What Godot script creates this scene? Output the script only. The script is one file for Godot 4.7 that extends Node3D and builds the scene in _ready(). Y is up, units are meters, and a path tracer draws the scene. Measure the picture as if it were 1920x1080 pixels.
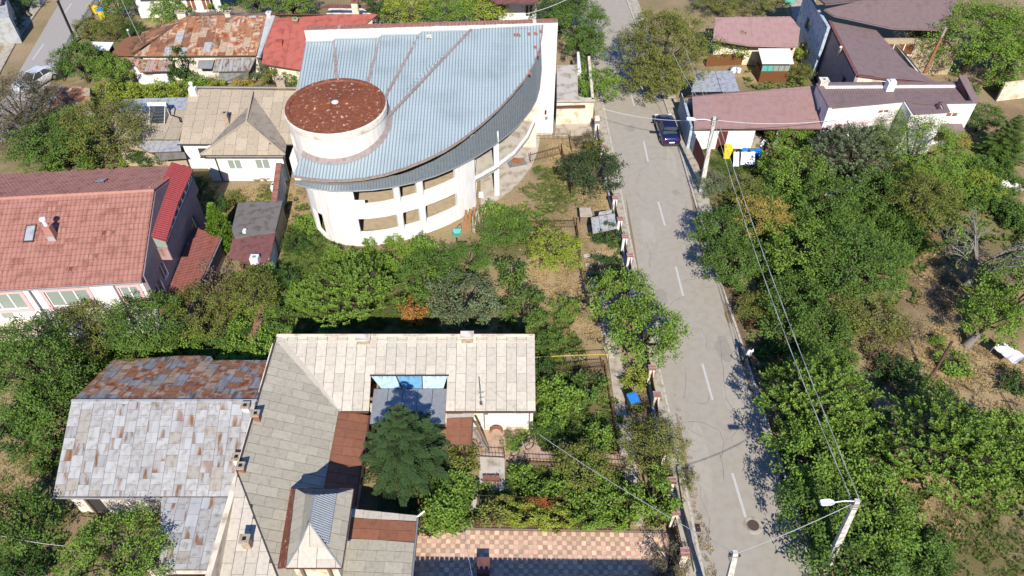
extends Node3D
# A street of gardens and houses seen from a drone: metres, y up, the street runs away from the camera along -z.

var rng := RandomNumberGenerator.new()
var noise := FastNoiseLite.new()
var mats := {}
var texs := {}
var used := {}
var shared := {}

func _ready() -> void:
	rng.seed = 41
	noise.seed = 7
	noise.frequency = 0.35
	var cam := Camera3D.new()
	cam.name = "camera"
	cam.fov = 42.19
	cam.near = 0.5
	cam.far = 1500.0
	cam.position = Vector3(0, 41, 0)
	cam.rotation_degrees = Vector3(-46.2, 0, 0)
	add_child(cam)
	cam.current = true
	var sky_look := ProceduralSkyMaterial.new()
	sky_look.sky_top_color = Color(0.30, 0.48, 0.78)
	sky_look.sky_horizon_color = Color(0.72, 0.80, 0.88)
	sky_look.sky_curve = 0.12
	sky_look.ground_bottom_color = Color(0.30, 0.29, 0.25)
	sky_look.ground_horizon_color = Color(0.62, 0.66, 0.68)
	var sky := Sky.new()
	sky.sky_material = sky_look
	var env := Environment.new()
	env.background_mode = Environment.BG_SKY
	env.sky = sky
	env.background_energy_multiplier = 0.7
	env.tonemap_mode = Environment.TONE_MAPPER_LINEAR
	env.tonemap_exposure = 1.32
	env.sdfgi_enabled = true
	env.ssao_enabled = true
	env.ssil_enabled = true
	var around := WorldEnvironment.new()
	around.name = "world_environment"
	around.environment = env
	add_child(around)
	var sun := DirectionalLight3D.new()
	sun.name = "sun"
	sun.light_energy = 1.6
	sun.light_color = Color(1.0, 0.97, 0.925)
	sun.light_angular_distance = 0.53
	sun.shadow_enabled = true
	sun.look_at_from_position(Vector3(0.10, 0.83, 1.0), Vector3.ZERO, Vector3.UP)
	add_child(sun)
	make_materials()
	build_setting()
	build_curved_house()
	build_sheet_roof_house()
	build_barn()
	build_pink_house()
	build_back_houses()
	build_right_houses()
	build_fences()
	build_street_things()
	build_yard_things()
	build_plants()


# ---------------------------------------------------------------- meshes
class Shape:
	var v := PackedVector3Array()
	var n := PackedVector3Array()
	var c := PackedColorArray()
	var col := Color(1, 1, 1)
	func tri(a: Vector3, b: Vector3, d: Vector3) -> void:
		var m := (d - a).cross(b - a)
		if m.length_squared() < 1e-14:
			return
		m = m.normalized()
		v.append(a); v.append(b); v.append(d)
		n.append(m); n.append(m); n.append(m)
		c.append(col); c.append(col); c.append(col)
	func quad(a: Vector3, b: Vector3, d: Vector3, e: Vector3) -> void:
		tri(a, b, d)
		tri(a, d, e)
	func face(p: PackedVector3Array, up: Vector3) -> void:      # a flat polygon whose front looks towards up
		var m := Vector3.ZERO
		for i in p.size():
			m += p[i].cross(p[(i + 1) % p.size()])
		m = m.normalized()
		if m.dot(up) < 0:
			m = -m
		var x := (p[1] - p[0]).normalized()
		var y := m.cross(x)
		var flat := PackedVector2Array()
		for q in p:
			flat.append(Vector2((q - p[0]).dot(x), (q - p[0]).dot(y)))
		var t := Geometry2D.triangulate_polygon(flat)
		for i in range(0, t.size(), 3):
			var a := p[t[i]]
			var b := p[t[i + 1]]
			var d := p[t[i + 2]]
			if (d - a).cross(b - a).dot(m) < 0:
				tri(a, d, b)
			else:
				tri(a, b, d)
	func slab(p: PackedVector3Array, down: Vector3) -> void:    # a solid: the polygon and its copy moved by down
		face(p, -down)
		var low := PackedVector3Array()
		for q in p:
			low.append(q + down)
		face(low, down)
		var m := Vector3.ZERO
		for i in p.size():
			m += p[i].cross(p[(i + 1) % p.size()])
		var turn := m.dot(down) > 0
		for i in p.size():
			var j := (i + 1) % p.size()
			if turn:
				quad(p[i], p[j], low[j], low[i])
			else:
				quad(p[j], p[i], low[i], low[j])
	func box(at: Vector3, size: Vector3, b := Basis()) -> void:
		var h := size * 0.5
		slab(PackedVector3Array([at + b * Vector3(-h.x, h.y, -h.z), at + b * Vector3(h.x, h.y, -h.z), at + b * Vector3(h.x, h.y, h.z), at + b * Vector3(-h.x, h.y, h.z)]), b * Vector3(0, -size.y, 0))
	func bar(a: Vector3, b: Vector3, w: float, t: float) -> void:  # a square bar from a to b
		var z := (b - a).normalized()
		var x := (Vector3.RIGHT if absf(z.y) > 0.95 else Vector3.UP).cross(z).normalized()
		box((a + b) * 0.5, Vector3(w, t, a.distance_to(b)), Basis(x, z.cross(x), z))
	func tube(p: PackedVector3Array, r: PackedFloat32Array, sides := 6, smooth := true) -> void:
		var last := []
		var lastn := []
		var x := Vector3.ZERO
		for i in p.size():
			var z := (p[mini(i + 1, p.size() - 1)] - p[maxi(i - 1, 0)]).normalized()
			if x == Vector3.ZERO:
				x = (Vector3.RIGHT if absf(z.y) > 0.9 else Vector3.UP).cross(z).normalized()
			x = (x - z * x.dot(z)).normalized()
			var y := z.cross(x)
			var ring := []
			var ringn := []
			for k in sides:
				var a := TAU * k / sides
				var d := x * cos(a) + y * sin(a)
				ring.append(p[i] + d * r[i])
				ringn.append(d)
			if i > 0:
				for k in sides:
					var j := (k + 1) % sides
					if smooth:
						for q in [[last, lastn, k], [ring, ringn, k], [ring, ringn, j], [last, lastn, k], [ring, ringn, j], [last, lastn, j]]:
							v.append(q[0][q[2]]); n.append(q[1][q[2]]); c.append(col)
					else:
						quad(last[k], ring[k], ring[j], last[j])
			last = ring
			lastn = ringn
			if i == 0:
				for k in range(1, sides - 1):
					tri(ring[0], ring[k], ring[k + 1])
			if i == p.size() - 1:
				for k in range(1, sides - 1):
					tri(ring[0], ring[k + 1], ring[k])
	func lathe(at: Vector3, prof: PackedVector2Array, sides := 20) -> void:   # profile of (radius, height) going up
		for i in prof.size() - 1:
			for k in sides:
				var a := TAU * k / sides
				var b := TAU * (k + 1) / sides
				var da := Vector3(cos(a), 0, sin(a))
				var db := Vector3(cos(b), 0, sin(b))
				var p0 := prof[i]
				var p1 := prof[i + 1]
				quad(at + da * p0.x + Vector3(0, p0.y, 0), at + da * p1.x + Vector3(0, p1.y, 0), at + db * p1.x + Vector3(0, p1.y, 0), at + db * p0.x + Vector3(0, p0.y, 0))
	func mesh() -> ArrayMesh:
		var m := ArrayMesh.new()
		var a := []
		a.resize(Mesh.ARRAY_MAX)
		a[Mesh.ARRAY_VERTEX] = v
		a[Mesh.ARRAY_NORMAL] = n
		a[Mesh.ARRAY_COLOR] = c
		m.add_surface_from_arrays(Mesh.PRIMITIVE_TRIANGLES, a)
		return m

# ---------------------------------------------------------------- things and parts
func numbered(called: String) -> String:
	used[called] = used.get(called, -1) + 1
	return called if used[called] == 0 else "%s_%03d" % [called, used[called]]

func thing(called: String, label: String, category: String, at := Vector3.ZERO, group := "", turn := 0.0) -> Node3D:
	var o := Node3D.new()
	o.name = numbered(called)
	o.position = at
	o.rotation.y = turn
	add_child(o, true)
	return tag(o, label, category, group)

func tag(o: Node3D, label: String, category: String, group := "") -> Node3D:
	o.set_meta("label", label)
	o.set_meta("category", category)
	if group:
		o.set_meta("group", group)
	return o

func part(called: String, s: Shape, m: Material, parent: Node3D) -> MeshInstance3D:
	return mpart(called, s.mesh(), m, parent)

func mpart(called: String, mesh: Mesh, m: Material, parent: Node3D) -> MeshInstance3D:
	var o := MeshInstance3D.new()
	o.mesh = mesh
	o.material_override = m
	if parent == self:
		o.name = numbered(called)
	else:
		var key := "%d/%s" % [parent.get_instance_id(), called]
		used[key] = used.get(key, -1) + 1
		o.name = called if used[key] == 0 else "%s_%03d" % [called, used[key]]
	parent.add_child(o, true)
	return o

func structure(called: String, s: Shape, m: Material) -> MeshInstance3D:
	var o := part(called, s, m, self)
	o.set_meta("kind", "structure")
	return o

func stuff(o: Node3D) -> Node3D:
	o.set_meta("kind", "stuff")
	return o

func V(a: Array) -> PackedVector3Array:
	return PackedVector3Array(a)

func F(a: Array) -> PackedFloat32Array:
	return PackedFloat32Array(a)

func one_box(called: String, at: Vector3, size: Vector3, m: Material, parent: Node3D, b := Basis()) -> MeshInstance3D:
	var s := Shape.new()
	s.box(at, size, b)
	return part(called, s, m, parent)

# ---------------------------------------------------------------- materials
func noise_tex(key: String, freq: float, ramp: Array, octaves := 4, kind := FastNoiseLite.TYPE_SIMPLEX_SMOOTH, size := 512, normal := false) -> Texture2D:
	var n := FastNoiseLite.new()
	n.seed = key.hash() % 1000
	n.noise_type = kind
	n.frequency = freq
	n.fractal_octaves = octaves
	var t := NoiseTexture2D.new()
	t.width = size
	t.height = size
	t.seamless = true
	t.noise = n
	t.as_normal_map = normal
	if ramp.size():
		var g := Gradient.new()
		g.offsets = PackedFloat32Array()
		g.colors = PackedColorArray()
		var offs := PackedFloat32Array()
		var cols := PackedColorArray()
		for r in ramp:
			offs.append(r[0])
			cols.append(r[1])
		g.offsets = offs
		g.colors = cols
		t.color_ramp = g
	texs[key] = t
	return t

func lin(r: float, g: float, b: float) -> Color:
	return Color(r, g, b).linear_to_srgb()

func mat(key: String, c: Color, rough := 0.85, tex := "", scale := 0.3, bump := "", bump_cm := 1.0, metal := 0.0) -> StandardMaterial3D:
	var m := StandardMaterial3D.new()
	m.resource_name = key
	m.albedo_color = c
	m.roughness = rough
	m.metallic = metal
	m.metallic_specular = 0.4
	if tex or bump:
		m.uv1_triplanar = true
		m.uv1_world_triplanar = true
		m.uv1_scale = Vector3.ONE * scale
	if tex:
		m.albedo_texture = texs[tex]
	if bump:
		m.heightmap_enabled = true
		m.heightmap_texture = texs[bump]
		m.heightmap_scale = bump_cm
	mats[key] = m
	return m

func drips(key: String, c: Color) -> StandardMaterial3D:      # plaster with rain streaks down it
	var m := mat(key, c, 0.92, "mottle", 0.5)
	m.uv1_scale = Vector3(0.45, 0.06, 0.45)
	return m

func grey(x: float) -> Color:
	return Color(x, x, x)

func make_materials() -> void:
	noise_tex("mottle", 0.012, [[0.0, grey(0.86)], [0.4, grey(0.95)], [0.6, grey(0.98)], [1.0, grey(1.0)]], 5)
	noise_tex("fine", 0.06, [[0.0, grey(0.6)], [0.5, grey(0.86)], [1.0, grey(1.0)]], 4)
	noise_tex("grain", 0.2, [[0.0, grey(0.0)], [1.0, grey(1.0)]], 2)
	noise_tex("asphalt", 0.03, [[0.0, Color(0.93, 0.925, 0.91)], [0.4, Color(0.97, 0.965, 0.96)], [0.6, Color(0.985, 0.985, 0.98)], [1.0, Color(1, 1, 0.99)]], 6, FastNoiseLite.TYPE_SIMPLEX_SMOOTH, 1024)
	noise_tex("stain", 0.008, [[0.0, Color(0.74, 0.71, 0.66)], [0.3, Color(0.92, 0.905, 0.88)], [0.5, Color(0.985, 0.98, 0.965)], [1.0, Color(1, 1, 1)]], 6)
	noise_tex("straw", 0.05, [[0.0, Color(0.52, 0.46, 0.36)], [0.4, Color(0.84, 0.79, 0.70)], [0.65, Color(0.97, 0.95, 0.90)], [1.0, Color(1, 1, 0.97)]], 5, FastNoiseLite.TYPE_SIMPLEX_SMOOTH, 1024)
	noise_tex("rust", 0.014, [[0.0, Color(0.40, 0.22, 0.14)], [0.34, Color(0.56, 0.32, 0.20)], [0.48, Color(0.64, 0.44, 0.31)], [0.58, Color(0.68, 0.54, 0.42)], [0.68, Color(0.69, 0.63, 0.56)], [1.0, Color(0.72, 0.70, 0.67)]], 5)
	noise_tex("rust_some", 0.014, [[0.0, Color(0.50, 0.33, 0.21)], [0.26, Color(0.58, 0.42, 0.30)], [0.34, Color(0.68, 0.60, 0.53)], [0.42, Color(0.75, 0.755, 0.76)], [1.0, Color(0.84, 0.845, 0.85)]], 5)
	noise_tex("peel", 0.016, [[0.0, Color(0.44, 0.25, 0.17)], [0.52, Color(0.49, 0.285, 0.20)], [0.78, Color(0.55, 0.35, 0.25)], [0.82, Color(0.66, 0.50, 0.38)], [0.86, Color(0.80, 0.76, 0.72)], [1.0, Color(0.86, 0.84, 0.82)]], 5)
	noise_tex("bark", 0.05, [[0.0, grey(0.5)], [1.0, grey(1.0)]], 4)
	mat("road", lin(0.365, 0.332, 0.278), 0.92, "asphalt", 0.045)
	mat("walk", lin(0.42, 0.385, 0.32), 0.92, "stain", 0.3, "grain", 0.4)
	mat("kerb", lin(0.50, 0.47, 0.41), 0.9, "stain", 0.6)
	mat("paint_white", lin(0.72, 0.71, 0.68), 0.7, "fine", 0.9)
	mat("concrete", lin(0.44, 0.39, 0.32), 0.92, "stain", 0.25)
	mat("concrete_pale", lin(0.50, 0.46, 0.40), 0.92, "stain", 0.2)
	drips("wall_white", lin(0.79, 0.775, 0.745))
	mat("wall_clean", lin(0.82, 0.80, 0.77), 0.9, "mottle", 0.2)
	mat("wall_cream", lin(0.76, 0.68, 0.54), 0.9, "stain", 0.2)
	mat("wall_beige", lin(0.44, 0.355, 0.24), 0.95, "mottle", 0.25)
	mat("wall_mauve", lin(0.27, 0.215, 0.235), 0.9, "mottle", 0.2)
	mat("wall_brown", lin(0.38, 0.29, 0.275), 0.9, "mottle", 0.2)
	mat("wall_blue", lin(0.42, 0.52, 0.62), 0.85, "stain", 0.3)
	mat("wall_grey", lin(0.40, 0.42, 0.44), 0.9, "stain", 0.3)
	mat("dark", lin(0.012, 0.012, 0.012), 0.9)
	mat("glass", lin(0.05, 0.06, 0.065), 0.06)
	mat("glass_pale", lin(0.27, 0.32, 0.28), 0.1)
	mat("frame_white", lin(0.80, 0.80, 0.80), 0.5)
	mat("frame_pink", lin(0.72, 0.44, 0.44), 0.8)
	mat("metal_grey", lin(0.30, 0.31, 0.32), 0.5, "mottle", 0.4, "", 1.0, 0.3)
	mat("metal_dark", lin(0.05, 0.045, 0.045), 0.6)
	mat("metal_white", lin(0.72, 0.73, 0.74), 0.45)
	mat("zinc", lin(0.46, 0.49, 0.53), 0.45, "stain", 0.4, "", 1.0, 0.25)
	mat("red_iron", lin(0.16, 0.045, 0.035), 0.7, "fine", 0.5)
	mat("rust_iron", lin(0.15, 0.075, 0.05), 0.85, "fine", 0.5)
	mat("cable", lin(0.40, 0.41, 0.41), 0.6)
	mat("batten", lin(0.10, 0.08, 0.06), 0.95)
	mat("pole_concrete", lin(0.58, 0.57, 0.54), 0.9, "stain", 0.4)
	mat("brick", lin(0.36, 0.155, 0.10), 0.9, "fine", 0.7)
	mat("brick_pale", lin(0.40, 0.33, 0.26), 0.95, "stain", 0.7)
	mat("coping_red", lin(0.34, 0.16, 0.13), 0.85, "stain", 0.5)
	mat("wood", lin(0.36, 0.28, 0.19), 0.85, "bark", 0.8)
	mat("wood_orange", lin(0.30, 0.13, 0.05), 0.7, "bark", 0.8)
	mat("blue_plastic", lin(0.03, 0.22, 0.62), 0.4)
	mat("yellow_plastic", lin(0.80, 0.62, 0.03), 0.45)
	mat("green_plastic", lin(0.10, 0.42, 0.36), 0.5)
	mat("olive_plastic", lin(0.13, 0.15, 0.06), 0.6)
	mat("cloth_white", lin(0.80, 0.81, 0.82), 0.9)
	mat("tar", lin(0.165, 0.155, 0.15), 0.95, "stain", 0.3)
	mat("bark_brown", lin(0.12, 0.09, 0.065), 0.95, "bark", 1.0)
	mat("bark_grey", lin(0.42, 0.38, 0.33), 0.95, "bark", 1.0)
	# roof coverings: several sheets of each, as they have weathered one by one
	for i in 5:
		var k: float = [1.0, 0.94, 1.06, 0.98, 1.1][i]
		mat("tan_sheet_%d" % i, lin(0.50 * k, 0.455 * k, 0.38 * k), 0.9, "mottle", 0.5)
		mat("sand_sheet_%d" % i, lin(0.405 * k, 0.37 * k, 0.29 * k), 0.9, "mottle", 0.5)
		mat("hip_sheet_%d" % i, lin(0.40 * k, 0.335 * k, 0.25 * k), 0.92, "mottle", 0.5)
		mat("brown_sheet_%d" % i, lin(0.26 * k, 0.108 * k, 0.06 * k), 0.8, "mottle", 0.4)
	for i in 6:
		var m := mat("zinc_sheet_%d" % i, grey([0.82, 0.86, 0.78, 0.88, 0.84, 0.75][i]), [0.5, 0.42, 0.6, 0.38, 0.55, 0.6][i], "rust_some" if i % 3 else "rust_some", [0.16, 0.11, 0.2, 0.09, 0.13, 0.24][i], "", 1.0, 0.12)
		m.uv1_offset = Vector3(i * 0.37, i * 0.21, i * 0.53)
		m.uv1_scale *= Vector3(1.6, 0.5, 0.45)
	for i in 6:
		var m := mat("rust_sheet_%d" % i, grey([1.0, 0.9, 1.0, 0.8, 1.0, 0.95][i]), 0.85, "rust", [0.2, 0.3, 0.12, 0.16, 0.25, 0.34][i])
		m.uv1_offset = Vector3(i * 0.41, i * 0.27, i * 0.61)
	for i in 3:
		mat("rust_flat_%d" % i, [lin(0.34, 0.16, 0.085), lin(0.23, 0.105, 0.065), lin(0.42, 0.31, 0.22)][i], 0.9, "stain", 0.5)
		mat("zinc_flat_%d" % i, [lin(0.42, 0.425, 0.43), lin(0.37, 0.37, 0.37), lin(0.35, 0.325, 0.29)][i], 0.5, "stain", 0.5, "", 1.0, 0.1)
	for i in 2:
		mat("cone_sheet_%d" % i, Color(1, 1, 1), 0.75, "peel", [0.21, 0.33][i]).uv1_offset = Vector3(i * 0.4, 0, i * 0.7)
	mat("blue_roof", lin(0.40, 0.485, 0.51), 0.5, "mottle", 0.05, "", 1.0, 0.1).vertex_color_use_as_albedo = true
	mat("blue_flash", lin(0.30, 0.25, 0.25), 0.7, "stain", 0.5)
	mat("skirt", lin(0.19, 0.225, 0.25), 0.5, "mottle", 0.4, "", 1.0, 0.15)
	mat("pink_tile", lin(0.42, 0.205, 0.165), 0.85, "stain", 0.22).vertex_color_use_as_albedo = true
	mat("crimson_tile", lin(0.31, 0.055, 0.055), 0.45, "mottle", 0.4)
	mat("lean_tile", lin(0.24, 0.085, 0.07), 0.7, "stain", 0.4)
	mat("red_roof", lin(0.40, 0.115, 0.09), 0.75, "stain", 0.25)
	mat("mauve_roof", lin(0.36, 0.225, 0.215), 0.6, "mottle", 0.2)
	mat("brown_roof", lin(0.215, 0.155, 0.15), 0.6, "mottle", 0.2)
	mat("rose_roof", lin(0.42, 0.27, 0.26), 0.8, "stain", 0.2)
	mat("plum_roof", lin(0.17, 0.075, 0.075), 0.8, "stain", 0.4)
	mat("plaster_worn", lin(0.70, 0.65, 0.58), 0.95, "stain", 0.3)

# ---------------------------------------------------------------- building pieces
# Frame of a roof plane: origin o, x along the eave, z down the slope, y out of the roof.
func plane(o: Vector3, along: Vector3, down: Vector3) -> Transform3D:
	var x := along.normalized()
	var y := down.cross(x).normalized()
	if y.y < 0:
		y = -y
		x = -x
	return Transform3D(Basis(x, y, x.cross(y)), o)

func on_plane(t: Transform3D, pts: Array) -> PackedVector2Array:
	var r := PackedVector2Array()
	for p in pts:
		var q: Vector3 = t.affine_inverse() * p
		r.append(Vector2(q.x, q.z))
	return r

# Sheets or slates laid one by one over a plane polygon; each is a part of its own.
func lay(called: String, parent: Node3D, t: Transform3D, poly: PackedVector2Array, su: float, sv: float, by_column: bool, thick: float, keys: Array, gap := 0.012, lap := 0.012, off := Vector2.ZERO, jitter := 0.0) -> int:
	var lo := poly[0]
	var hi := poly[0]
	for p in poly:
		lo = lo.min(p)
		hi = hi.max(p)
	var count := 0
	var i0 := floori((lo.x - off.x) / su) - 1
	var i1 := ceili((hi.x - off.x) / su) + 1
	var j0 := floori((lo.y - off.y) / sv) - 1
	var j1 := ceili((hi.y - off.y) / sv) + 1
	for i in range(i0, i1 + 1):
		for j in range(j0, j1 + 1):
			var u := off.x + i * su + (0.0 if by_column else su * 0.5 * (posmod(j, 2)))
			var w := off.y + j * sv + (sv * 0.5 * (posmod(i, 2)) if by_column else 0.0)
			var r := [Vector2(u + gap, w), Vector2(u + su - gap, w), Vector2(u + su - gap, w + sv - gap), Vector2(u + gap, w + sv - gap)]
			var cell := PackedVector2Array(r)
			for piece in Geometry2D.intersect_polygons(cell, poly):
				var area := 0.0
				for k in piece.size():
					area += piece[k].cross(piece[(k + 1) % piece.size()])
				if absf(area) * 0.5 < 0.03:
					continue
				var s := Shape.new()
				var top := PackedVector3Array()
				var tilt := rng.randf_range(-jitter, jitter) * 2.0
				var lift := rng.randf_range(0.0, 0.006)
				for p in piece:
					top.append(Vector3(p.x - u, thick + lift + lap * (p.y - w) / sv + tilt * (p.x - u), p.y - w))
				s.slab(top, Vector3(0, -thick, 0))
				var o := part(called, s, mats[keys[rng.randi() % keys.size()]], parent)
				o.transform = Transform3D(t.basis, t * Vector3(u, 0, w))
				count += 1
	return count

# Profiled metal or clay tiling: real ribs (across) and steps (down) in one mesh.
func tiling(called: String, parent: Node3D, t: Transform3D, poly: PackedVector2Array, prof: PackedVector2Array, sv: float, lap: float, m: Material, base := 0.03, grime := 1.0, dirty := -1) -> MeshInstance3D:
	var s := Shape.new()
	var lo := poly[0]
	var hi := poly[0]
	for p in poly:
		lo = lo.min(p)
		hi = hi.max(p)
	var pitch := prof[prof.size() - 1].x
	var i0 := floori(lo.x / pitch)
	var i1 := ceili(hi.x / pitch)
	var j0 := floori(lo.y / sv)
	var j1 := ceili(hi.y / sv)
	var up := t.basis.y
	for i in range(i0, i1):
		for k in prof.size() - 1:
			var u0 := i * pitch + prof[k].x
			var u1 := i * pitch + prof[k + 1].x
			var h0 := prof[k].y + base
			var h1 := prof[k + 1].y + base
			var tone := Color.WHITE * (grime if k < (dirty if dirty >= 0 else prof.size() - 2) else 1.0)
			for j in range(j0, j1):
				var w0 := j * sv
				var w1 := w0 + sv
				var cell := PackedVector2Array([Vector2(u0, w0), Vector2(u1, w0), Vector2(u1, w1), Vector2(u0, w1)])
				var inside := 0
				s.col = tone
				for p in cell:
					if Geometry2D.is_point_in_polygon(p, poly):
						inside += 1
				if inside == 4:
					s.quad(t * Vector3(u0, h0, w0), t * Vector3(u1, h1, w0), t * Vector3(u1, h1 + lap, w1), t * Vector3(u0, h0 + lap, w1))
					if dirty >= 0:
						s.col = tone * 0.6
					s.quad(t * Vector3(u0, h0 + lap, w1), t * Vector3(u1, h1 + lap, w1), t * Vector3(u1, h1, w1), t * Vector3(u0, h0, w1))
				else:
					for piece in Geometry2D.intersect_polygons(cell, poly):
						if piece.size() < 3:
							continue
						var q := PackedVector3Array()
						for p in piece:
							q.append(t * Vector3(p.x, lerpf(h0, h1, (p.x - u0) / (u1 - u0)) + lap * (p.y - w0) / sv, p.y))
						s.face(q, up)
	var o := part(called, s, m, parent)
	o.set_meta("kind", "stuff")
	return o

func board(called: String, parent: Node3D, pts: Array, down: Vector3, m: Material) -> MeshInstance3D:
	var s := Shape.new()
	s.slab(PackedVector3Array(pts), down)
	return part(called, s, m, parent)

# A straight wall from a to b (ground points) with rectangular openings [u0, u1, v0, v1]; thickness goes to the left of a->b when positive.
func wall(called: String, parent: Node3D, a: Vector3, b: Vector3, h0: float, h1: float, thick: float, openings: Array, m: Material, h1b := -1.0) -> MeshInstance3D:
	if h1b < 0:
		h1b = h1
	var x := Vector3(b.x - a.x, 0, b.z - a.z)
	var length := x.length()
	x = x.normalized()
	var back := x.cross(Vector3.UP) * -thick
	var us := [0.0, length]
	for o in openings:
		us.append(o[0])
		us.append(o[1])
	us.sort()
	var s := Shape.new()
	var at := func(u: float, v: float) -> Vector3: return Vector3(a.x, 0, a.z) + x * u + Vector3(0, v, 0)
	for i in us.size() - 1:
		var u0: float = us[i]
		var u1: float = us[i + 1]
		if u1 - u0 < 0.01:
			continue
		var cuts := []
		for o in openings:
			if o[0] <= u0 + 0.001 and o[1] >= u1 - 0.001:
				cuts.append(Vector2(o[2], o[3]))
		cuts.sort_custom(func(p, q): return p.x < q.x)
		var v := h0
		for k in cuts.size() + 1:
			var top0: float = cuts[k].x if k < cuts.size() else lerpf(h1, h1b, u0 / length)
			var top1: float = cuts[k].x if k < cuts.size() else lerpf(h1, h1b, u1 / length)
			if maxf(top0, top1) - v > 0.01:
				s.slab(PackedVector3Array([at.call(u0, v), at.call(u1, v), at.call(u1, top1), at.call(u0, top0)]), back)
			if k < cuts.size():
				v = cuts[k].y
	return part(called, s, m, parent)

# A window set into such a wall: frame with mullions, pane as a child; d0 = how far behind the wall face.
func window(parent: Node3D, a: Vector3, b: Vector3, u0: float, u1: float, v0: float, v1: float, leaves: int, thick: float, frame := "frame_white", pane := "glass", called := "window") -> MeshInstance3D:
	var x := Vector3(b.x - a.x, 0, b.z - a.z).normalized()
	var inward := x.cross(Vector3.UP) * -signf(thick)
	var bas := Basis(x, Vector3.UP, x.cross(Vector3.UP))
	var base := Vector3(a.x, 0, a.z) + inward * 0.1
	var s := Shape.new()
	var w := u1 - u0
	var h := v1 - v0
	s.box(base + x * (u0 + 0.03) + Vector3.UP * (v0 + h / 2), Vector3(0.06, h, 0.07), bas)
	s.box(base + x * (u1 - 0.03) + Vector3.UP * (v0 + h / 2), Vector3(0.06, h, 0.07), bas)
	for k in range(1, leaves):
		s.box(base + x * (u0 + w * k / leaves) + Vector3.UP * (v0 + h / 2), Vector3(0.09, h - 0.12, 0.066), bas)
	s.box(base + x * (u0 + w / 2) + Vector3.UP * (v0 + 0.03), Vector3(w - 0.12, 0.06, 0.07), bas)
	s.box(base + x * (u0 + w / 2) + Vector3.UP * (v1 - 0.03), Vector3(w - 0.12, 0.06, 0.07), bas)
	var f := part(called, s, mats[frame], parent)
	var g := Shape.new()
	g.box(base + inward * 0.02 + x * (u0 + w / 2) + Vector3.UP * (v0 + h / 2), Vector3(w - 0.1, h - 0.1, 0.012), bas)
	part("pane", g, mats[pane], f)
	return f

func pipe(called: String, parent: Node3D, pts: Array, r: float, m: Material, sides := 7) -> MeshInstance3D:
	var s := Shape.new()
	var rr := PackedFloat32Array()
	rr.resize(pts.size())
	rr.fill(r)
	s.tube(PackedVector3Array(pts), rr, sides)
	return part(called, s, m, parent)

func chimney(parent: Node3D, at: Vector3, size: Vector3, m: String, cap: String, holes := 1) -> void:
	var s := Shape.new()
	s.box(at + Vector3(0, size.y / 2, 0), size)
	var c := part("chimney", s, mats[m], parent)
	var k := Shape.new()
	k.box(at + Vector3(0, size.y + 0.05, 0), Vector3(size.x + 0.12, 0.1, size.z + 0.12))
	part("chimney_cap", k, mats[cap], c)
	var h := Shape.new()
	for i in holes:
		h.box(at + Vector3((i - (holes - 1) * 0.5) * 0.3, size.y + 0.102, 0), Vector3(0.2, 0.01, 0.2))
	if holes:
		part("flue_opening", h, mats["dark"], c)


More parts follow.
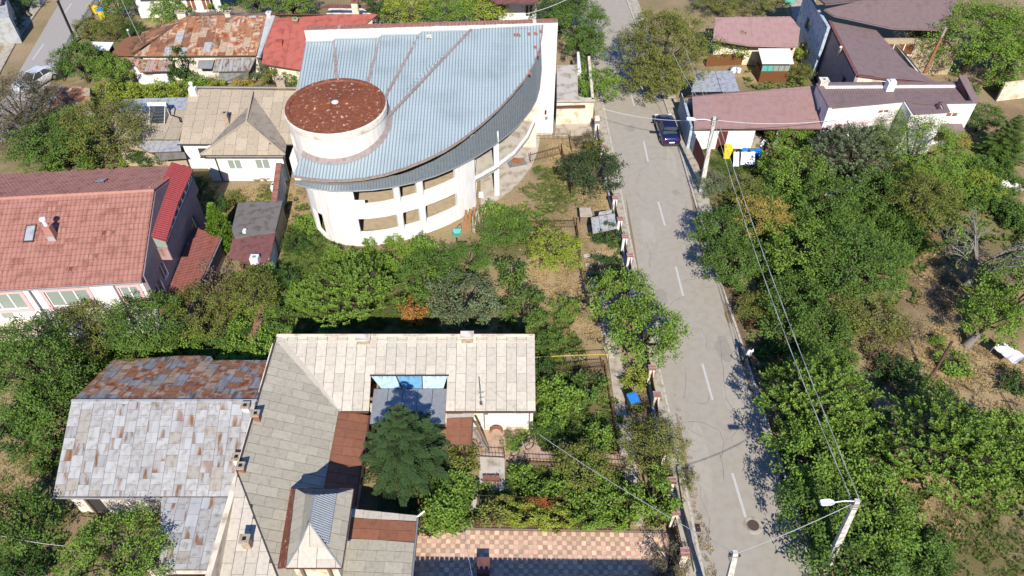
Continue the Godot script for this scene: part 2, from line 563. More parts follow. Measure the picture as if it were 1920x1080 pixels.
# ---------------------------------------------------------------- ground, street, paving
func build_setting() -> void:
	# soil and grass colours over the whole ground, in patches with ragged edges
	var soil := Color(0.43, 0.35, 0.24)
	var grass := Color(0.085, 0.125, 0.03)
	var olive := Color(0.19, 0.18, 0.08)
	var earth := Color(0.27, 0.205, 0.14)
	var pale := Color(0.42, 0.35, 0.26)
	var straw := Color(0.53, 0.42, 0.265)
	var patches := [
		[0.0, -40.0, 20.0, 14.0, straw, 0.3], [-12.0, -39.5, 6.0, 5.0, grass, 0.9], [-16.2, -43.0, 2.2, 6.0, grass, 1.0], [-3.0, -43.6, 6.0, 1.2, pale, 0.9], [-9.0, -36.0, 10.0, 3.0, grass, 0.7],
		[3.6, -50.5, 2.8, 2.6, grass, 0.8], [3.4, -53.5, 2.0, 1.2, grass, 0.8], [1.2, -51.0, 2.0, 3.0, pale, 0.8], [5.2, -55.5, 2.4, 4.0, straw, 0.9], [6.0, -48.5, 1.4, 5.0, pale, 0.6],
		[2.2, -43.0, 3.2, 4.0, straw, 0.7], [-0.5, -44.5, 3.5, 2.6, grass, 0.7], [3.8, -37.5, 2.6, 3.6, straw, 0.9], [2.0, -40.2, 1.6, 2.0, straw, 0.9], [2.3, -35.0, 2.2, 2.0, grass, 0.8],
		[4.2, -31.6, 3.2, 1.0, earth, 0.9], [4.4, -27.0, 3.4, 5.0, olive, 1.0], [3.6, -27.0, 2.4, 2.6, grass, 0.5], [3.0, -22.0, 6.0, 2.6, olive, 1.0], [-0.6, -22.5, 2.0, 2.0, grass, 0.7], [-4.5, -21.4, 3.4, 2.4, olive, 0.8],
		[8.2, -46.0, 1.0, 8.0, straw, 0.7], [9.0, -26.0, 1.2, 6.0, earth, 0.8],
		[21.0, -55.2, 4.2, 2.6, grass, 1.0], [19.0, -50.5, 3.4, 1.6, olive, 0.9], [24.6, -53.0, 2.2, 3.0, earth, 1.0],
		[28.0, -45.0, 14.0, 9.0, olive, 0.7], [33.0, -40.0, 7.0, 5.0, earth, 0.9], [32.0, -44.0, 4.0, 3.0, Color(0.30, 0.15, 0.08), 0.8], [33.5, -42.0, 3.0, 1.6, straw, 0.8],
		[24.4, -35.4, 2.4, 2.0, straw, 1.0], [30.0, -32.0, 4.4, 3.4, straw, 1.0], [27.8, -28.0, 3.0, 1.8, straw, 0.7], [36.0, -30.0, 3.0, 4.0, straw, 0.7], [24.0, -22.0, 4.0, 3.4, straw, 0.9], [27.0, -20.5, 3.4, 3.4, olive, 0.7], [26.0, -17.5, 6.0, 2.0, olive, 0.8],
		[18.4, -33.0, 1.6, 6.0, earth, 1.0], [18.6, -24.0, 1.8, 6.0, earth, 0.9], [17.2, -36.8, 1.0, 2.4, Color(0.26, 0.15, 0.09), 0.9],
		[-29.0, -21.0, 5.0, 5.0, olive, 0.8], [-30.5, -23.0, 2.0, 2.6, straw, 0.6], [-23.5, -19.0, 3.4, 2.2, Color(0.23, 0.17, 0.13), 1.0], [-26.0, -31.0, 8.0, 4.0, olive, 0.9], [-36.0, -33.5, 3.0, 2.6, grass, 1.0],
		[-20.5, -49.0, 4.6, 3.0, straw, 0.8], [-21.0, -48.0, 2.6, 1.4, olive, 0.7], [-24.0, -46.0, 2.6, 4.0, earth, 0.8], [-30.0, -56.0, 8.0, 5.0, olive, 0.8], [-30.0, -65.0, 12.0, 4.0, olive, 0.7],
		[-45.0, -62.0, 9.0, 9.0, olive, 0.6], [-43.0, -75.0, 6.0, 7.0, olive, 0.8], [-38.0, -82.0, 5.0, 2.0, straw, 0.8], [29.0, -68.0, 5.0, 6.0, olive, 0.7], [25.5, -70.5, 3.0, 2.0, straw, 0.9], [46.0, -66.0, 5.0, 5.0, pale, 0.9], [50.0, -60.0, 6.0, 6.0, earth, 0.8],
		[36.0, -52.0, 12.0, 4.0, olive, 0.8], [38.0, -50.0, 3.0, 3.0, earth, 0.9],
	]
	var xs := PackedFloat32Array([-900, -400, -200, -120, -90])
	var k := -80.0
	while k <= 80.0:
		xs.append(k)
		k += 0.5
	xs.append_array(F([90, 120, 200, 400, 900]))
	var zs := PackedFloat32Array([-1200, -600, -300, -180, -130, -112])
	k = -102.0
	while k <= -6.0:
		zs.append(k)
		k += 0.5
	zs.append_array(F([0, 10, 40, 120, 400]))
	var st := SurfaceTool.new()
	st.begin(Mesh.PRIMITIVE_TRIANGLES)
	st.set_smooth_group(0)
	for z in zs:
		for x in xs:
			var c := soil.lerp(olive, clampf(0.35 + noise.get_noise_2d(x * 0.35, z * 0.35) * 0.9, 0.0, 1.0) * 0.75)
			if absf(x) < 81 and z > -103:
				var rag := noise.get_noise_2d(x * 1.5, z * 1.5) * 0.45 + noise.get_noise_2d(x * 5.0 + 40, z * 5.0) * 0.25
				for p in patches:
					var dx: float = (x - p[0]) / p[2]
					var dz: float = (z - p[1]) / p[3]
					var d := dx * dx + dz * dz
					if d < 2.4:
						c = c.lerp(p[4], clampf((1.0 - sqrt(d) + rag) * 2.6, 0.0, 1.0) * p[5])
			var y := -0.02 + (noise.get_noise_2d(x * 1.2, z * 1.2) - 0.5) * 0.05
			st.set_color(c)
			st.set_normal(Vector3.UP)
			st.add_vertex(Vector3(x, minf(y, -0.012), z))
	var w := xs.size()
	for j in zs.size() - 1:
		for i in w - 1:
			var a := j * w + i
			for q in [a, a + 1, a + w, a + 1, a + w + 1, a + w]:
				st.add_index(q)
	st.generate_normals()
	var gm := mat("ground", Color(1, 1, 1), 0.98, "straw", 0.21, "grain", 3.0)
	gm.vertex_color_use_as_albedo = true
	var g := mpart("ground", st.commit(), gm, self)
	g.set_meta("kind", "structure")

	# the street and its kerbs; left and right edges measured every few metres
	var le := [Vector3(6.6, 0, -112), Vector3(7.6, 0, -90), Vector3(8.5, 0, -75), Vector3(9.15, 0, -64), Vector3(9.35, 0, -57), Vector3(9.55, 0, -49), Vector3(9.75, 0, -41), Vector3(10.1, 0, -34), Vector3(10.35, 0, -28), Vector3(10.55, 0, -22.6), Vector3(10.7, 0, -17), Vector3(10.9, 0, -8)]
	var re := [Vector3(12.4, 0, -112), Vector3(13.6, 0, -90), Vector3(14.6, 0, -75), Vector3(15.25, 0, -64), Vector3(15.45, 0, -55), Vector3(15.65, 0, -46), Vector3(15.85, 0, -40), Vector3(16.15, 0, -35), Vector3(16.35, 0, -29), Vector3(16.6, 0, -24), Vector3(16.95, 0, -17), Vector3(17.3, 0, -8)]
	var s := Shape.new()
	for i in le.size() - 1:
		s.quad(le[i] + Vector3(-0.05, 0.004, 0), re[i] + Vector3(0.05, 0.004, 0), re[i + 1] + Vector3(0.05, 0.004, 0), le[i + 1] + Vector3(-0.05, 0.004, 0))
	structure("road", s, mats["road"])
	ribbon("kerb", le, -0.16, 0.0, 0.11, "kerb")
	ribbon("kerb", re, 0.0, 0.16, 0.11, "kerb")
	ribbon("pavement", le, -1.05, -0.165, 0.09, "walk")
	ribbon("pavement", re.slice(0, 6), 0.165, 1.35, 0.09, "walk")
	ribbon("pavement", re.slice(5), 0.165, 0.75, 0.04, "earth_walk" if mats.has("earth_walk") else mat("earth_walk", lin(0.20, 0.155, 0.115), 0.97, "straw", 0.4).resource_name)
	# dashes along the crown of the street
	for d in [[Vector2(12.35, -58.37), Vector2(12.36, -55.22)], [Vector2(12.51, -49.57), Vector2(12.65, -46.47)], [Vector2(12.81, -41.63), Vector2(12.89, -38.48)], [Vector2(13.2, -32.04), Vector2(13.34, -29.0)], [Vector2(13.54, -23.55), Vector2(13.73, -20.64)], [Vector2(12.0, -67.4), Vector2(12.15, -64.4)], [Vector2(11.5, -77), Vector2(11.65, -74)]]:
		var p := Shape.new()
		var x := Vector2(d[1].y - d[0].y, d[0].x - d[1].x).normalized() * 0.08
		p.face(V([Vector3(d[0].x - x.x, 0.009, d[0].y - x.y), Vector3(d[0].x + x.x, 0.009, d[0].y + x.y), Vector3(d[1].x + x.x, 0.009, d[1].y + x.y), Vector3(d[1].x - x.x, 0.009, d[1].y - x.y)]), Vector3.UP)
		structure("road_marking", p, mats["paint_white"])
	# sealed cracks and patches in the old surface
	var dark_seal := mat("seal", lin(0.17, 0.16, 0.145), 0.9)
	for path in [[Vector2(9.82, -26.67), Vector2(10.43, -27.11), Vector2(11.43, -27.28), Vector2(12.45, -27.2), Vector2(13.22, -26.71), Vector2(13.38, -26.31), Vector2(13.47, -25.72), Vector2(13.24, -25.02), Vector2(12.99, -24.64)], [Vector2(11.35, -26.79), Vector2(11.73, -26.43), Vector2(12.2, -26.19)], [Vector2(14.23, -29.21), Vector2(14.64, -27.73), Vector2(14.98, -26.11)], [Vector2(14.81, -34.06), Vector2(14.69, -32.84), Vector2(14.57, -31.67), Vector2(14.26, -29)], [Vector2(11.92, -31.67), Vector2(11.81, -30.53), Vector2(11.46, -29.21)], [Vector2(13.05, -24.94), Vector2(13.03, -23.81), Vector2(12.92, -22.9)], [Vector2(9.99, -26.43), Vector2(10.22, -25.72), Vector2(11.59, -25.02)]]:
		var c := Shape.new()
		for i in path.size() - 1:
			var a: Vector2 = path[i]
			var b: Vector2 = path[i + 1]
			var m := a.lerp(b, 0.5) + Vector2(rng.randf_range(-0.06, 0.06), rng.randf_range(-0.06, 0.06))
			for e in [[a, m], [m, b]]:
				var q: Vector2 = (e[1] - e[0]).orthogonal().normalized() * rng.randf_range(0.008, 0.02)
				c.face(V([Vector3(e[0].x - q.x, 0.0085, e[0].y - q.y), Vector3(e[0].x + q.x, 0.0085, e[0].y + q.y), Vector3(e[1].x + q.x, 0.0085, e[1].y + q.y), Vector3(e[1].x - q.x, 0.0085, e[1].y - q.y)]), Vector3.UP)
		structure("road_crack", c, dark_seal)
	for i in 16:
		var c := Shape.new()
		var p := Vector2(rng.randf_range(10.6, 15.8), rng.randf_range(-62.0, -19.0))
		var way := rng.randf_range(-0.5, 0.5) + (PI / 2 if i % 3 else 0.0)
		for step in rng.randi_range(4, 11):
			way += rng.randf_range(-0.6, 0.6)
			var q := p + Vector2(cos(way), sin(way)) * rng.randf_range(0.15, 0.45)
			var x := (q - p).orthogonal().normalized() * rng.randf_range(0.006, 0.016)
			if q.x > 10.7 and q.x < 15.5:
				c.face(V([Vector3(p.x - x.x, 0.0084, p.y - x.y), Vector3(p.x + x.x, 0.0084, p.y + x.y), Vector3(q.x + x.x, 0.0084, q.y + x.y), Vector3(q.x - x.x, 0.0084, q.y - x.y)]), Vector3.UP)
			p = q
		if c.v.size():
			structure("road_crack", c, dark_seal)
	# old repairs, tyre-darkened lanes, spills and grit along the kerbs
	mat("tar_patch", lin(0.305, 0.28, 0.24), 0.92, "asphalt", 0.06)
	mat("pale_patch", lin(0.39, 0.358, 0.302), 0.92, "asphalt", 0.05)
	mat("grit", lin(0.30, 0.245, 0.175), 0.97, "straw", 0.5)
	var lift := 0.0068
	for e in [["pale_patch", 11.6, -24.5, 0.9, 3.2], ["tar_patch", 14.9, -33.5, 0.7, 1.5], ["pale_patch", 14.6, -29.0, 0.8, 2.6], ["tar_patch", 11.3, -38.5, 0.55, 0.9], ["pale_patch", 11.2, -46.0, 0.8, 2.2], ["tar_patch", 14.2, -50.8, 0.45, 0.5], ["pale_patch", 14.5, -55.0, 0.6, 2.6], ["tar_patch", 11.4, -60.5, 0.6, 0.7], ["tar_patch", 11.5, -29.2, 0.14, 0.12], ["tar_patch", 14.0, -26.6, 0.16, 0.12], ["tar_patch", 10.9, -33.6, 0.2, 0.14], ["tar_patch", 13.9, -44.3, 0.12, 0.1], ["grit", 10.75, -25.5, 0.18, 3.0], ["grit", 10.1, -36.5, 0.14, 4.0], ["grit", 16.1, -31.5, 0.22, 3.2], ["grit", 15.9, -36.6, 0.32, 1.2], ["grit", 16.5, -22.5, 0.2, 4.0], ["grit", 15.45, -47.5, 0.16, 5.0], ["grit", 9.8, -45.0, 0.12, 5.0]]:
		var p := PackedVector3Array()
		for i in 16:
			var a := TAU * i / 16.0
			var r := 0.72 + 0.5 * noise.get_noise_2d(cos(a) * 2.0 + e[1] * 3.0, sin(a) * 2.0 + e[2]) + rng.randf_range(0.0, 0.12)
			p.append(Vector3(e[1] + cos(a) * e[3] * r, lift, e[2] + sin(a) * e[4] * r))
		lift += 0.0001
		var q := Shape.new()
		q.face(p, Vector3.UP)
		structure("road_patch", q, mats[e[0]])
	# the second street, far off to the left
	var a0 := Vector3(-51.94, 0, -66.68)
	var far := Shape.new()
	far.face(V([Vector3(-51.43, 0, -67.69) + Vector3(0, 0.004, 0), Vector3(-54.69, 0, -88.93) + Vector3(0, 0.004, 0), Vector3(-51.39, 0, -101.62) + Vector3(0, 0.004, 0), Vector3(-48.89, 0, -101.62) + Vector3(0, 0.004, 0), Vector3(-49.8, 0, -88.93) + Vector3(0, 0.004, 0), Vector3(-47.73, 0, -69.23) + Vector3(0, 0.004, 0), Vector3(-46.58, 0, -59.66) + Vector3(0, 0.004, 0), Vector3(-49.94, 0, -56.28) + Vector3(0, 0.004, 0)]), Vector3.UP)
	structure("side_road", far, mat("road_far", lin(0.36, 0.34, 0.315), 0.92, "asphalt", 0.1))
	for d in [[Vector2(-52.84, -86.65), Vector2(-52.56, -83.65)], [Vector2(-51.91, -76.84), Vector2(-51.61, -73.36)], [Vector2(-54.36, -98.22), Vector2(-53.93, -94.98)], [Vector2(-49.78, -77.56), Vector2(-48.96, -76.12)]]:
		var p := Shape.new()
		var x: Vector2 = (d[1] - d[0]).orthogonal().normalized() * 0.08
		p.face(V([Vector3(d[0].x - x.x, 0.009, d[0].y - x.y), Vector3(d[0].x + x.x, 0.009, d[0].y + x.y), Vector3(d[1].x + x.x, 0.009, d[1].y + x.y), Vector3(d[1].x - x.x, 0.009, d[1].y - x.y)]), Vector3.UP)
		structure("road_marking", p, mats["paint_white"])
	var wk := Shape.new()
	wk.slab(V([Vector3(-54.38, 0.1, -73.63), Vector3(-55.17, 0.1, -77.85), Vector3(-56.37, 0.1, -88.71), Vector3(-57.8, 0.1, -88.71), Vector3(-56.66, 0.1, -80.58), Vector3(-55.16, 0.1, -71.19), Vector3(-53.97, 0.1, -66.51), Vector3(-53.46, 0.1, -69.07)]), Vector3(0, -0.12, 0))
	structure("pavement", wk, mats["walk"])

	# paths and slabs in the front gardens
	for e in [["garden_path", [Vector3(6.3, 0.03, -43.42), Vector3(6.73, 0.03, -43.42), Vector3(6.69, 0.03, -35.03), Vector3(6.82, 0.03, -24.92), Vector3(7.02, 0.03, -20.13), Vector3(7.64, 0.03, -20.13), Vector3(7.69, 0.03, -24.92), Vector3(7.47, 0.03, -28.55), Vector3(7.65, 0.03, -31.65), Vector3(7.69, 0.03, -35.03), Vector3(6.98, 0.03, -43.42)], "concrete"],
		["garden_path", [Vector3(1.85, 0.03, -32.11), Vector3(2.29, 0.03, -32.11), Vector3(2.37, 0.03, -25.89), Vector3(1.7, 0.03, -25.89)], "concrete"],
		["yard_paving", [Vector3(-2.74, 0.03, -26.65), Vector3(1.79, 0.03, -26.73), Vector3(1.81, 0.03, -25.08), Vector3(7.08, 0.03, -24.85), Vector3(7.15, 0.03, -24.24), Vector3(1.33, 0.03, -24.47), Vector3(-0.33, 0.03, -24.54), Vector3(-2.34, 0.03, -25)], "yard"],
		["concrete_slab", [Vector3(-2, 0.05, -24.84), Vector3(-0.47, 0.05, -24.84), Vector3(-0.42, 0.05, -22.34), Vector3(-2.03, 0.05, -22.48)], "concrete_pale"],
		["garden_path", [Vector3(-2.32, 0.03, -22.49), Vector3(-2.03, 0.03, -22.49), Vector3(-2.26, 0.03, -19.97), Vector3(-2.6, 0.03, -19.97)], "concrete_pale"],
		["yard_paving", [Vector3(19.47, 0.04, -59.6), Vector3(23.52, 0.04, -59.6), Vector3(22.28, 0.04, -58.56), Vector3(21.74, 0.04, -58.39), Vector3(18.4, 0.04, -57.88), Vector3(17.62, 0.04, -58.56)], "walk"],
		["yard_paving", [Vector3(33.45, 0.04, -87.41), Vector3(36.67, 0.04, -87.41), Vector3(34.35, 0.04, -81.34), Vector3(32.34, 0.04, -80.7)], "walk"],
		["concrete_apron", [Vector3(4.22, 0.05, -61.37), Vector3(7.83, 0.05, -61.55), Vector3(7.67, 0.05, -59.41), Vector3(4.03, 0.05, -59.24)], "concrete"],
		["yard_paving", [Vector3(-25.4, 0.03, -20.7), Vector3(-20.51, 0.03, -20.13), Vector3(-19.24, 0.03, -17.14), Vector3(-26.34, 0.03, -17.14)], "earth"]]:
		if e[2] == "yard":
			mat("yard", lin(0.44, 0.315, 0.235), 0.92, "stain", 0.35)
		if e[2] == "earth":
			mat("earth", lin(0.30, 0.225, 0.17), 0.97, "straw", 0.3)
		var p := Shape.new()
		p.slab(PackedVector3Array(e[1]), Vector3(0, -0.1, 0))
		structure(e[0], p, mats[e[2]])
	# red and cream tiles of the forecourt, each a slab of its own; the rows under shade at the edge joined
	var bed := Shape.new()
	bed.slab(V([Vector3(-5.6, 0.02, -20.02), Vector3(8.8, 0.02, -19.8), Vector3(8.9, 0.02, -10), Vector3(-5.6, 0.02, -10)]), Vector3(0, -0.1, 0))
	var court := structure("forecourt", bed, mat("joint", lin(0.25, 0.19, 0.155), 0.95))
	var pitch := 0.277
	var kinds := []
	for i in 4:
		kinds.append([mat("cream_tile_%d" % i, lin(0.53, 0.405, 0.265) * [1.12, 1.04, 1.2, 1.08][i], 0.85, "mottle", 0.4), mat("rose_tile_%d" % i, lin(0.43, 0.25, 0.195) * [1.16, 1.06, 1.24, 1.1][i], 0.85, "mottle", 0.4)])
	var proto := Shape.new()
	proto.box(Vector3(0, -0.02, 0), Vector3(pitch - 0.008, 0.05, pitch - 0.008))
	var tile := proto.mesh()
	var rest := [Shape.new(), Shape.new()]
	var made := 0
	for j in 36:
		for i in 52:
			var x := -5.45 + (i + 0.5) * pitch
			var z := -19.86 + (j + 0.5) * pitch + 0.0155 * (x + 5.0)
			var hue := (i + j) % 2
			var y := 0.045 + rng.randf_range(-0.003, 0.003)
			if j < 12 and made < 300 and (j > 0 or i % 2 == 0) and absf(x - 1.6) < 7.2 and rng.randf() < 0.62:
				var o := mpart("tile", tile, kinds[rng.randi() % 4][hue], court)
				o.position = Vector3(x, y, z)
				o.rotation = Vector3(rng.randf_range(-0.01, 0.01), -0.0155, rng.randf_range(-0.01, 0.01))
				made += 1
			else:
				rest[hue].box(Vector3(x, y - 0.02, z), Vector3(pitch - 0.008, 0.05, pitch - 0.008), Basis(Vector3.UP, -0.0155))
	stuff(part("tiles", rest[0], kinds[0][0], court))
	stuff(part("tiles", rest[1], kinds[1][1], court))

# A strip that follows an edge line, between two sideways offsets, raised by h.
func ribbon(called: String, line: Array, x0: float, x1: float, h: float, m: String) -> void:
	var s := Shape.new()
	for i in line.size() - 1:
		var a: Vector3 = line[i]
		var b: Vector3 = line[i + 1]
		var top := V([a + Vector3(x0, h, 0), b + Vector3(x0, h, 0), b + Vector3(x1, h, 0), a + Vector3(x1, h, 0)])
		s.slab(top, Vector3(0, -h - 0.1, 0))
	structure(called, s, mats[m])


# ---------------------------------------------------------------- the unfinished house with the fan roof
func roof_h(z: float) -> float:
	return 7.1 + 0.247 * (-43.7 - z)

func build_curved_house() -> void:
	var o := thing("curved_house", "large unfinished white house with curved front, blue-grey fan roof and round tower", "house", Vector3.ZERO)
	var tc := Vector3(-13.3, 0, -48.9)
	var tr := 3.75
	# curved front wall with two rows of glassless openings
	var line := [Vector2(-14.2, -44.35), Vector2(-13.4, -44.1), Vector2(-12.2, -43.97), Vector2(-11.0, -44.05), Vector2(-9.8, -44.3), Vector2(-8.6, -44.72), Vector2(-7.4, -45.27), Vector2(-6.2, -45.95), Vector2(-5.2, -46.62), Vector2(-4.3, -47.35), Vector2(-3.6, -48.05), Vector2(-3.03, -48.75)]
	var open := [Vector2(-11.95, -9.05), Vector2(-8.55, -7.35), Vector2(-6.85, -4.45)]
	var fw := curve_wall("front_wall", o, line, 0.0, 6.05, 0.3, open, [Vector2(1.35, 2.85), Vector2(4.2, 5.6)], mats["wall_white"])
	curve_wall("side_curve_wall", o, [Vector2(-16.9, -49.0), Vector2(-16.55, -47.2), Vector2(-16.0, -45.9), Vector2(-15.3, -45.05), Vector2(-14.2, -44.352)], 0.0, 6.4, 0.3, [Vector2(-15.85, -14.95)], [Vector2(0.3, 2.6), Vector2(4.7, 5.7)], mats["wall_white"])
	# plaster band joining tower and front wall, round columns between the openings
	for x in [[-8.8, -44.66], [-7.1, -45.42]]:
		for v in [[1.35, 2.85], [4.2, 5.6]]:
			var c := Shape.new()
			c.lathe(Vector3(x[0], 0, x[1] - 0.02), PackedVector2Array([Vector2(0.27, v[0] - 0.02), Vector2(0.27, v[1] + 0.02)]), 16)
			part("column", c, mats["wall_clean"], o)
	# floors and the wall behind, all bare plaster
	for h in [0.45, 3.15]:
		var f := Shape.new()
		var p := PackedVector3Array()
		for q in line:
			p.append(Vector3(q.x + 0.05, h, q.y - 0.32))
		p.append(Vector3(-3.3, h, -50.5))
		p.append(Vector3(-3.3, h, -54.5))
		p.append(Vector3(-15.5, h, -54.5))
		f.slab(p, Vector3(0, -0.25, 0))
		part("floor_slab", f, mats["wall_beige"], o)
	wall("inner_wall", o, Vector3(-16, 0, -52.3), Vector3(-3.3, 0, -52.3), 0.0, 7.6, 0.25, [], mats["wall_beige"])
	wall("side_wall", o, Vector3(-3.05, 0, -48.72), Vector3(-3.05, 0, -53.5), 0.0, 6.9, 0.25, [[1.2, 3.6, 0.5, 2.7], [1.2, 3.6, 3.2, 5.4]], mats["wall_white"])
	# open terrace under the wide end of the roof
	var edge := [Vector2(-3.0, -48.75), Vector2(-1.29, -50.35), Vector2(0.3, -52.4), Vector2(1.45, -54.8), Vector2(2.05, -57.0), Vector2(2.3, -59.3)]
	var terrace := PackedVector3Array()
	for q in edge:
		terrace.append(Vector3(q.x + 0.35, 0.08, q.y + 0.25))
	terrace.append(Vector3(-3.0, 0.08, -59.2))
	var ts := Shape.new()
	ts.slab(terrace, Vector3(0, -0.2, 0))
	part("terrace_floor", ts, mats["concrete_pale"], o)
	var slab := PackedVector3Array()
	for q in edge:
		slab.append(Vector3(q.x, 2.95, q.y))
	slab.append(Vector3(-3.0, 2.95, -59.2))
	ts = Shape.new()
	ts.slab(slab, Vector3(0, -0.22, 0))
	part("balcony_floor", ts, mats["concrete_pale"], o)
	curve_wall("balcony_edge", o, edge, 2.7, 3.12, 0.22, [], [], mats["wall_clean"])
	for q in [[edge[1], 0.08, 2.68], [edge[1], 3.13, 6.6]]:
		var c := Shape.new()
		c.box(Vector3(q[0].x, (q[1] + q[2]) / 2, q[0].y - 0.12), Vector3(0.42, q[2] - q[1], 0.34))
		part("column", c, mats["wall_clean"], o)
	wall("terrace_back_wall", o, Vector3(-3.0, 0, -57.4), Vector3(2.2, 0, -57.4), 0.0, 6.4, 0.25, [[1.2, 2.2, 0.1, 2.2], [1.2, 2.2, 3.0, 5.1]], mats["wall_cream"])
	# the tall rear wall with its tile coping
	wall("rear_wall", o, Vector3(-17.3, 0, -58.5), Vector3(3.85, 0, -59.45), 0.0, 11.05, 0.45, [], mats["wall_white"], 11.25)
	var ang := atan2(0.95, 21.15)
	for i in 70:
		var f := (i + 0.5) / 70.0
		var c := Shape.new()
		c.box(Vector3.ZERO, Vector3(0.285, 0.05, 0.62))
		var t := part("coping_tile", c, mats[["coping_red", "coping_red", "rose_roof", "plaster_worn"][rng.randi() % (4 if i % 9 == 0 else 2)]], o)
		t.position = Vector3(lerpf(-17.3, 3.85, f), lerpf(11.05, 11.25, f) + 0.03, lerpf(-58.72, -59.67, f))
		t.rotation = Vector3(rng.randf_range(-0.03, 0.05), ang, 0)
	wall("end_wall", o, Vector3(-17.35, 0, -58.9), Vector3(-16.75, 0, -48.3), 0.0, 8.6, 0.3, [], mats["wall_white"], 7.4)
	# fan of roof sectors: the far edge steps down towards the left, flashings run out from the tower
	var back := [[Vector3(-17.35, 10.0, -58.4), Vector3(-14.9, 10.0, -58.5), Vector3(-14.2, 8.85, -51.2)], [Vector3(-14.9, 10.2, -58.5), Vector3(-11.0, 10.2, -58.65), Vector3(-11.9, 8.85, -51.2)], [Vector3(-11.0, 10.45, -58.65), Vector3(-7.6, 10.45, -58.8), Vector3(-10.5, 8.75, -50.4)], [Vector3(-7.6, 10.7, -58.8), Vector3(-3.4, 10.7, -58.95), Vector3(-9.7, 8.65, -49.6)]]
	var prof := PackedVector2Array([Vector2(0, 0), Vector2(0.03, 0.035), Vector2(0.055, 0.035), Vector2(0.085, 0.0), Vector2(0.245, 0.0)])
	var roof := Shape.new()
	roof.slab(V([Vector3(-17.3, 8.55, -50.4), Vector3(-17.3, 9.75, -58.45), Vector3(-3.4, 10.3, -58.95), Vector3(-9.3, 8.2, -48.4), Vector3(-11, 8.0, -46)]), Vector3(0, -0.1, 0))
	var rf := part("roof", roof, mats["wall_beige"], o)
	# sector corners: near left, far left, far right, near right
	var flash_pts := [[Vector3(-17.05, 9.0, -51.9), Vector3(-15.6, 8.62, -50.2)], [Vector3(-14.9, 10.12, -58.45), Vector3(-13.7, 8.95, -51.2)], [Vector3(-11.0, 10.35, -58.6), Vector3(-11.7, 8.95, -50.9)], [Vector3(-7.6, 10.6, -58.75), Vector3(-10.4, 8.8, -50.0)], [Vector3(-3.4, 10.85, -58.9), Vector3(-9.6, 8.65, -49.1)]]
	var near_right := [Vector3(-13.3, 8.86, -51.0), Vector3(-11.7, 8.86, -50.9), Vector3(-10.4, 8.7, -50.0), Vector3(-9.5, 8.5, -49.0)]
	var near_left := [Vector3(-17.05, 8.85, -51.6), Vector3(-13.7, 8.86, -51.1), Vector3(-11.7, 8.86, -50.9), Vector3(-10.4, 8.7, -50.0)]
	for i in 4:
		var t := plane(back[i][0], back[i][1] - back[i][0], near_left[i] - back[i][0])
		var poly := on_plane(t, [back[i][0] + Vector3(0, 0, 0), back[i][1], near_right[i], near_left[i]])
		if i == 0:
			poly = on_plane(t, [back[0][0], back[0][1], Vector3(-13.7, 8.86, -51.1), Vector3(-15.4, 8.6, -50.2), Vector3(-17.0, 8.8, -51.7)])
		tiling("roof_sector", rf, t, poly, prof, 0.38, 0.012, mats["blue_roof"], 0.03, 0.66)
	var lt := plane(Vector3(-17.02, 8.9, -52.0), Vector3(1.4, -0.35, 1.6), Vector3(0.1, -0.5, 2.4))
	tiling("roof_sector", rf, lt, on_plane(lt, [Vector3(-17.02, 8.9, -52.0), Vector3(-15.7, 8.55, -50.3), Vector3(-16.5, 8.3, -48.9), Vector3(-16.95, 8.45, -49.6)]), prof, 0.38, 0.012, mats["blue_roof"], 0.03, 0.66)
	# the big front sector down to the curved eave
	var eave := [Vector2(-16.15, -43.85), Vector2(-15.0, -43.62), Vector2(-13.6, -43.45), Vector2(-12.2, -43.45), Vector2(-10.8, -43.6), Vector2(-9.4, -43.95), Vector2(-8.0, -44.5), Vector2(-6.5, -45.25), Vector2(-5.0, -46.2), Vector2(-3.6, -47.4), Vector2(-2.3, -48.75), Vector2(-1.0, -50.3), Vector2(0.1, -51.85), Vector2(1.0, -53.3), Vector2(1.75, -54.9), Vector2(2.25, -56.7), Vector2(2.5, -58.3), Vector2(2.6, -59.4)]
	var outline := [Vector3(-3.4, roof_h(-58.95), -58.95)]
	for i in range(eave.size() - 1, -1, -1):
		outline.append(Vector3(eave[i].x, roof_h(eave[i].y), eave[i].y))
	outline.append(Vector3(-15.7, roof_h(-45.6), -45.6))
	for k in 10:
		var a := deg_to_rad(126.0 - k * 15.5)
		var p := Vector2(tc.x + cos(a) * (tr + 0.02), tc.z + sin(a) * (tr + 0.02))
		outline.append(Vector3(p.x, roof_h(p.y), p.y))
	outline.append(Vector3(-9.8, roof_h(-50.3), -50.3))
	var ft := plane(Vector3(-3.4, roof_h(-58.95), -58.95), Vector3.RIGHT, Vector3(0, -0.247, 1))
	tiling("roof_sector", rf, ft, on_plane(ft, outline), prof, 0.38, 0.012, mats["blue_roof"], 0.03, 0.66)
	# the plywood under it, set back from the tiles
	var under := PackedVector3Array()
	for q in outline:
		under.append(q - Vector3(0, 0.06, 0))
	var us := Shape.new()
	us.slab(under, Vector3(0, -0.08, 0))
	part("roof_boarding", us, mats["wall_beige"], rf)
	for f in flash_pts:
		var s := Shape.new()
		s.bar(f[0] + Vector3(0, 0.06, 0), f[1] + Vector3(0, 0.06, 0), 0.24, 0.05)
		part("flashing", s, mats["blue_flash"], rf)
	var trim := Shape.new()
	for i in eave.size() - 1:
		trim.bar(Vector3(eave[i].x, roof_h(eave[i].y) + 0.02, eave[i].y), Vector3(eave[i + 1].x, roof_h(eave[i + 1].y) + 0.02, eave[i + 1].y), 0.1, 0.14)
	part("eave_trim", trim, mats["blue_flash"], rf)
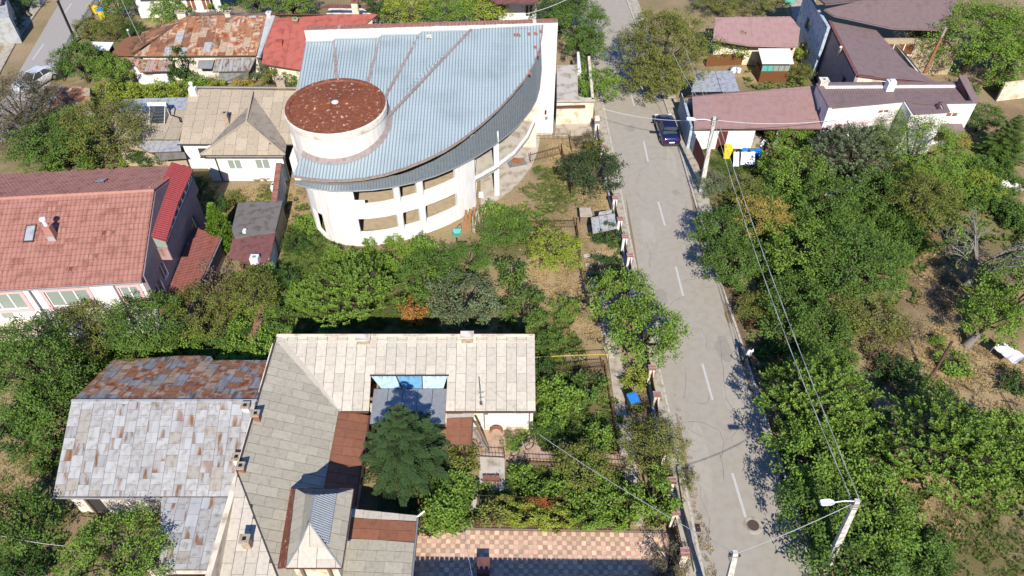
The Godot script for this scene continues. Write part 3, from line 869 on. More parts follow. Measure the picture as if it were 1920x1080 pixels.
	for i in back.size():
		var s := Shape.new()
		s.bar(back[i][0] + Vector3(0, 0.07, 0.05), back[i][1] + Vector3(0, 0.07, 0.05), 0.16, 0.06)
		part("ridge_cap", s, mats["blue_roof"], rf)
	# places where the coating has flaked off to red primer
	for p in [[0.4, -58.2, 0.5, 0.34], [1.4, -58.3, 0.28, 0.32], [1.95, -58.35, 0.3, 0.32], [2.4, -58.6, 0.22, 0.34], [1.9, -56.8, 0.28, 0.3], [2.25, -56.0, 0.26, 0.3], [1.45, -53.9, 0.24, 0.36], [-6.9, -58.0, 0.4, 0.4]]:
		var s := Shape.new()
		s.box(Vector3(0, 0.085, 0), Vector3(p[2], 0.008, p[3]))
		s.box(Vector3(p[2] * 0.3, 0.084, p[3] * 0.35), Vector3(p[2] * 0.7, 0.007, p[3] * 0.5))
		var q := part("flaked_patch", s, mats["coping_red"] if p[0] > -5 else mats["plaster_worn"], rf)
		q.transform = Transform3D(ft.basis, Vector3(p[0], roof_h(p[1]) + 0.012, p[1]))
	# steep metal skirt that hangs below the eave; its lower edge is nearly level
	var low := [Vector3(-16.1, 6.5, -43.75), Vector3(-15.0, 6.35, -43.5), Vector3(-13.5, 6.15, -43.35), Vector3(-12.0, 6.0, -43.5), Vector3(-10.5, 5.9, -43.75), Vector3(-9.0, 5.8, -44.2), Vector3(-7.5, 5.72, -44.85), Vector3(-5.9, 5.65, -45.75), Vector3(-4.3, 5.6, -46.95), Vector3(-2.8, 5.55, -48.4), Vector3(-1.35, 5.55, -50.0), Vector3(-0.1, 5.55, -51.7), Vector3(0.85, 5.57, -53.3), Vector3(1.6, 5.6, -54.9), Vector3(2.1, 5.65, -56.4), Vector3(2.4, 5.9, -57.8), Vector3(2.6, 7.1, -59.35)]
	for i in low.size() - 1:
		var s := Shape.new()
		var a0: Vector3 = low[i]
		var a1: Vector3 = low[i + 1]
		var b0 := skirt_top(eave, a0)
		var b1 := skirt_top(eave, a1)
		var n := 7
		for k in n:
			var f0 := float(k) / n
			var f1 := (k + 0.62) / n
			var f2 := (k + 1.0) / n
			var out := Vector3(a1.z - a0.z, 0, a0.x - a1.x).normalized() * -0.03 + Vector3(0, 0.02, 0)
			s.quad(b0.lerp(b1, f0), b0.lerp(b1, f1), a0.lerp(a1, f1), a0.lerp(a1, f0))
			s.quad(b0.lerp(b1, f1), b0.lerp(b1, (f1 + f2) / 2) + out, a0.lerp(a1, (f1 + f2) / 2) + out, a0.lerp(a1, f1))
			s.quad(b0.lerp(b1, (f1 + f2) / 2) + out, b0.lerp(b1, f2), a0.lerp(a1, f2), a0.lerp(a1, (f1 + f2) / 2) + out)
		part("skirt_panel", s, mats["skirt"], o)
	var gut := Shape.new()
	var rr := PackedFloat32Array()
	rr.resize(low.size())
	rr.fill(0.06)
	gut.tube(PackedVector3Array(low), rr, 6)
	part("gutter", gut, mats["metal_grey"], o)
	# soffit between the skirt and the walls
	var sof := Shape.new()
	for i in low.size() - 2:
		var a0: Vector3 = low[i]
		var a1: Vector3 = low[i + 1]
		var inn0 := Vector3(lerpf(a0.x, -8.0, 0.16), a0.y + 0.06, lerpf(a0.z, -53.0, 0.16))
		var inn1 := Vector3(lerpf(a1.x, -8.0, 0.16), a1.y + 0.06, lerpf(a1.z, -53.0, 0.16))
		sof.quad(a0 + Vector3(0, 0.02, 0), a1 + Vector3(0, 0.02, 0), inn1, inn0)
	part("soffit", sof, mats["metal_grey"], o)
	# round tower: shell with two torn openings on the left, worn flat cone on top
	var shell := Shape.new()
	var steps := 48
	for i in steps:
		var a := TAU * i / steps
		var b := TAU * (i + 1) / steps
		var mid := rad_to_deg((a + b) / 2)
		var bands := [[6.6, 9.75]]
		if mid > 146 and mid < 166:
			bands = [[4.0, 7.3 if mid < 157 else 7.0], [8.6, 9.75]]
		elif mid > 128 and mid < 260:
			bands = [[4.0, 9.75]]
		for v in bands:
			var d := Vector3(cos(a), 0, sin(a))
			var e := Vector3(cos(b), 0, sin(b))
			var p := V([tc + d * tr + Vector3(0, v[1], 0), tc + e * tr + Vector3(0, v[1], 0), tc + e * (tr - 0.25) + Vector3(0, v[1], 0), tc + d * (tr - 0.25) + Vector3(0, v[1], 0)])
			shell.slab(p, Vector3(0, v[0] - v[1], 0))
	var tower := part("tower", shell, drips("tower_plaster", lin(0.74, 0.71, 0.655)), o)
	var rim := Shape.new()
	rim.lathe(tc, PackedVector2Array([Vector2(tr - 0.3, 9.55), Vector2(tr + 0.02, 9.55), Vector2(tr + 0.09, 9.4), Vector2(tr + 0.09, 9.82), Vector2(tr - 0.02, 9.92)]), 48)
	part("cornice", rim, mats["plaster_worn"], tower)
	var flash := Shape.new()
	flash.lathe(tc, PackedVector2Array([Vector2(tr - 0.02, 9.922), Vector2(tr + 0.0, 10.0), Vector2(tr - 0.28, 10.0), Vector2(tr - 0.34, 9.88)]), 48)
	part("rim_flashing", flash, mats["cone_sheet_0"], tower)
	for i in 36:
		var a := TAU * i / 36.0
		var b := TAU * (i + 0.965) / 36.0
		var s := Shape.new()
		var c := tc + Vector3(0, 10.15, 0)
		var h := 9.86
		var mid := (a + b) / 2
		s.slab(V([c + Vector3(cos(a), 0, sin(a)) * 0.2, c + Vector3(cos(b), 0, sin(b)) * 0.2, tc + Vector3(cos(b) * (tr - 0.3), h, sin(b) * (tr - 0.3)), tc + Vector3(cos(a) * (tr - 0.3), h, sin(a) * (tr - 0.3))]), Vector3(0, -0.05, 0))
		s.bar(c + Vector3(cos(b), 0.02, sin(b)) * 0.2, tc + Vector3(cos(b) * (tr - 0.3), h + 0.02, sin(b) * (tr - 0.3)), 0.035, 0.05)
		part("cone_panel", s, mats["cone_sheet_%d" % (rng.randi() % 2)], tower)
	var knob := Shape.new()
	knob.lathe(tc, PackedVector2Array([Vector2(0.26, 10.13), Vector2(0.26, 10.22), Vector2(0.01, 10.26)]), 16)
	part("finial", knob, mats["metal_white"], tower)
	var ring := Shape.new()
	for i in steps:
		var a := TAU * i / steps
		var b := TAU * (i + 1) / steps
		var mid := rad_to_deg((a + b) / 2)
		if mid < 128 or mid > 325:
			var d := Vector3(cos(a), 0, sin(a))
			var e := Vector3(cos(b), 0, sin(b))
			var p0 := tc + d * (tr + 0.01)
			var p1 := tc + e * (tr + 0.01)
			var q0 := tc + d * (tr + 0.32)
			var q1 := tc + e * (tr + 0.32)
			ring.quad(p0 + Vector3(0, roof_h(p0.z) + 0.3, 0), p1 + Vector3(0, roof_h(p1.z) + 0.3, 0), q1 + Vector3(0, roof_h(q1.z) + 0.085, 0), q0 + Vector3(0, roof_h(q0.z) + 0.085, 0))
	part("base_flashing", ring, mats["blue_flash"], tower)
	# small marks on the rear wall: a meter box and a lamp
	one_box("meter_box", Vector3(3.1, 2.55, -59.32), Vector3(0.16, 0.4, 0.12), mats["metal_dark"], o)
	one_box("wall_lamp", Vector3(3.2, 1.95, -59.3), Vector3(0.22, 0.22, 0.16), mats["metal_grey"], o)

func skirt_top(eave: Array, low: Vector3) -> Vector3:
	var best := Vector2.ZERO
	var near := 1e9
	for i in eave.size() - 1:
		var p := Geometry2D.get_closest_point_to_segment(Vector2(low.x, low.z), eave[i], eave[i + 1])
		var d := p.distance_to(Vector2(low.x, low.z))
		if d < near:
			near = d
			best = p
	var inward := (Vector2(-8.0, -54.0) - best).normalized() * 0.2
	return Vector3(best.x + inward.x, roof_h(best.y) - 0.55, best.y + inward.y)

func curve_wall(called: String, parent: Node3D, line: Array, h0: float, h1: float, thick: float, open: Array, rows: Array, m: Material) -> MeshInstance3D:
	var xs := []
	for p in line:
		xs.append(p.x)
	for w in open:
		xs.append(w.x)
		xs.append(w.y)
	xs.sort()
	var at := func(x: float) -> Vector2:
		for i in line.size() - 1:
			if x <= line[i + 1].x + 1e-4:
				return line[i].lerp(line[i + 1], clampf((x - line[i].x) / (line[i + 1].x - line[i].x), 0, 1))
		return line[-1]
	var out := func(x: float) -> Vector2:
		var a: Vector2 = at.call(x - 0.15)
		var b: Vector2 = at.call(x + 0.15)
		return Vector2(b.y - a.y, a.x - b.x).normalized() * thick
	var s := Shape.new()
	for i in xs.size() - 1:
		if xs[i + 1] - xs[i] < 0.005:
			continue
		var p0: Vector2 = at.call(xs[i])
		var p1: Vector2 = at.call(xs[i + 1])
		var o0: Vector2 = out.call(xs[i])
		var o1: Vector2 = out.call(xs[i + 1])
		var bands := [Vector2(h0, h1)]
		for w in open:
			if xs[i] >= w.x - 1e-3 and xs[i + 1] <= w.y + 1e-3:
				bands = []
				var v := h0
				for r in rows:
					bands.append(Vector2(v, r.x))
					v = r.y
				bands.append(Vector2(v, h1))
		for b in bands:
			s.slab(V([Vector3(p0.x, b.y, p0.y), Vector3(p1.x, b.y, p1.y), Vector3(p1.x + o1.x, b.y, p1.y + o1.y), Vector3(p0.x + o0.x, b.y, p0.y + o0.y)]), Vector3(0, b.x - b.y, 0))
	return part(called, s, m, parent)


# ---------------------------------------------------------------- the L-shaped house with cement sheet roofs
func keys_of(base: String, n: int) -> Array:
	var r := []
	for i in n:
		r.append("%s_%d" % [base, i])
	return r

func deck(parent: Node3D, pts: Array, m := "batten", called := "roof") -> MeshInstance3D:
	var low := PackedVector3Array()
	for p in pts:
		low.append(p - Vector3(0, 0.012, 0))
	var s := Shape.new()
	s.slab(low, Vector3(0, -0.09, 0))
	return part(called, s, mats[m], parent)

func flat(t: Transform3D, pts: Array) -> Array:     # the points moved along y onto the plane
	var r := []
	for p in pts:
		var q: Vector3 = t.affine_inverse() * p
		r.append(t * Vector3(q.x, 0, q.z))
	return r

func build_sheet_roof_house() -> void:
	var o := thing("sheet_roof_house", "L-shaped house with pale cement sheet roof and a small pagoda-topped dormer", "house")
	# walls
	wall("wall", o, Vector3(-2.0, 0, -26.75), Vector3(1.32, 0, -26.75), 0.0, 2.5, 0.3, [], mats["wall_clean"])
	one_box("plinth", Vector3(-0.34, 0.2, -26.72), Vector3(3.4, 0.4, 0.1), mats["wall_cream"], o)
	wall("wall", o, Vector3(1.32, 0, -26.77), Vector3(1.32, 0, -30.7), 0.0, 2.5, 0.3, [], mats["wall_clean"], 4.3)
	wall("wall", o, Vector3(1.3, 0, -30.72), Vector3(-15.0, 0, -30.72), 0.0, 4.28, 0.3, [], mats["wall_cream"])
	wall("wall", o, Vector3(-15.0, 0, -30.4), Vector3(-15.0, 0, -13.5), 0.0, 4.2, -0.3, [], mats["wall_cream"])
	wall("wall", o, Vector3(-9.1, 0, -14.0), Vector3(-9.1, 0, -26.4), 0.0, 1.95, 0.25, [[1.0, 2.4, 0.9, 1.7], [7.5, 9.0, 0.7, 1.8]], mats["wall_cream"])
	wall("wall", o, Vector3(-8.9, 0, -26.9), Vector3(-2.0, 0, -26.9), 0.0, 2.35, 0.2, [[2.0, 3.4, 0.9, 2.0]], mats["wall_cream"])
	wall("wall", o, Vector3(-9.0, 0, -19.7), Vector3(-5.5, 0, -19.7), 0.0, 1.75, -0.2, [], mats["wall_cream"])
	wall("wall", o, Vector3(-5.52, 0, -13.0), Vector3(-5.52, 0, -19.7), 0.0, 1.7, 0.2, [], mats["wall_cream"])
	for x in [-1.75, 1.1]:
		pipe("downpipe", o, [Vector3(x + 0.1, 2.4, -26.6), Vector3(x, 2.2, -26.68), Vector3(x, 0.1, -26.68)], 0.045, mats["metal_grey"])
	one_box("meter_box", Vector3(-1.62, 1.95, -26.66), Vector3(0.26, 0.34, 0.12), mats["metal_grey"], o)
	# roof planes
	var n0 := Vector3(-15.05, 4.4, -30.8)
	var north := [n0, Vector3(1.45, 4.4, -30.8), Vector3(1.45, 2.5, -26.4), Vector3(-4.08, 2.5, -26.4), Vector3(-4.05, 3.385, -28.45), Vector3(-8.85, 3.385, -28.45), Vector3(-8.82, 2.5, -26.4), Vector3(-10.75, 2.5, -26.4)]
	var nr := deck(o, north)
	var nt := plane(n0, Vector3.RIGHT, Vector3(0, -1.9, 4.4))
	lay("roof_sheet", nr, nt, on_plane(nt, north), 0.635, 1.12, true, 0.02, keys_of("tan_sheet", 5), 0.013, 0.016, Vector2(0.1, 0.2), 0.004)
	var w1 := Vector3(-15.1, 4.4, -21.1)
	var west := [n0, w1, Vector3(-10.9, 2.62, -13.9), Vector3(-10.7, 2.53, -13.9), Vector3(-10.7, 2.53, -26.42)]
	var wr := deck(o, west)
	var wt := plane(n0, Vector3(0, 0, -1), Vector3(4.35, -1.87, 0))
	lay("roof_sheet", wr, wt, on_plane(wt, west), 0.6, 1.12, true, 0.02, keys_of("sand_sheet", 5), 0.013, 0.016, Vector2(0.0, 0.1), 0.004)
	var south := [w1, Vector3(-10.95, 2.6, -13.9), Vector3(-15.1, 2.6, -13.9)]
	var sr := deck(o, south)
	var so := plane(w1, Vector3.RIGHT, Vector3(0, -1.8, 7.2))
	lay("roof_sheet", sr, so, on_plane(so, south), 0.62, 1.12, true, 0.02, keys_of("tan_sheet", 5), 0.013, 0.016, Vector2(0.05, 0.3), 0.004)
	# brown painted sheets over the verandah, annex with two brown rows
	var ver := [Vector3(-10.72, 2.5, -26.4), Vector3(-8.9, 2.02, -26.4), Vector3(-8.9, 2.02, -13.9), Vector3(-10.72, 2.5, -13.9)]
	var vr := deck(o, ver)
	var vt := plane(ver[0], Vector3(0, 0, -1), Vector3(1.82, -0.48, 0))
	lay("roof_sheet", vr, vt, on_plane(vt, ver), 0.6, 1.12, true, 0.02, keys_of("brown_sheet", 5), 0.012, 0.014, Vector2(0, 0.1), 0.003)
	var ann := [Vector3(-9.1, 2.2, -20.05), Vector3(-5.36, 1.8, -19.8), Vector3(-5.36, 1.8, -13.2), Vector3(-9.1, 2.2, -13.2)]
	var ar := deck(o, ann)
	var at := plane(Vector3(-9.1, 2.2, -20.05), Vector3(0, 0, -1), Vector3(3.74, -0.4, 0))
	for row in [[-20.05, -19.55, "tan_sheet"], [-19.55, -18.35, "brown_sheet"], [-18.35, -13.2, "sand_sheet"]]:
		var z0: float = row[0] if row[0] > -20 else -20.05
		var quad := [Vector3(-9.1, 2.2, z0), Vector3(-5.36, 1.8, z0 + 0.22 if z0 < -20 else z0 + 0.12), Vector3(-5.36, 1.8, row[1] + 0.12), Vector3(-9.1, 2.2, row[1])]
		lay("roof_sheet", ar, at, on_plane(at, quad), 0.6, 1.0, true, 0.02, keys_of(row[2], 5), 0.01, 0.014, Vector2(0.05, 0.3), 0.004)
	# flashings, gutters
	for f in [[n0 + Vector3(0.1, 0.05, 0.1), Vector3(-10.75, 2.57, -26.45), 0.42, "tan_sheet_1"], [w1 + Vector3(0, 0.04, 0), Vector3(-10.9, 2.66, -13.9), 0.08, "metal_dark"], [n0 + Vector3(0, 0.06, -0.05), Vector3(1.45, 4.46, -30.85), 0.2, "wall_cream"], [n0 + Vector3(0, 0.05, 0.1), w1 + Vector3(0, 0.05, 0), 0.12, "metal_dark"]]:
		var s := Shape.new()
		s.bar(f[0], f[1], f[2], 0.03)
		part("flashing", s, mats[f[3]], o)
	for g in [[Vector3(-4.1, 2.46, -26.33), Vector3(1.47, 2.46, -26.33)], [Vector3(-8.85, 1.98, -26.4), Vector3(-8.85, 1.98, -20.3)], [Vector3(-5.3, 1.76, -19.8), Vector3(-5.3, 1.76, -13.2)], [Vector3(-10.8, 2.44, -26.34), Vector3(-8.85, 2.44, -26.34)]]:
		pipe("gutter", o, g, 0.06, mats["rust_iron"] if g[0].z < -25 else mats["metal_grey"])
	# courtyard canopy: three blue panels leaning out of the roof, glazed sheets below
	for k in 3:
		var x0 := -8.85 + k * 1.62
		var x1 := x0 + 1.56
		var y0 := -8.25 + k * 1.32
		var y1 := y0 + 1.28
		board("canopy_panel", o, [Vector3(x0, 3.42, -28.42), Vector3(x1, 3.42, -28.42), Vector3(y1, 2.66, -28.0), Vector3(y0, 2.66, -28.0)], Vector3(0, -0.02, -0.04), mat("blue_sheet_%d" % k, [lin(0.36, 0.52, 0.68), lin(0.13, 0.32, 0.56), lin(0.42, 0.60, 0.74)][k], 0.35, "peel" if k == 9 else "stain", 0.6))
		if k > 0:
			var s := Shape.new()
			s.bar(Vector3(x0 - 0.03, 3.44, -28.4), Vector3(y0 - 0.02, 2.68, -27.97), 0.07, 0.05)
			part("canopy_rib", s, mats["metal_dark"], o)
	var top := Shape.new()
	top.bar(Vector3(-8.9, 3.45, -28.42), Vector3(-3.95, 3.45, -28.42), 0.08, 0.06)
	part("canopy_rail", top, mats["metal_dark"], o)
	for k in 5:
		var x0 := -8.7 + k * 0.93
		board("canopy_sheet", o, [Vector3(x0, 2.62, -28.0), Vector3(x0 + 0.9, 2.62, -28.0), Vector3(x0 + 0.9, 2.3, -25.6), Vector3(x0, 2.3, -25.6)], Vector3(0, -0.015, 0), mats["metal_grey"])
	# brown porch roof by the door, with flaking edges
	var por := [Vector3(-4.02, 2.42, -26.25), Vector3(-2.35, 2.42, -26.32), Vector3(-2.4, 2.15, -24.2), Vector3(-3.95, 2.15, -24.3)]
	var pr := deck(o, por, "batten", "porch_roof")
	var pt := plane(por[0], Vector3.RIGHT, Vector3(0, -0.27, 2.05))
	lay("roof_sheet", pr, pt, on_plane(pt, [por[0] + Vector3(0, 0, 0.3), por[1] + Vector3(-0.1, 0, 0.3), por[2] + Vector3(-0.1, 0, 0), por[3]]), 1.9, 0.6, false, 0.02, keys_of("brown_sheet", 5), 0.012, 0.01, Vector2(-1.0, 0.3), 0.003)
	lay("roof_sheet", pr, pt, on_plane(pt, [por[0], por[1], por[1] + Vector3(0, 0, 0.3), por[0] + Vector3(0, 0, 0.3)]), 1.9, 0.6, false, 0.015, keys_of("tan_sheet", 5))
	# chimneys on the roof ridges
	chimney(o, Vector3(-14.8, 4.0, -24.6), Vector3(0.34, 0.85, 0.34), "brick", "brick_pale")
	chimney(o, Vector3(-14.85, 4.0, -21.25), Vector3(0.34, 0.75, 0.34), "brick", "brick_pale")
	chimney(o, Vector3(-13.75, 3.6, -17.25), Vector3(0.42, 0.75, 0.36), "brick_pale", "brick_pale")
	chimney(o, Vector3(-9.45, 4.1, -30.5), Vector3(0.8, 0.5, 0.4), "brick_pale", "plaster_worn", 0)
	chimney(o, Vector3(-2.85, 4.1, -30.6), Vector3(0.72, 0.65, 0.45), "brick_pale", "plaster_worn", 0)
	# the dormer with its bell-cast pagoda roof
	var d := Shape.new()
	d.slab(V([Vector3(-11.4, 4.2, -19.9), Vector3(-8.95, 4.2, -19.85), Vector3(-8.9, 4.2, -16.05), Vector3(-11.15, 4.2, -16.05)]), Vector3(0, -2.2, 0))
	var dm := part("dormer", d, mats["wall_cream"], o)
	var tl := Vector3(-11.72, 4.3, -20.15)
	var tr := Vector3(-8.6, 4.3, -20.1)
	var br := Vector3(-8.55, 4.3, -15.78)
	var bl := Vector3(-11.32, 4.3, -15.78)
	var a := Vector3(-10.18, 5.75, -17.45)
	var b := Vector3(-10.22, 5.75, -18.95)
	var mid := func(p: Vector3, q: Vector3) -> Vector3: return Vector3(lerpf(p.x, q.x, 0.5), lerpf(p.y, q.y, 0.34), lerpf(p.z, q.z, 0.5))
	var mtl: Vector3 = mid.call(tl, b)
	var mtr: Vector3 = mid.call(tr, b)
	var mbr: Vector3 = mid.call(br, a)
	var mbl: Vector3 = mid.call(bl, a)
	for f in [[[tl, tr, mtr, mtl], "slate_dark", 0.6], [[mtl, mtr, b], "slate_dark", 0.6], [[bl, tl, mtl, mbl], "sand_sheet", 0.62], [[mbl, mtl, b, a], "sand_sheet", 0.62], [[tr, br, mbr, mtr], "sand_sheet", 0.8], [[br, bl, mbl, mbr], "tan_sheet", 0.95], [[mbr, mbl, a], "tan_sheet", 3.0]]:
		var pts: Array = f[0]
		var rd := deck(dm, pts)
		var down: Vector3 = (pts[0] + pts[1]) * 0.5 - (pts[2] + pts[-1]) * 0.5
		var t := plane(pts[2], pts[1] - pts[0], down - (pts[1] - pts[0]).normalized() * down.dot((pts[1] - pts[0]).normalized()))
		if f[1] == "slate_dark":
			mat("slate_dark_0", lin(0.13, 0.14, 0.15), 0.7, "stain", 0.5)
			lay("roof_sheet", rd, t, on_plane(t, pts), 0.62, 1.4, true, 0.02, ["slate_dark_0"])
		else:
			lay("roof_sheet", rd, t, on_plane(t, pts), f[2], 1.2, true, 0.02, keys_of(f[1], 5))
	var sc := [mtr, mbr, a, b]
	var sd := deck(dm, sc)
	var st := plane(b, br - tr, Vector3(1.0, -0.98, 0))
	var scale_prof := PackedVector2Array([Vector2(0, 0), Vector2(0.05, 0.025), Vector2(0.1, 0.0), Vector2(0.12, 0.0)])
	tiling("roof_scales", sd, st, on_plane(st, sc), scale_prof, 0.14, 0.025, mat("scale_metal", lin(0.34, 0.37, 0.385), 0.5, "mottle", 0.5, "", 1.0, 0.2))
	for f in [[a, b], [mbr, a], [mbl, a], [mtl, b], [mtr, b], [br, mbr], [bl, mbl]]:
		var s := Shape.new()
		s.bar(f[0] + Vector3(0, 0.03, 0), f[1] + Vector3(0, 0.03, 0), 0.07, 0.04)
		part("hip_cap", s, mats["metal_grey"], dm)
	for f in [[tl, tr], [tr, br], [br, bl], [bl, tl]]:
		var s := Shape.new()
		s.bar(f[0] + Vector3(0, -0.03, 0), f[1] + Vector3(0, -0.03, 0), 0.1, 0.1)
		part("dormer_fascia", s, mats["rust_iron"], dm)
	board("brown_flashing", dm, [Vector3(-12.32, 3.3, -20.75), Vector3(-11.75, 4.22, -20.1), Vector3(-11.34, 4.22, -15.8), Vector3(-12.1, 3.2, -16.2)], Vector3(0.03, -0.04, 0), mat("brown_sheet_plain", Color(1, 1, 1), 0.75, "peel", 0.25))
	for x in [-10.7, -9.3]:
		one_box("dormer_post", Vector3(x, 3.2, -15.95), Vector3(0.14, 2.0, 0.14), mats["wood"], dm)

# ---------------------------------------------------------------- the long shed with patched metal roof
func build_barn() -> void:
	var o := thing("metal_roof_shed", "long shed with patched grey and rusty sheet metal roof beside a cement-roofed house", "shed")
	wall("wall", o, Vector3(-25.4, 0, -20.95), Vector3(-19.6, 0, -20.95), 0.0, 2.35, 0.25, [[0.9, 1.7, 0.0, 1.9]], mats["plaster_worn"])
	one_box("door", Vector3(-24.1, 0.95, -21.05), Vector3(0.8, 1.9, 0.06), mats["metal_dark"], o)
	one_box("door_frame", Vector3(-24.55, 0.97, -20.93), Vector3(0.12, 1.95, 0.1), mats["wood"], o)
	wall("wall", o, Vector3(-25.5, 0, -29.9), Vector3(-25.4, 0, -20.95), 0.0, 2.3, 0.2, [], mats["plaster_worn"])
	wall("wall", o, Vector3(-15.5, 0, -30.1), Vector3(-25.5, 0, -30.0), 0.0, 2.5, 0.2, [], mats["brick_pale"])
	wall("wall", o, Vector3(-19.6, 0, -20.95), Vector3(-19.5, 0, -16.9), 0.0, 1.5, -0.2, [], mats["plaster_worn"])
	wall("wall", o, Vector3(-19.4, 0, -16.9), Vector3(-15.1, 0, -16.9), 0.0, 1.3, 0.2, [], mats["plaster_worn"])
	var rl := Vector3(-26.05, 4.5, -25.75)
	var rr := Vector3(-15.1, 4.5, -25.75)
	var front := [rl, rr, Vector3(-15.15, 1.55, -16.85), Vector3(-18.9, 1.55, -16.85), Vector3(-19.85, 2.32, -20.7), Vector3(-26.0, 2.32, -20.75)]
	var back := [rl, Vector3(-25.9, 2.75, -30.2), Vector3(-21.5, 2.62, -30.75), Vector3(-19.8, 2.62, -30.75), Vector3(-19.4, 2.75, -30.2), Vector3(-15.3, 2.75, -30.15), rr]
	# the lower front runs on flatter past the eave line
	var f1 := [rl, rr, Vector3(-15.12, 2.3, -20.75), Vector3(-26.0, 2.3, -20.75)]
	var f2 := [Vector3(-15.12, 2.28, -20.7), Vector3(-15.15, 1.56, -16.85), Vector3(-18.95, 1.56, -16.85), Vector3(-19.85, 2.28, -20.7)]
	var zk := ["zinc_sheet_0", "zinc_sheet_1", "zinc_sheet_2", "zinc_sheet_3", "zinc_sheet_4", "zinc_sheet_5", "zinc_flat_0", "zinc_flat_1", "zinc_flat_0", "zinc_flat_1", "zinc_flat_0", "zinc_flat_1", "zinc_flat_2", "zinc_flat_0"]
	var bk := ["zinc_sheet_0", "zinc_sheet_2", "rust_sheet_0", "rust_sheet_2", "rust_flat_0", "rust_sheet_4", "zinc_flat_2", "rust_sheet_1", "zinc_sheet_2", "rust_flat_2"]
	for e in [[f1, Vector3(0, -2.2, 5.0), zk, Vector2(0.0, 0.2)], [f2, Vector3(0, -0.72, 3.85), zk, Vector2(0.35, 0.0)], [back, Vector3(0, -1.75, -4.4), bk, Vector2(0.2, 0.0)]]:
		var t := plane(e[0][0], Vector3.RIGHT, e[1])
		var d := deck(o, flat(t, e[0]))
		lay("roof_sheet", d, t, on_plane(t, e[0]), 0.68, 0.66, true, 0.012, e[2], 0.01, 0.012, e[3], 0.012)
		# folded standing seams between the columns of sheets
		var s := Shape.new()
		var poly := on_plane(t, e[0])
		for i in range(-22, 23):
			var u: float = e[3].x + i * 0.68
			for seg in Geometry2D.intersect_polyline_with_polygon(PackedVector2Array([Vector2(u, -20), Vector2(u, 20)]), poly):
				s.bar(t * Vector3(seg[0].x, 0.03, seg[0].y), t * Vector3(seg[1].x, 0.03, seg[1].y), 0.022, 0.05)
		part("standing_seam", s, mats["metal_grey"], d).set_meta("kind", "stuff")
	var cap := Shape.new()
	cap.bar(rl + Vector3(0, 0.04, 0), rr + Vector3(0, 0.04, 0), 0.16, 0.05)
	part("ridge_cap", cap, mats["zinc_flat_0"], o)
	board("end_flashing", o, [rr + Vector3(0.02, 0.03, 0), Vector3(-15.1, 2.72, -30.1), Vector3(-15.02, 2.3, -30.1), Vector3(-14.98, 4.05, -25.65)], Vector3(0.02, 0, 0), mats["zinc"])
	pipe("gutter", o, [Vector3(-26.05, 2.26, -20.68), Vector3(-19.8, 2.26, -20.63)], 0.06, mats["metal_grey"])
	pipe("downpipe", o, [Vector3(-20.3, 2.2, -20.66), Vector3(-19.8, 1.7, -20.8), Vector3(-19.75, 0.2, -20.8)], 0.05, mats["metal_dark"])
	chimney(o, Vector3(-15.62, 3.9, -25.3), Vector3(0.38, 0.75, 0.36), "metal_white", "brick_pale")
	chimney(o, Vector3(-15.7, 2.6, -22.5), Vector3(0.4, 1.0, 0.4), "wall_clean", "brick_pale")
	chimney(o, Vector3(-15.35, 2.6, -21.9), Vector3(0.5, 0.4, 0.36), "brick", "brick")
	board("low_roof", o, [Vector3(-18.9, 1.1, -16.6), Vector3(-15.15, 1.1, -16.6), Vector3(-15.15, 0.9, -13.5), Vector3(-19.2, 0.9, -13.5)], Vector3(0, -0.06, 0), mats["brown_sheet_1"])


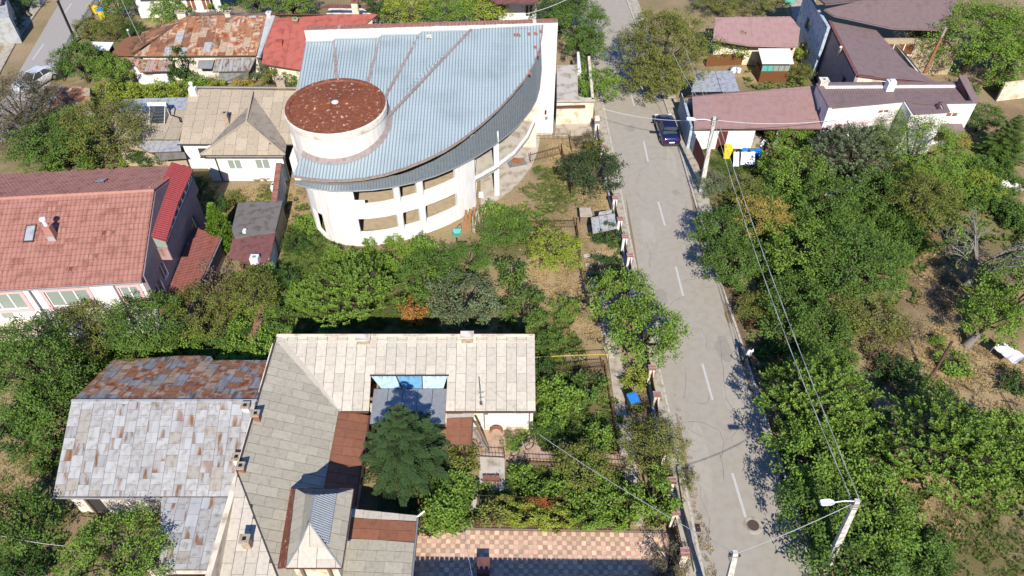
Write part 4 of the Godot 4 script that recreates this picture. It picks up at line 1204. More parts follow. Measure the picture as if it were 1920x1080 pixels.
# ---------------------------------------------------------------- the big pink-trimmed house on the left
func build_pink_house() -> void:
	var o := thing("tiled_house", "large white house with pink window trim, faded red tile roof and mauve gable", "house")
	var fr := Vector3(-24.8, 0, -35.0)
	var fl := Vector3(-35.5, 0, -34.05)
	var br := Vector3(-25.5, 0, -46.6)
	var bl := Vector3(-36.2, 0, -45.9)
	var eh := 5.7
	wall("front_wall", o, fl, fr, 0.0, eh, 0.35, [[9.0, 10.2, 3.35, 4.75], [4.15, 6.9, 3.2, 4.75], [0.0, 2.6, 3.2, 4.8], [0.4, 1.3, 2.25, 3.2]], mats["wall_clean"])
	window(o, fl, fr, 9.0, 10.2, 3.35, 4.75, 2, 0.35, "frame_white", "glass_pale")
	window(o, fl, fr, 4.15, 6.9, 3.2, 4.75, 3, 0.35, "frame_white", "glass_pale")
	window(o, fl, fr, 0.0, 2.6, 3.2, 4.8, 3, 0.35, "frame_white", "glass_pale")
	window(o, fl, fr, 0.4, 1.3, 2.25, 3.2, 1, 0.35, "frame_white", "glass_pale", "door")
	# pink bands round the windows
	var x := (fr - fl).normalized()
	var bas := Basis(x, Vector3.UP, x.cross(Vector3.UP))
	var out := x.cross(Vector3.UP) * 0.02
	for w in [[9.0, 10.2, 3.35, 4.75], [4.15, 6.9, 3.2, 4.75], [-0.2, 2.6, 3.2, 4.8]]:
		var s := Shape.new()
		s.box(fl + out + x * ((w[0] + w[1]) / 2) + Vector3.UP * (w[3] + 0.1), Vector3(w[1] - w[0] + 0.5, 0.2, 0.1), bas)
		s.box(fl + out + x * ((w[0] + w[1]) / 2) + Vector3.UP * (w[2] - 0.1), Vector3(w[1] - w[0] + 0.5, 0.2, 0.1), bas)
		s.box(fl + out + x * (w[1] + 0.125) + Vector3.UP * ((w[2] + w[3]) / 2), Vector3(0.25, w[3] - w[2], 0.1), bas)
		s.box(fl + out + x * (w[0] - 0.125) + Vector3.UP * ((w[2] + w[3]) / 2), Vector3(0.25, w[3] - w[2], 0.1), bas)
		part("window_trim", s, mats["frame_pink"], o)
	var ridge_r := Vector3(-25.25, 8.0, -41.05)
	var ridge_l := Vector3(-36.5, 8.0, -40.1)
	# gable end with its strip of windows
	var gx := (br - fr).normalized()
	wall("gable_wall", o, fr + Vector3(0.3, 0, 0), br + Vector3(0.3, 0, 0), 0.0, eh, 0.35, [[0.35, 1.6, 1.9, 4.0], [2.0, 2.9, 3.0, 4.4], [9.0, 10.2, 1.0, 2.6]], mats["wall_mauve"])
	window(o, fr + Vector3(0.3, 0, 0), br + Vector3(0.3, 0, 0), 0.35, 1.6, 1.9, 4.0, 2, 0.35)
	window(o, fr + Vector3(0.3, 0, 0), br + Vector3(0.3, 0, 0), 2.0, 2.9, 3.0, 4.4, 2, 0.35)
	window(o, fr + Vector3(0.3, 0, 0), br + Vector3(0.3, 0, 0), 9.0, 10.2, 1.0, 2.6, 2, 0.35)
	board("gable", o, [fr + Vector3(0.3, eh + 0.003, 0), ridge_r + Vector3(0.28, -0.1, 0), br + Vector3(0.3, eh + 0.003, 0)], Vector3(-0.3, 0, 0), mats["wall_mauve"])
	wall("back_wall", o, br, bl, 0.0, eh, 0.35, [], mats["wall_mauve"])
	# roof: two slopes of small clay tiles
	var prof := PackedVector2Array([Vector2(0, 0.0), Vector2(0.045, 0.0), Vector2(0.12, 0.04), Vector2(0.23, 0.04), Vector2(0.30, 0.0)])
	var e0 := Vector3(-24.55, eh - 0.1, -34.55)
	var e1 := Vector3(-40.5, eh - 0.1, -33.15)
	var b0 := Vector3(-25.35, eh - 0.1, -47.1)
	var b1 := Vector3(-41.2, eh - 0.1, -45.9)
	var r0 := Vector3(-25.0, 8.0, -41.05)
	var r1 := Vector3(-41.0, 8.0, -39.65)
	var roof := deck(o, [r0, r1, e1, e0], "pink_tile")
	var t := plane(r1, r0 - r1, (e0 - r0) - (r0 - r1).normalized() * (e0 - r0).dot((r0 - r1).normalized()))
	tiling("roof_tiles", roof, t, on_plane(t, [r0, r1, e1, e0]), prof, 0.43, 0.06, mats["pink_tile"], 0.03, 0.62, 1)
	var roofb := deck(o, [r0, r1, b1, b0], "pink_tile")
	var tb := plane(r1, r0 - r1, (b0 - r0) - (r0 - r1).normalized() * (b0 - r0).dot((r0 - r1).normalized()))
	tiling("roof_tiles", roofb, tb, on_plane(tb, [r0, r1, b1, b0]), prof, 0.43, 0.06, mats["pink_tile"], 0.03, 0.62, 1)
	# replaced tiles of other reds
	mat("patch_a", lin(0.31, 0.125, 0.10), 0.85, "mottle", 0.4)
	mat("patch_b", lin(0.42, 0.21, 0.17), 0.85, "mottle", 0.4)
	for i in 40:
		var u := rng.randf_range(0.4, 15.0)
		var w := rng.randf_range(0.5, 6.2)
		var ci := floorf(u / 0.30)
		var cj := floorf(w / 0.43)
		var s := Shape.new()
		var n := rng.randi_range(1, 3)
		for q in n:
			s.box(Vector3((ci + q + 0.55) * 0.30, 0.1, (cj + 0.5) * 0.43), Vector3(0.2, 0.02, 0.40), Basis(Vector3.RIGHT, -0.04))
		var p := part("replaced_tile", s, mats["patch_a" if i % 3 else "patch_b"], roof)
		p.transform = t
	var rc := Shape.new()
	for i in 44:
		var c := r0.lerp(r1, (i + 0.5) / 44.0) + Vector3(0, 0.05, 0)
		rc.tube(V([c - (r1 - r0) / 90.0, c + (r1 - r0) / 90.0]), F([0.13, 0.15]), 8)
	stuff(part("ridge_tiles", rc, mats["patch_b"], o))
	pipe("gutter", o, [e1 + Vector3(0, -0.06, 0.08), e0 + Vector3(0, -0.06, 0.08)], 0.075, mats["metal_grey"])
	for d in [[-32.35, 0.0], [-26.9, 0.0]]:
		var f: float = (d[0] - fl.x) / (fr.x - fl.x)
		var p := fl.lerp(fr, f)
		pipe("downpipe", o, [p + Vector3(-0.2, eh - 0.2, 0.5), p + Vector3(0.2, eh - 0.55, 0.1), p + Vector3(0.2, 0.2, 0.1)], 0.055, mats["metal_grey"])
	# roof windows, vent pipe, chimney with its steel cowl
	for e in [[t, 8.2, 2.9, 0.7, 1.3], [tb, 11.2, 3.0, 0.8, 0.8]]:
		var tt: Transform3D = e[0]
		var f := Shape.new()
		f.box(Vector3(0, 0.1, 0), Vector3(e[3], 0.14, e[4]))
		var w := part("roof_window", f, mats["metal_dark"], roof)
		w.transform = Transform3D(tt.basis, tt * Vector3(e[1] if e[0] == t else -e[1], 0, e[2]))
		var g := Shape.new()
		g.box(Vector3(0, 0.176, 0), Vector3(e[3] - 0.16, 0.012, e[4] - 0.18))
		part("pane", g, mats["zinc"], w)
	var cp := t * Vector3(9.75, 0, 3.3)
	var cs := Shape.new()
	cs.box(cp + Vector3(0, 0.5, 0), Vector3(0.5, 1.3, 0.42))
	var ch := part("chimney", cs, mats["patch_b"], o)
	var cl := Shape.new()
	cl.lathe(cp + Vector3(0, 1.15, 0), PackedVector2Array([Vector2(0.13, 0), Vector2(0.13, 0.5), Vector2(0.22, 0.5), Vector2(0.2, 0.62), Vector2(0.01, 0.7)]), 12)
	part("cowl", cl, mats["metal_white"], ch)
	one_box("chimney_sheet", cp + Vector3(0, 0.1, 0.24), Vector3(0.54, 0.5, 0.04), mats["zinc"], ch)
	# shed dormer on the gable end: crimson metal tiles over a band of glazing
	var d0 := Vector3(-25.3, 7.1, -46.2)
	var da := [Vector3(-25.85, 7.55, -44.6), Vector3(-24.35, 6.95, -45.2), Vector3(-24.15, 5.95, -38.15), Vector3(-25.35, 6.35, -38.05)]
	var crim := PackedVector2Array([Vector2(0, 0), Vector2(0.05, 0.03), Vector2(0.1, 0.0), Vector2(0.2, 0.0)])
	var dq := [Vector3(-25.55, 7.1, -41.9), Vector3(-25.55, 7.1, -45.6), Vector3(-24.2, 6.35, -45.7), Vector3(-24.1, 6.35, -41.7)]
	var dr := deck(o, dq, "crimson_tile", "dormer_roof")
	var dt := plane(dq[0], dq[1] - dq[0], Vector3(1.4, -0.75, 0))
	tiling("dormer_tiles", dr, dt, on_plane(dt, dq), crim, 0.34, 0.02, mats["crimson_tile"])
	var dq2 := [Vector3(-25.55, 7.1, -41.9), Vector3(-24.1, 6.35, -41.7), Vector3(-23.85, 6.1, -37.95), Vector3(-25.2, 6.75, -37.95)]
	var dr2 := deck(o, dq2, "crimson_tile", "dormer_roof")
	var dt2 := plane(dq2[0], dq2[3] - dq2[0], Vector3(1.4, -0.7, 0.1))
	tiling("dormer_tiles", dr2, dt2, on_plane(dt2, dq2), crim, 0.34, 0.02, mats["crimson_tile"])
	board("dormer_cheek", o, [Vector3(-25.5, 7.95, -41.6), Vector3(-25.5, 7.08, -42.0), Vector3(-25.2, 6.72, -38.0)], Vector3(-0.06, 0, 0), mats["zinc"])
	board("dormer_end", o, [Vector3(-25.15, 6.6, -38.0), Vector3(-23.95, 6.05, -38.0), Vector3(-23.95, 5.5, -38.0), Vector3(-25.15, 5.5, -38.0)], Vector3(0, 0, -0.08), mats["glass_pale"])
	wall("dormer_sill", o, Vector3(-24.05, 0, -38.0), Vector3(-24.4, 0, -45.7), 4.3, 5.5, 0.12, [], mats["wall_mauve"])
	board("dormer_base", o, [Vector3(-25.2, 5.48, -37.9), Vector3(-23.95, 5.48, -37.9), Vector3(-23.95, 4.35, -37.9), Vector3(-25.2, 4.35, -37.9)], Vector3(0, 0, -0.1), mats["rose_roof"])
	for i in 8:
		window(o, Vector3(-24.05, 0, -38.0), Vector3(-24.4, 0, -45.7), 0.05 + i * 0.95, 0.95 + i * 0.95, 5.52, 6.1 + 0.02 * i, 1, 0.12)
	# lean-to with bright red tiles below the gable
	var lq := [Vector3(-24.7, 2.45, -43.5), Vector3(-22.55, 1.95, -42.9), Vector3(-22.9, 1.95, -33.6), Vector3(-24.45, 2.45, -34.4)]
	var lr := deck(o, lq, "lean_tile", "lean_to_roof")
	var lt := plane(lq[0], lq[3] - lq[0], Vector3(2.1, -0.5, 0))
	tiling("lean_to_tiles", lr, lt, on_plane(lt, lq), corr_prof(0.16, 0.025), 0.26, 0.02, mats["lean_tile"])
	wall("lean_to_wall", o, Vector3(-22.95, 0, -33.8), Vector3(-22.7, 0, -42.8), 0.0, 1.9, 0.2, [], mats["wall_mauve"])
	pipe("gutter", o, [Vector3(-22.5, 1.9, -42.9), Vector3(-22.85, 1.9, -33.6)], 0.06, mats["metal_grey"])
	# balcony with railing
	var bs := Shape.new()
	bs.box(Vector3(-34.7, 2.1, -33.2), Vector3(5.2, 0.22, 1.7), bas)
	var bal := part("balcony", bs, mats["wall_cream"], o)
	for i in 20:
		var p := fl + x * (-2.2 + i * 0.27) + x.cross(Vector3.UP) * 1.65
		var s := Shape.new()
		s.bar(p + Vector3(0, 2.2, 0), p + Vector3(0.0, 3.0, 0), 0.03, 0.03)
		part("baluster", s, mats["metal_dark"], bal)
	for h in [3.0, 2.75, 2.3]:
		var p := fl + x.cross(Vector3.UP) * 1.65 + Vector3(0, h, 0)
		pipe("rail", bal, [p - x * 2.3, p + x * 3.0], 0.03, mats["metal_dark"], 6)
	pipe("rail", bal, [fl + x * 3.0 + x.cross(Vector3.UP) * 1.65 + Vector3(0, 3.0, 0), fl + x * 3.0 + x.cross(Vector3.UP) * 0.1 + Vector3(0, 3.0, 0)], 0.03, mats["metal_dark"], 6)
	# tar-roofed outbuilding, wine-red shed roof and garden wall between the plots
	var g := thing("tar_roof_outbuilding", "low outbuilding with flat grey tar roof and wine-red lean-to roof", "outbuilding")
	var tar := [Vector3(-22.05, 2.4, -46.53), Vector3(-18.5, 2.4, -46.79), Vector3(-18.29, 2.4, -43.07), Vector3(-21.23, 2.4, -42.33), Vector3(-21.7, 2.4, -43.19)]
	board("tar_roof", g, tar, Vector3(0, -0.25, 0), mats["tar"])
	board("walls", g, [Vector3(-22.19, 2.1, -46.75), Vector3(-18.69, 2.1, -46.96), Vector3(-18.51, 2.1, -43.4), Vector3(-21.43, 2.1, -42.78)], Vector3(0, -2.1, 0), mats["wall_beige"])
	board("red_roof", g, [Vector3(-21.43, 2.3, -42.38), Vector3(-18.29, 2.3, -43.18), Vector3(-18.26, 1.8, -40.49), Vector3(-18.44, 1.8, -39.52), Vector3(-21.49, 1.8, -40.84)], Vector3(0, -0.08, 0), mats["plum_roof"])
	one_box("roof_vent", Vector3(-20.61, 2.45, -43.01), Vector3(0.24, 0.3, 0.36), mats["metal_white"], g)
	var ac := thing("vent_box", "white square vent box on the wine-red shed roof", "vent", Vector3(-19.23, 1.85, -40.21))
	one_box("casing", Vector3(0, 0.3, 0), Vector3(0.62, 0.6, 0.55), mats["metal_white"], ac)
	one_box("grille", Vector3(0, 0.605, 0), Vector3(0.25, 0.012, 0.22), mats["metal_grey"], ac)
	one_box("foot", Vector3(-0.15, 0.05, 0.3), Vector3(0.1, 0.1, 0.08), mats["brick"], ac)
	var gw := thing("garden_wall", "blue-grey garden wall with brick tile coping beside the tar roof", "wall")
	board("wall", gw, [Vector3(-19.65, 0, -51.45) + Vector3(0, 2.6, 0), Vector3(-18.31, 0, -40.46) + Vector3(0, 1.9, 0), Vector3(-18.31, 0, -40.46), Vector3(-19.65, 0, -51.45)], Vector3(-0.25, 0, 0), mats["wall_blue"])
	for i in 34:
		var p: Vector3 = (Vector3(-19.65, 0, -51.45) + Vector3(-0.12, 2.64, 0)).lerp(Vector3(-18.76, 0, -44.08) + Vector3(-0.12, 2.2, 0), (i + 0.5) / 34.0)
		one_box("coping_tile", p, Vector3(0.46, 0.06, 0.22), mats["coping_red" if i % 5 else "brick"], gw)


# ---------------------------------------------------------------- the houses behind
func corr_prof(p: float, h: float) -> PackedVector2Array:
	return PackedVector2Array([Vector2(0, 0), Vector2(p * 0.25, h), Vector2(p * 0.5, h), Vector2(p * 0.75, 0), Vector2(p, 0)])

func sheet_roof(parent: Node3D, pts: Array, along: Vector3, down: Vector3, keys: Array, su: float, sv: float, by_column := true, m := "batten") -> MeshInstance3D:
	var t := plane(pts[0], along, down)
	var d := deck(parent, flat(t, pts), m)
	lay("roof_sheet", d, t, on_plane(t, pts), su, sv, by_column, 0.015, keys, 0.01, 0.014, Vector2(0.1, 0.2), 0.006)
	return d

func metal_roof(parent: Node3D, pts: Array, along: Vector3, down: Vector3, key: String, pitch := 0.22, step := 0.36, called := "roof") -> MeshInstance3D:
	var t := plane(pts[0], along, down)
	var d := deck(parent, flat(t, pts), key, called)
	tiling("roof_tiles", d, t, on_plane(t, pts), corr_prof(pitch, 0.03), step, 0.018, mats[key])
	return d

func build_back_houses() -> void:
	# white house with hipped cement roof
	var o := thing("hip_roof_house", "white house with tan hipped cement sheet roof beside the round tower", "house")
	var hk := keys_of("hip_sheet", 5)
	var a := Vector3(-29.05, 4.9, -59.4)
	var b := Vector3(-17.9, 4.9, -59.2)
	var c := Vector3(-18.9, 2.9, -53.8)
	var fl := Vector3(-28.85, 2.9, -53.85)
	var gl := Vector3(-26.5, 2.9, -52.0)
	var gr := Vector3(-19.25, 2.9, -52.0)
	var ap := Vector3(-22.85, 4.35, -54.7)
	var rb := Vector3(-23.2, 4.75, -58.9)
	sheet_roof(o, [a, b, c, fl], Vector3.RIGHT, Vector3(0, -2.0, 5.55), hk, 0.95, 1.3)
	sheet_roof(o, [Vector3(-29.1, 2.7, -63.5), Vector3(-18.0, 2.7, -63.3), b, a], Vector3.RIGHT, Vector3(0, -2.2, -4.1), hk, 0.95, 1.3)
	var up := Vector3(0, 0.16, 0)
	sheet_roof(o, [gl + up, gr + up, ap + up], Vector3.RIGHT, Vector3(0, -1.45, 2.7), hk, 0.95, 1.2)
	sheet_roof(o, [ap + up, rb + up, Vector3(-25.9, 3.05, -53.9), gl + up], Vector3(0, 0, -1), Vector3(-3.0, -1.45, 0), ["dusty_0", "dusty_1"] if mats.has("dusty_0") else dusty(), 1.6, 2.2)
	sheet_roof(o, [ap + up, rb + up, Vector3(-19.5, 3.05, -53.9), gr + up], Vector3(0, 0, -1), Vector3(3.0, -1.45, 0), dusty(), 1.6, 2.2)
	for f in [[ap, gl], [ap, gr], [rb, ap], [a, b]]:
		var s := Shape.new()
		s.bar(f[0] + Vector3(0, 0.24, 0), f[1] + Vector3(0, 0.24, 0), 0.14, 0.04)
		part("hip_cap", s, mats["hip_sheet_4"], o)
	wall("front_wall", o, Vector3(-26.1, 0, -52.4), Vector3(-19.6, 0, -52.4), 0.0, 2.8, 0.3, [[1.5, 2.7, 1.2, 2.25], [3.9, 5.15, 1.25, 2.3]], mats["wall_clean"])
	window(o, Vector3(-26.1, 0, -52.4), Vector3(-19.6, 0, -52.4), 1.5, 2.7, 1.2, 2.25, 2, 0.3, "frame_white", "glass_pale")
	window(o, Vector3(-26.1, 0, -52.4), Vector3(-19.6, 0, -52.4), 3.9, 5.15, 1.25, 2.3, 2, 0.3, "frame_white", "glass_pale")
	wall("side_wall", o, Vector3(-26.1, 0, -54.2), Vector3(-26.1, 0, -52.4), 0.0, 2.8, -0.3, [], mats["wall_clean"])
	wall("wing_wall", o, Vector3(-28.5, 0, -54.2), Vector3(-26.12, 0, -54.2), 0.0, 2.8, 0.3, [[0.8, 1.7, 1.0, 2.2]], mats["wall_white"])
	window(o, Vector3(-28.5, 0, -54.2), Vector3(-26.12, 0, -54.2), 0.8, 1.7, 1.0, 2.2, 1, 0.3)
	wall("end_wall", o, Vector3(-28.5, 0, -63), Vector3(-28.5, 0, -54.2), 0.0, 2.8, -0.3, [], mats["wall_white"])
	wall("back_wall", o, Vector3(-18.5, 0, -63), Vector3(-28.5, 0, -63), 0.0, 2.7, 0.3, [], mats["wall_white"])
	pipe("gutter", o, [gl + Vector3(0, -0.05, 0.06), gr + Vector3(0, -0.05, 0.06)], 0.06, mats["metal_dark"])
	pipe("gutter", o, [fl + Vector3(-0.2, -0.05, 0.06), fl + Vector3(2.6, -0.05, 0.06)], 0.06, mats["metal_dark"])
	for p in [[gl.x + 0.9, -52.0], [gr.x - 0.5, -52.0]]:
		pipe("downpipe", o, [Vector3(p[0], 2.8, p[1]), Vector3(p[0] + 0.15, 2.5, p[1] - 0.3), Vector3(p[0] + 0.15, 0.1, p[1] - 0.33)], 0.05, mats["metal_dark"])
	chimney(o, Vector3(-20.7, 4.6, -59.6), Vector3(0.75, 1.1, 0.5), "brick_pale", "brick_pale", 2)
	chimney(o, Vector3(-25.0, 3.7, -55.9), Vector3(0.42, 0.95, 0.4), "brick_pale", "brick_pale")
	var w := Shape.new()
	w.box(Vector3(-28.5, 4.9, -58.9), Vector3(0.62, 0.9, 0.5))
	w.lathe(Vector3(-28.5, 5.35, -58.9), PackedVector2Array([Vector2(0.12, 0), Vector2(0.12, 0.35), Vector2(0.2, 0.4), Vector2(0.16, 0.55), Vector2(0.01, 0.6)]), 10)
	part("chimney", w, mats["metal_white"], o)
	one_box("annex", Vector3(-18.4, 1.2, -53.6), Vector3(1.5, 2.4, 2.2), mats["wall_clean"], o)
	one_box("annex_window", Vector3(-18.35, 1.7, -52.49), Vector3(0.3, 0.35, 0.03), mats["glass"], o)
	# lower wing to its left: zinc strip, tan sheets, pale sheets; solar heater stands on it
	var l := thing("low_wing", "low outbuilding with tan sheet roof and zinc strip, joined to hip-roofed house", "outbuilding")
	sheet_roof(l, [Vector3(-36.14, 3, -60.79), Vector3(-30.07, 3, -61.06), Vector3(-29.73, 2.9, -59.16), Vector3(-36.41, 2.9, -58.99)], Vector3.RIGHT, Vector3(0, -0.1, 1.3), ["zinc"], 3.2, 0.8, false)
	sheet_roof(l, [Vector3(-36.38, 2.9, -58.9), Vector3(-29.77, 2.9, -59.16), Vector3(-29.44, 2.4, -55.19), Vector3(-35.11, 2.4, -55.19)], Vector3.RIGHT, Vector3(0, -0.5, 3.9), hk, 1.1, 1.3)
	sheet_roof(l, [Vector3(-34.03, 2.3, -55.25), Vector3(-29.52, 2.3, -55.33), Vector3(-28.94, 2.1, -53.86), Vector3(-31.69, 2.1, -53.71)], Vector3.RIGHT, Vector3(0, -0.2, 1.6), ["zinc_flat_0", "zinc"], 1.0, 1.4)
	sheet_roof(l, [Vector3(-38.19, 2.8, -60.47), Vector3(-35.74, 2.8, -60.29), Vector3(-35.82, 2.8, -59.14), Vector3(-37.78, 2.8, -59.14)], Vector3.RIGHT, Vector3(0, -0.05, 1.0), ["rust_sheet_0", "rust_flat_0"], 0.8, 1.0)
	board("walls", l, [Vector3(-38.0, 2.3, -61.2), Vector3(-29.3, 2.3, -61.4), Vector3(-29.2, 2.1, -54.6), Vector3(-34.8, 2.1, -54.6)], Vector3(0, -2.3, 0), mats["wall_beige"])
	board("awning", l, [Vector3(-31.28, 2, -53.76), Vector3(-28.76, 2, -53.92), Vector3(-28.46, 1.7, -53.4), Vector3(-30.72, 1.7, -53.16)], Vector3(0, -0.03, 0), mats["tar"])
	var sh := thing("solar_heater", "solar water heater of dark glass tubes with white tank on tan roof", "solar heater", Vector3(-31.86, 2.75, -57.75))
	var tank := Shape.new()
	tank.tube(V([Vector3(-0.85, 1.25, -0.6), Vector3(0.85, 1.25, -0.6)]), F([0.2, 0.2]), 12)
	part("tank", tank, mats["metal_white"], sh)
	for i in 14:
		pipe("glass_tube", sh, [Vector3(-0.62 + i * 0.095, 1.2, -0.45), Vector3(-0.62 + i * 0.095, 0.2, 0.75)], 0.036, mats["glass"], 6)
	for x in [-0.68, 0.68]:
		pipe("frame_rail", sh, [Vector3(x, 1.15, -0.5), Vector3(x, 0.12, 0.8)], 0.03, mats["metal_white"], 5)
		pipe("strut", sh, [Vector3(x, 1.1, -0.55), Vector3(x, 0.05, -0.7)], 0.03, mats["metal_white"], 5)
	pipe("water_pipe", sh, [Vector3(0.85, 1.3, -0.6), Vector3(1.1, 1.1, -0.4), Vector3(1.2, 0.6, 0.1), Vector3(1.9, 0.4, 0.2), Vector3(2.1, 0.2, 0.6)], 0.06, mats["dark"])
	# long house with patchwork rusty roof
	var r := thing("rusty_roof_house", "house with patchwork rust and zinc sheet roof and two pale chimneys", "house")
	var rk := ["rust_sheet_0", "rust_sheet_1", "rust_sheet_2", "rust_sheet_3", "rust_sheet_4", "rust_sheet_5", "rust_flat_0", "rust_flat_1", "rust_flat_2", "zinc_flat_0", "rust_flat_0"]
	var ra := Vector3(-33.63, 4.6, -73.91)
	var rb2 := Vector3(-25.47, 4.6, -74.03)
	var rc := Vector3(-25.69, 2.8, -68.88)
	var rd := Vector3(-38.01, 2.8, -68.77)
	sheet_roof(r, [ra, rb2, rc, rd], Vector3.RIGHT, Vector3(0, -1.8, 5.8), rk, 0.78, 1.35)
	sheet_roof(r, [ra, rd, Vector3(-38.63, 2.8, -73.4)], Vector3(0, 0, 1), Vector3(-1, -0.3, 0), ["rust_flat_0", "rust_sheet_0", "rust_flat_1"], 0.8, 1.4)
	sheet_roof(r, [rb2, ra, ra + Vector3(-1, -1.8, -4.5), rb2 + Vector3(0, -1.8, -4.5)], Vector3.RIGHT, Vector3(0, -1.8, -4.5), rk, 0.8, 1.35)
	board("walls", r, [rd + Vector3(0.6, -0.2, -0.4), rc + Vector3(-0.2, -0.2, -0.4), rc + Vector3(0.3, -0.2, -8), rd + Vector3(2.5, -0.2, -8)], Vector3(0, -2.6, 0), mats["plaster_worn"])
	board("parapet", r, [rb2 + Vector3(0.05, 0.15, 0), rc + Vector3(0.05, 0.2, 0), rc + Vector3(0.3, 0.1, -0.2), rb2 + Vector3(0.9, 0.05, 0)], Vector3(0, -0.3, 0), mats["wall_grey"])
	board("rake_trim", r, [rb2 + Vector3(-0.08, 0.06, 0), rb2 + Vector3(0.14, 0.06, 0), rc + Vector3(0.14, 0.06, 0), rc + Vector3(-0.08, 0.06, 0)], Vector3(0, -0.06, 0), mats["metal_white"])
	chimney(r, Vector3(-34.29, 3.9, -74.26), Vector3(0.9, 1.0, 0.6), "plaster_worn", "brick_pale", 2)
	chimney(r, Vector3(-29.42, 3.9, -74.03), Vector3(0.55, 1.1, 0.5), "plaster_worn", "brick_pale")
	sheet_roof(r, [Vector3(-29.98, 2.5, -69.1), Vector3(-25.95, 2.5, -69.2), Vector3(-26.33, 2, -67.58), Vector3(-30.05, 2, -67.47)], Vector3.RIGHT, Vector3(0, -0.5, 1.5), ["zinc_sheet_0", "zinc_sheet_2", "zinc_flat_2"], 0.35, 1.8)
	board("shed_front", r, [Vector3(-29.44, 1.95, -67.56), Vector3(-26.45, 1.95, -67.56), Vector3(-27.23, 0.1, -68.86), Vector3(-30.04, 0.1, -68.24)], Vector3(0, 0, -0.1), mats["zinc"])
	board("lean_to", r, [Vector3(-31.75, 2.4, -68.96), Vector3(-30.16, 2.4, -69.06), Vector3(-30.27, 2, -68.09), Vector3(-31.72, 2, -68.09)], Vector3(0, -0.05, 0), mats["metal_grey"])
	var lk := thing("outhouse", "small outhouse with corrugated pinkish roof and slatted vent in white wall", "outbuilding")
	sheet_roof(lk, [Vector3(-38.63, 2.4, -69.17), Vector3(-34.32, 2.4, -69.06), Vector3(-34.36, 2, -67.58), Vector3(-37.32, 2, -67.47)], Vector3.RIGHT, Vector3(0, -0.4, 1.5), ["rose_roof", "rust_sheet_1", "zinc_flat_2"], 0.4, 1.6)
	wall("front_wall", lk, Vector3(-38.36, 0, -68.4), Vector3(-35.11, 0, -68.2), 0.0, 1.9, 0.2, [[0.8, 1.8, 0.9, 1.5]], mats["wall_clean"])
	for i in 4:
		one_box("slat", Vector3(-38.36, 0, -68.4) + Vector3(1.3, 1.0 + i * 0.14, -0.08), Vector3(1.0, 0.05, 0.06), mats["wall_clean"], lk)
	board("back", lk, [Vector3(-38.36, 0, -68.4) + Vector3(0, 1.8, -0.25), Vector3(-35.11, 0, -68.2) + Vector3(0, 1.8, -0.3), Vector3(-35.11, 0, -68.2) + Vector3(0, 1.8, -2), Vector3(-38.36, 0, -68.4) + Vector3(0, 1.8, -2)], Vector3(0, -1.8, 0), mats["plaster_worn"])
	var lr := thing("plain_brown_roof_shed", "shed with plain dark brown roof left of the patchwork rusty roof", "shed")
	board("roof", lr, [Vector3(-40.63, 2.5, -73.51), Vector3(-38.56, 2.5, -74.2), Vector3(-38.21, 2.2, -70.28), Vector3(-41.38, 2.2, -70.39)], Vector3(0, -0.1, 0), mats["brown_sheet_1"])
	board("walls", lr, [Vector3(-40.71, 2.3, -73.55), Vector3(-38.71, 2.3, -74.12), Vector3(-38.6, 2, -70.86), Vector3(-41.35, 2, -70.86)], Vector3(0, -2.0, 0), mats["brick_pale"])
	var wr := thing("white_roof_hut", "small hut with bright white flat roof among trees by the side street", "hut")
	board("roof", wr, [Vector3(-44.38, 2.3, -72.98), Vector3(-41.81, 2.3, -72.86), Vector3(-41.69, 2.3, -71.19), Vector3(-42.99, 2.3, -71.41)], Vector3(0, -0.1, 0), mats["wall_clean"])
	board("walls", wr, [Vector3(-44.25, 2.1, -73.01), Vector3(-42.07, 2.1, -72.9), Vector3(-42.1, 2.1, -71.78), Vector3(-43.14, 2.1, -71.89)], Vector3(0, -2.1, 0), mats["dark"])
	var rs := thing("rusty_tile_shed", "long low shed with mottled rust and grey scales beside the white car", "shed")
	sheet_roof(rs, [Vector3(-45.26, 2.4, -64.01), Vector3(-40.79, 2.4, -63.92), Vector3(-39.89, 2, -61.47), Vector3(-44.04, 2, -60.56)], Vector3.RIGHT, Vector3(0, -0.4, 2.6), rk, 0.55, 0.6, false)
	board("walls", rs, [Vector3(-45.22, 2.2, -63.96), Vector3(-40.99, 2.2, -63.96), Vector3(-40.22, 1.9, -61.81), Vector3(-44.07, 1.9, -60.99)], Vector3(0, -1.9, 0), mats["brick_pale"])
	# red tin-roofed house
	var e := thing("red_roof_house", "house with faded red tin roof behind the tall white rear wall", "house")
	var ea := Vector3(-25.28, 4.4, -73.73)
	var eb := Vector3(-17.33, 4.6, -74.38)
	var ec := Vector3(-13.98, 3.4, -74.79)
	var ef := Vector3(-20.49, 2.6, -67.05)
	var eg := Vector3(-25.12, 2.6, -68.08)
	var er := sheet_roof(e, [ea, eb, ec, Vector3(-17.44, 2.9, -70.52), ef, eg], Vector3.RIGHT, Vector3(0, -1.9, 5.6), ["red_roof"], 2.4, 20.0)
	sheet_roof(e, [eb, ea, ea + Vector3(0, -1.6, -3), eb + Vector3(0, -1.6, -3)], Vector3.RIGHT, Vector3(0, -1.6, -3), ["red_roof"], 1.2, 20.0)
	board("walls", e, [eg + Vector3(0.5, -0.3, -0.5), ef + Vector3(0, -0.3, -0.5), ec + Vector3(-0.3, -1.1, -0.3), ea + Vector3(0, -2.1, -2)], Vector3(0, -2.0, 0), mats["wall_cream"])
	chimney(e, Vector3(-22.35, 3.7, -73.26), Vector3(0.5, 0.9, 0.5), "brick", "brick_pale")
	chimney(e, Vector3(-25.14, 4.2, -73.89), Vector3(0.4, 0.8, 0.4), "plaster_worn", "metal_white")
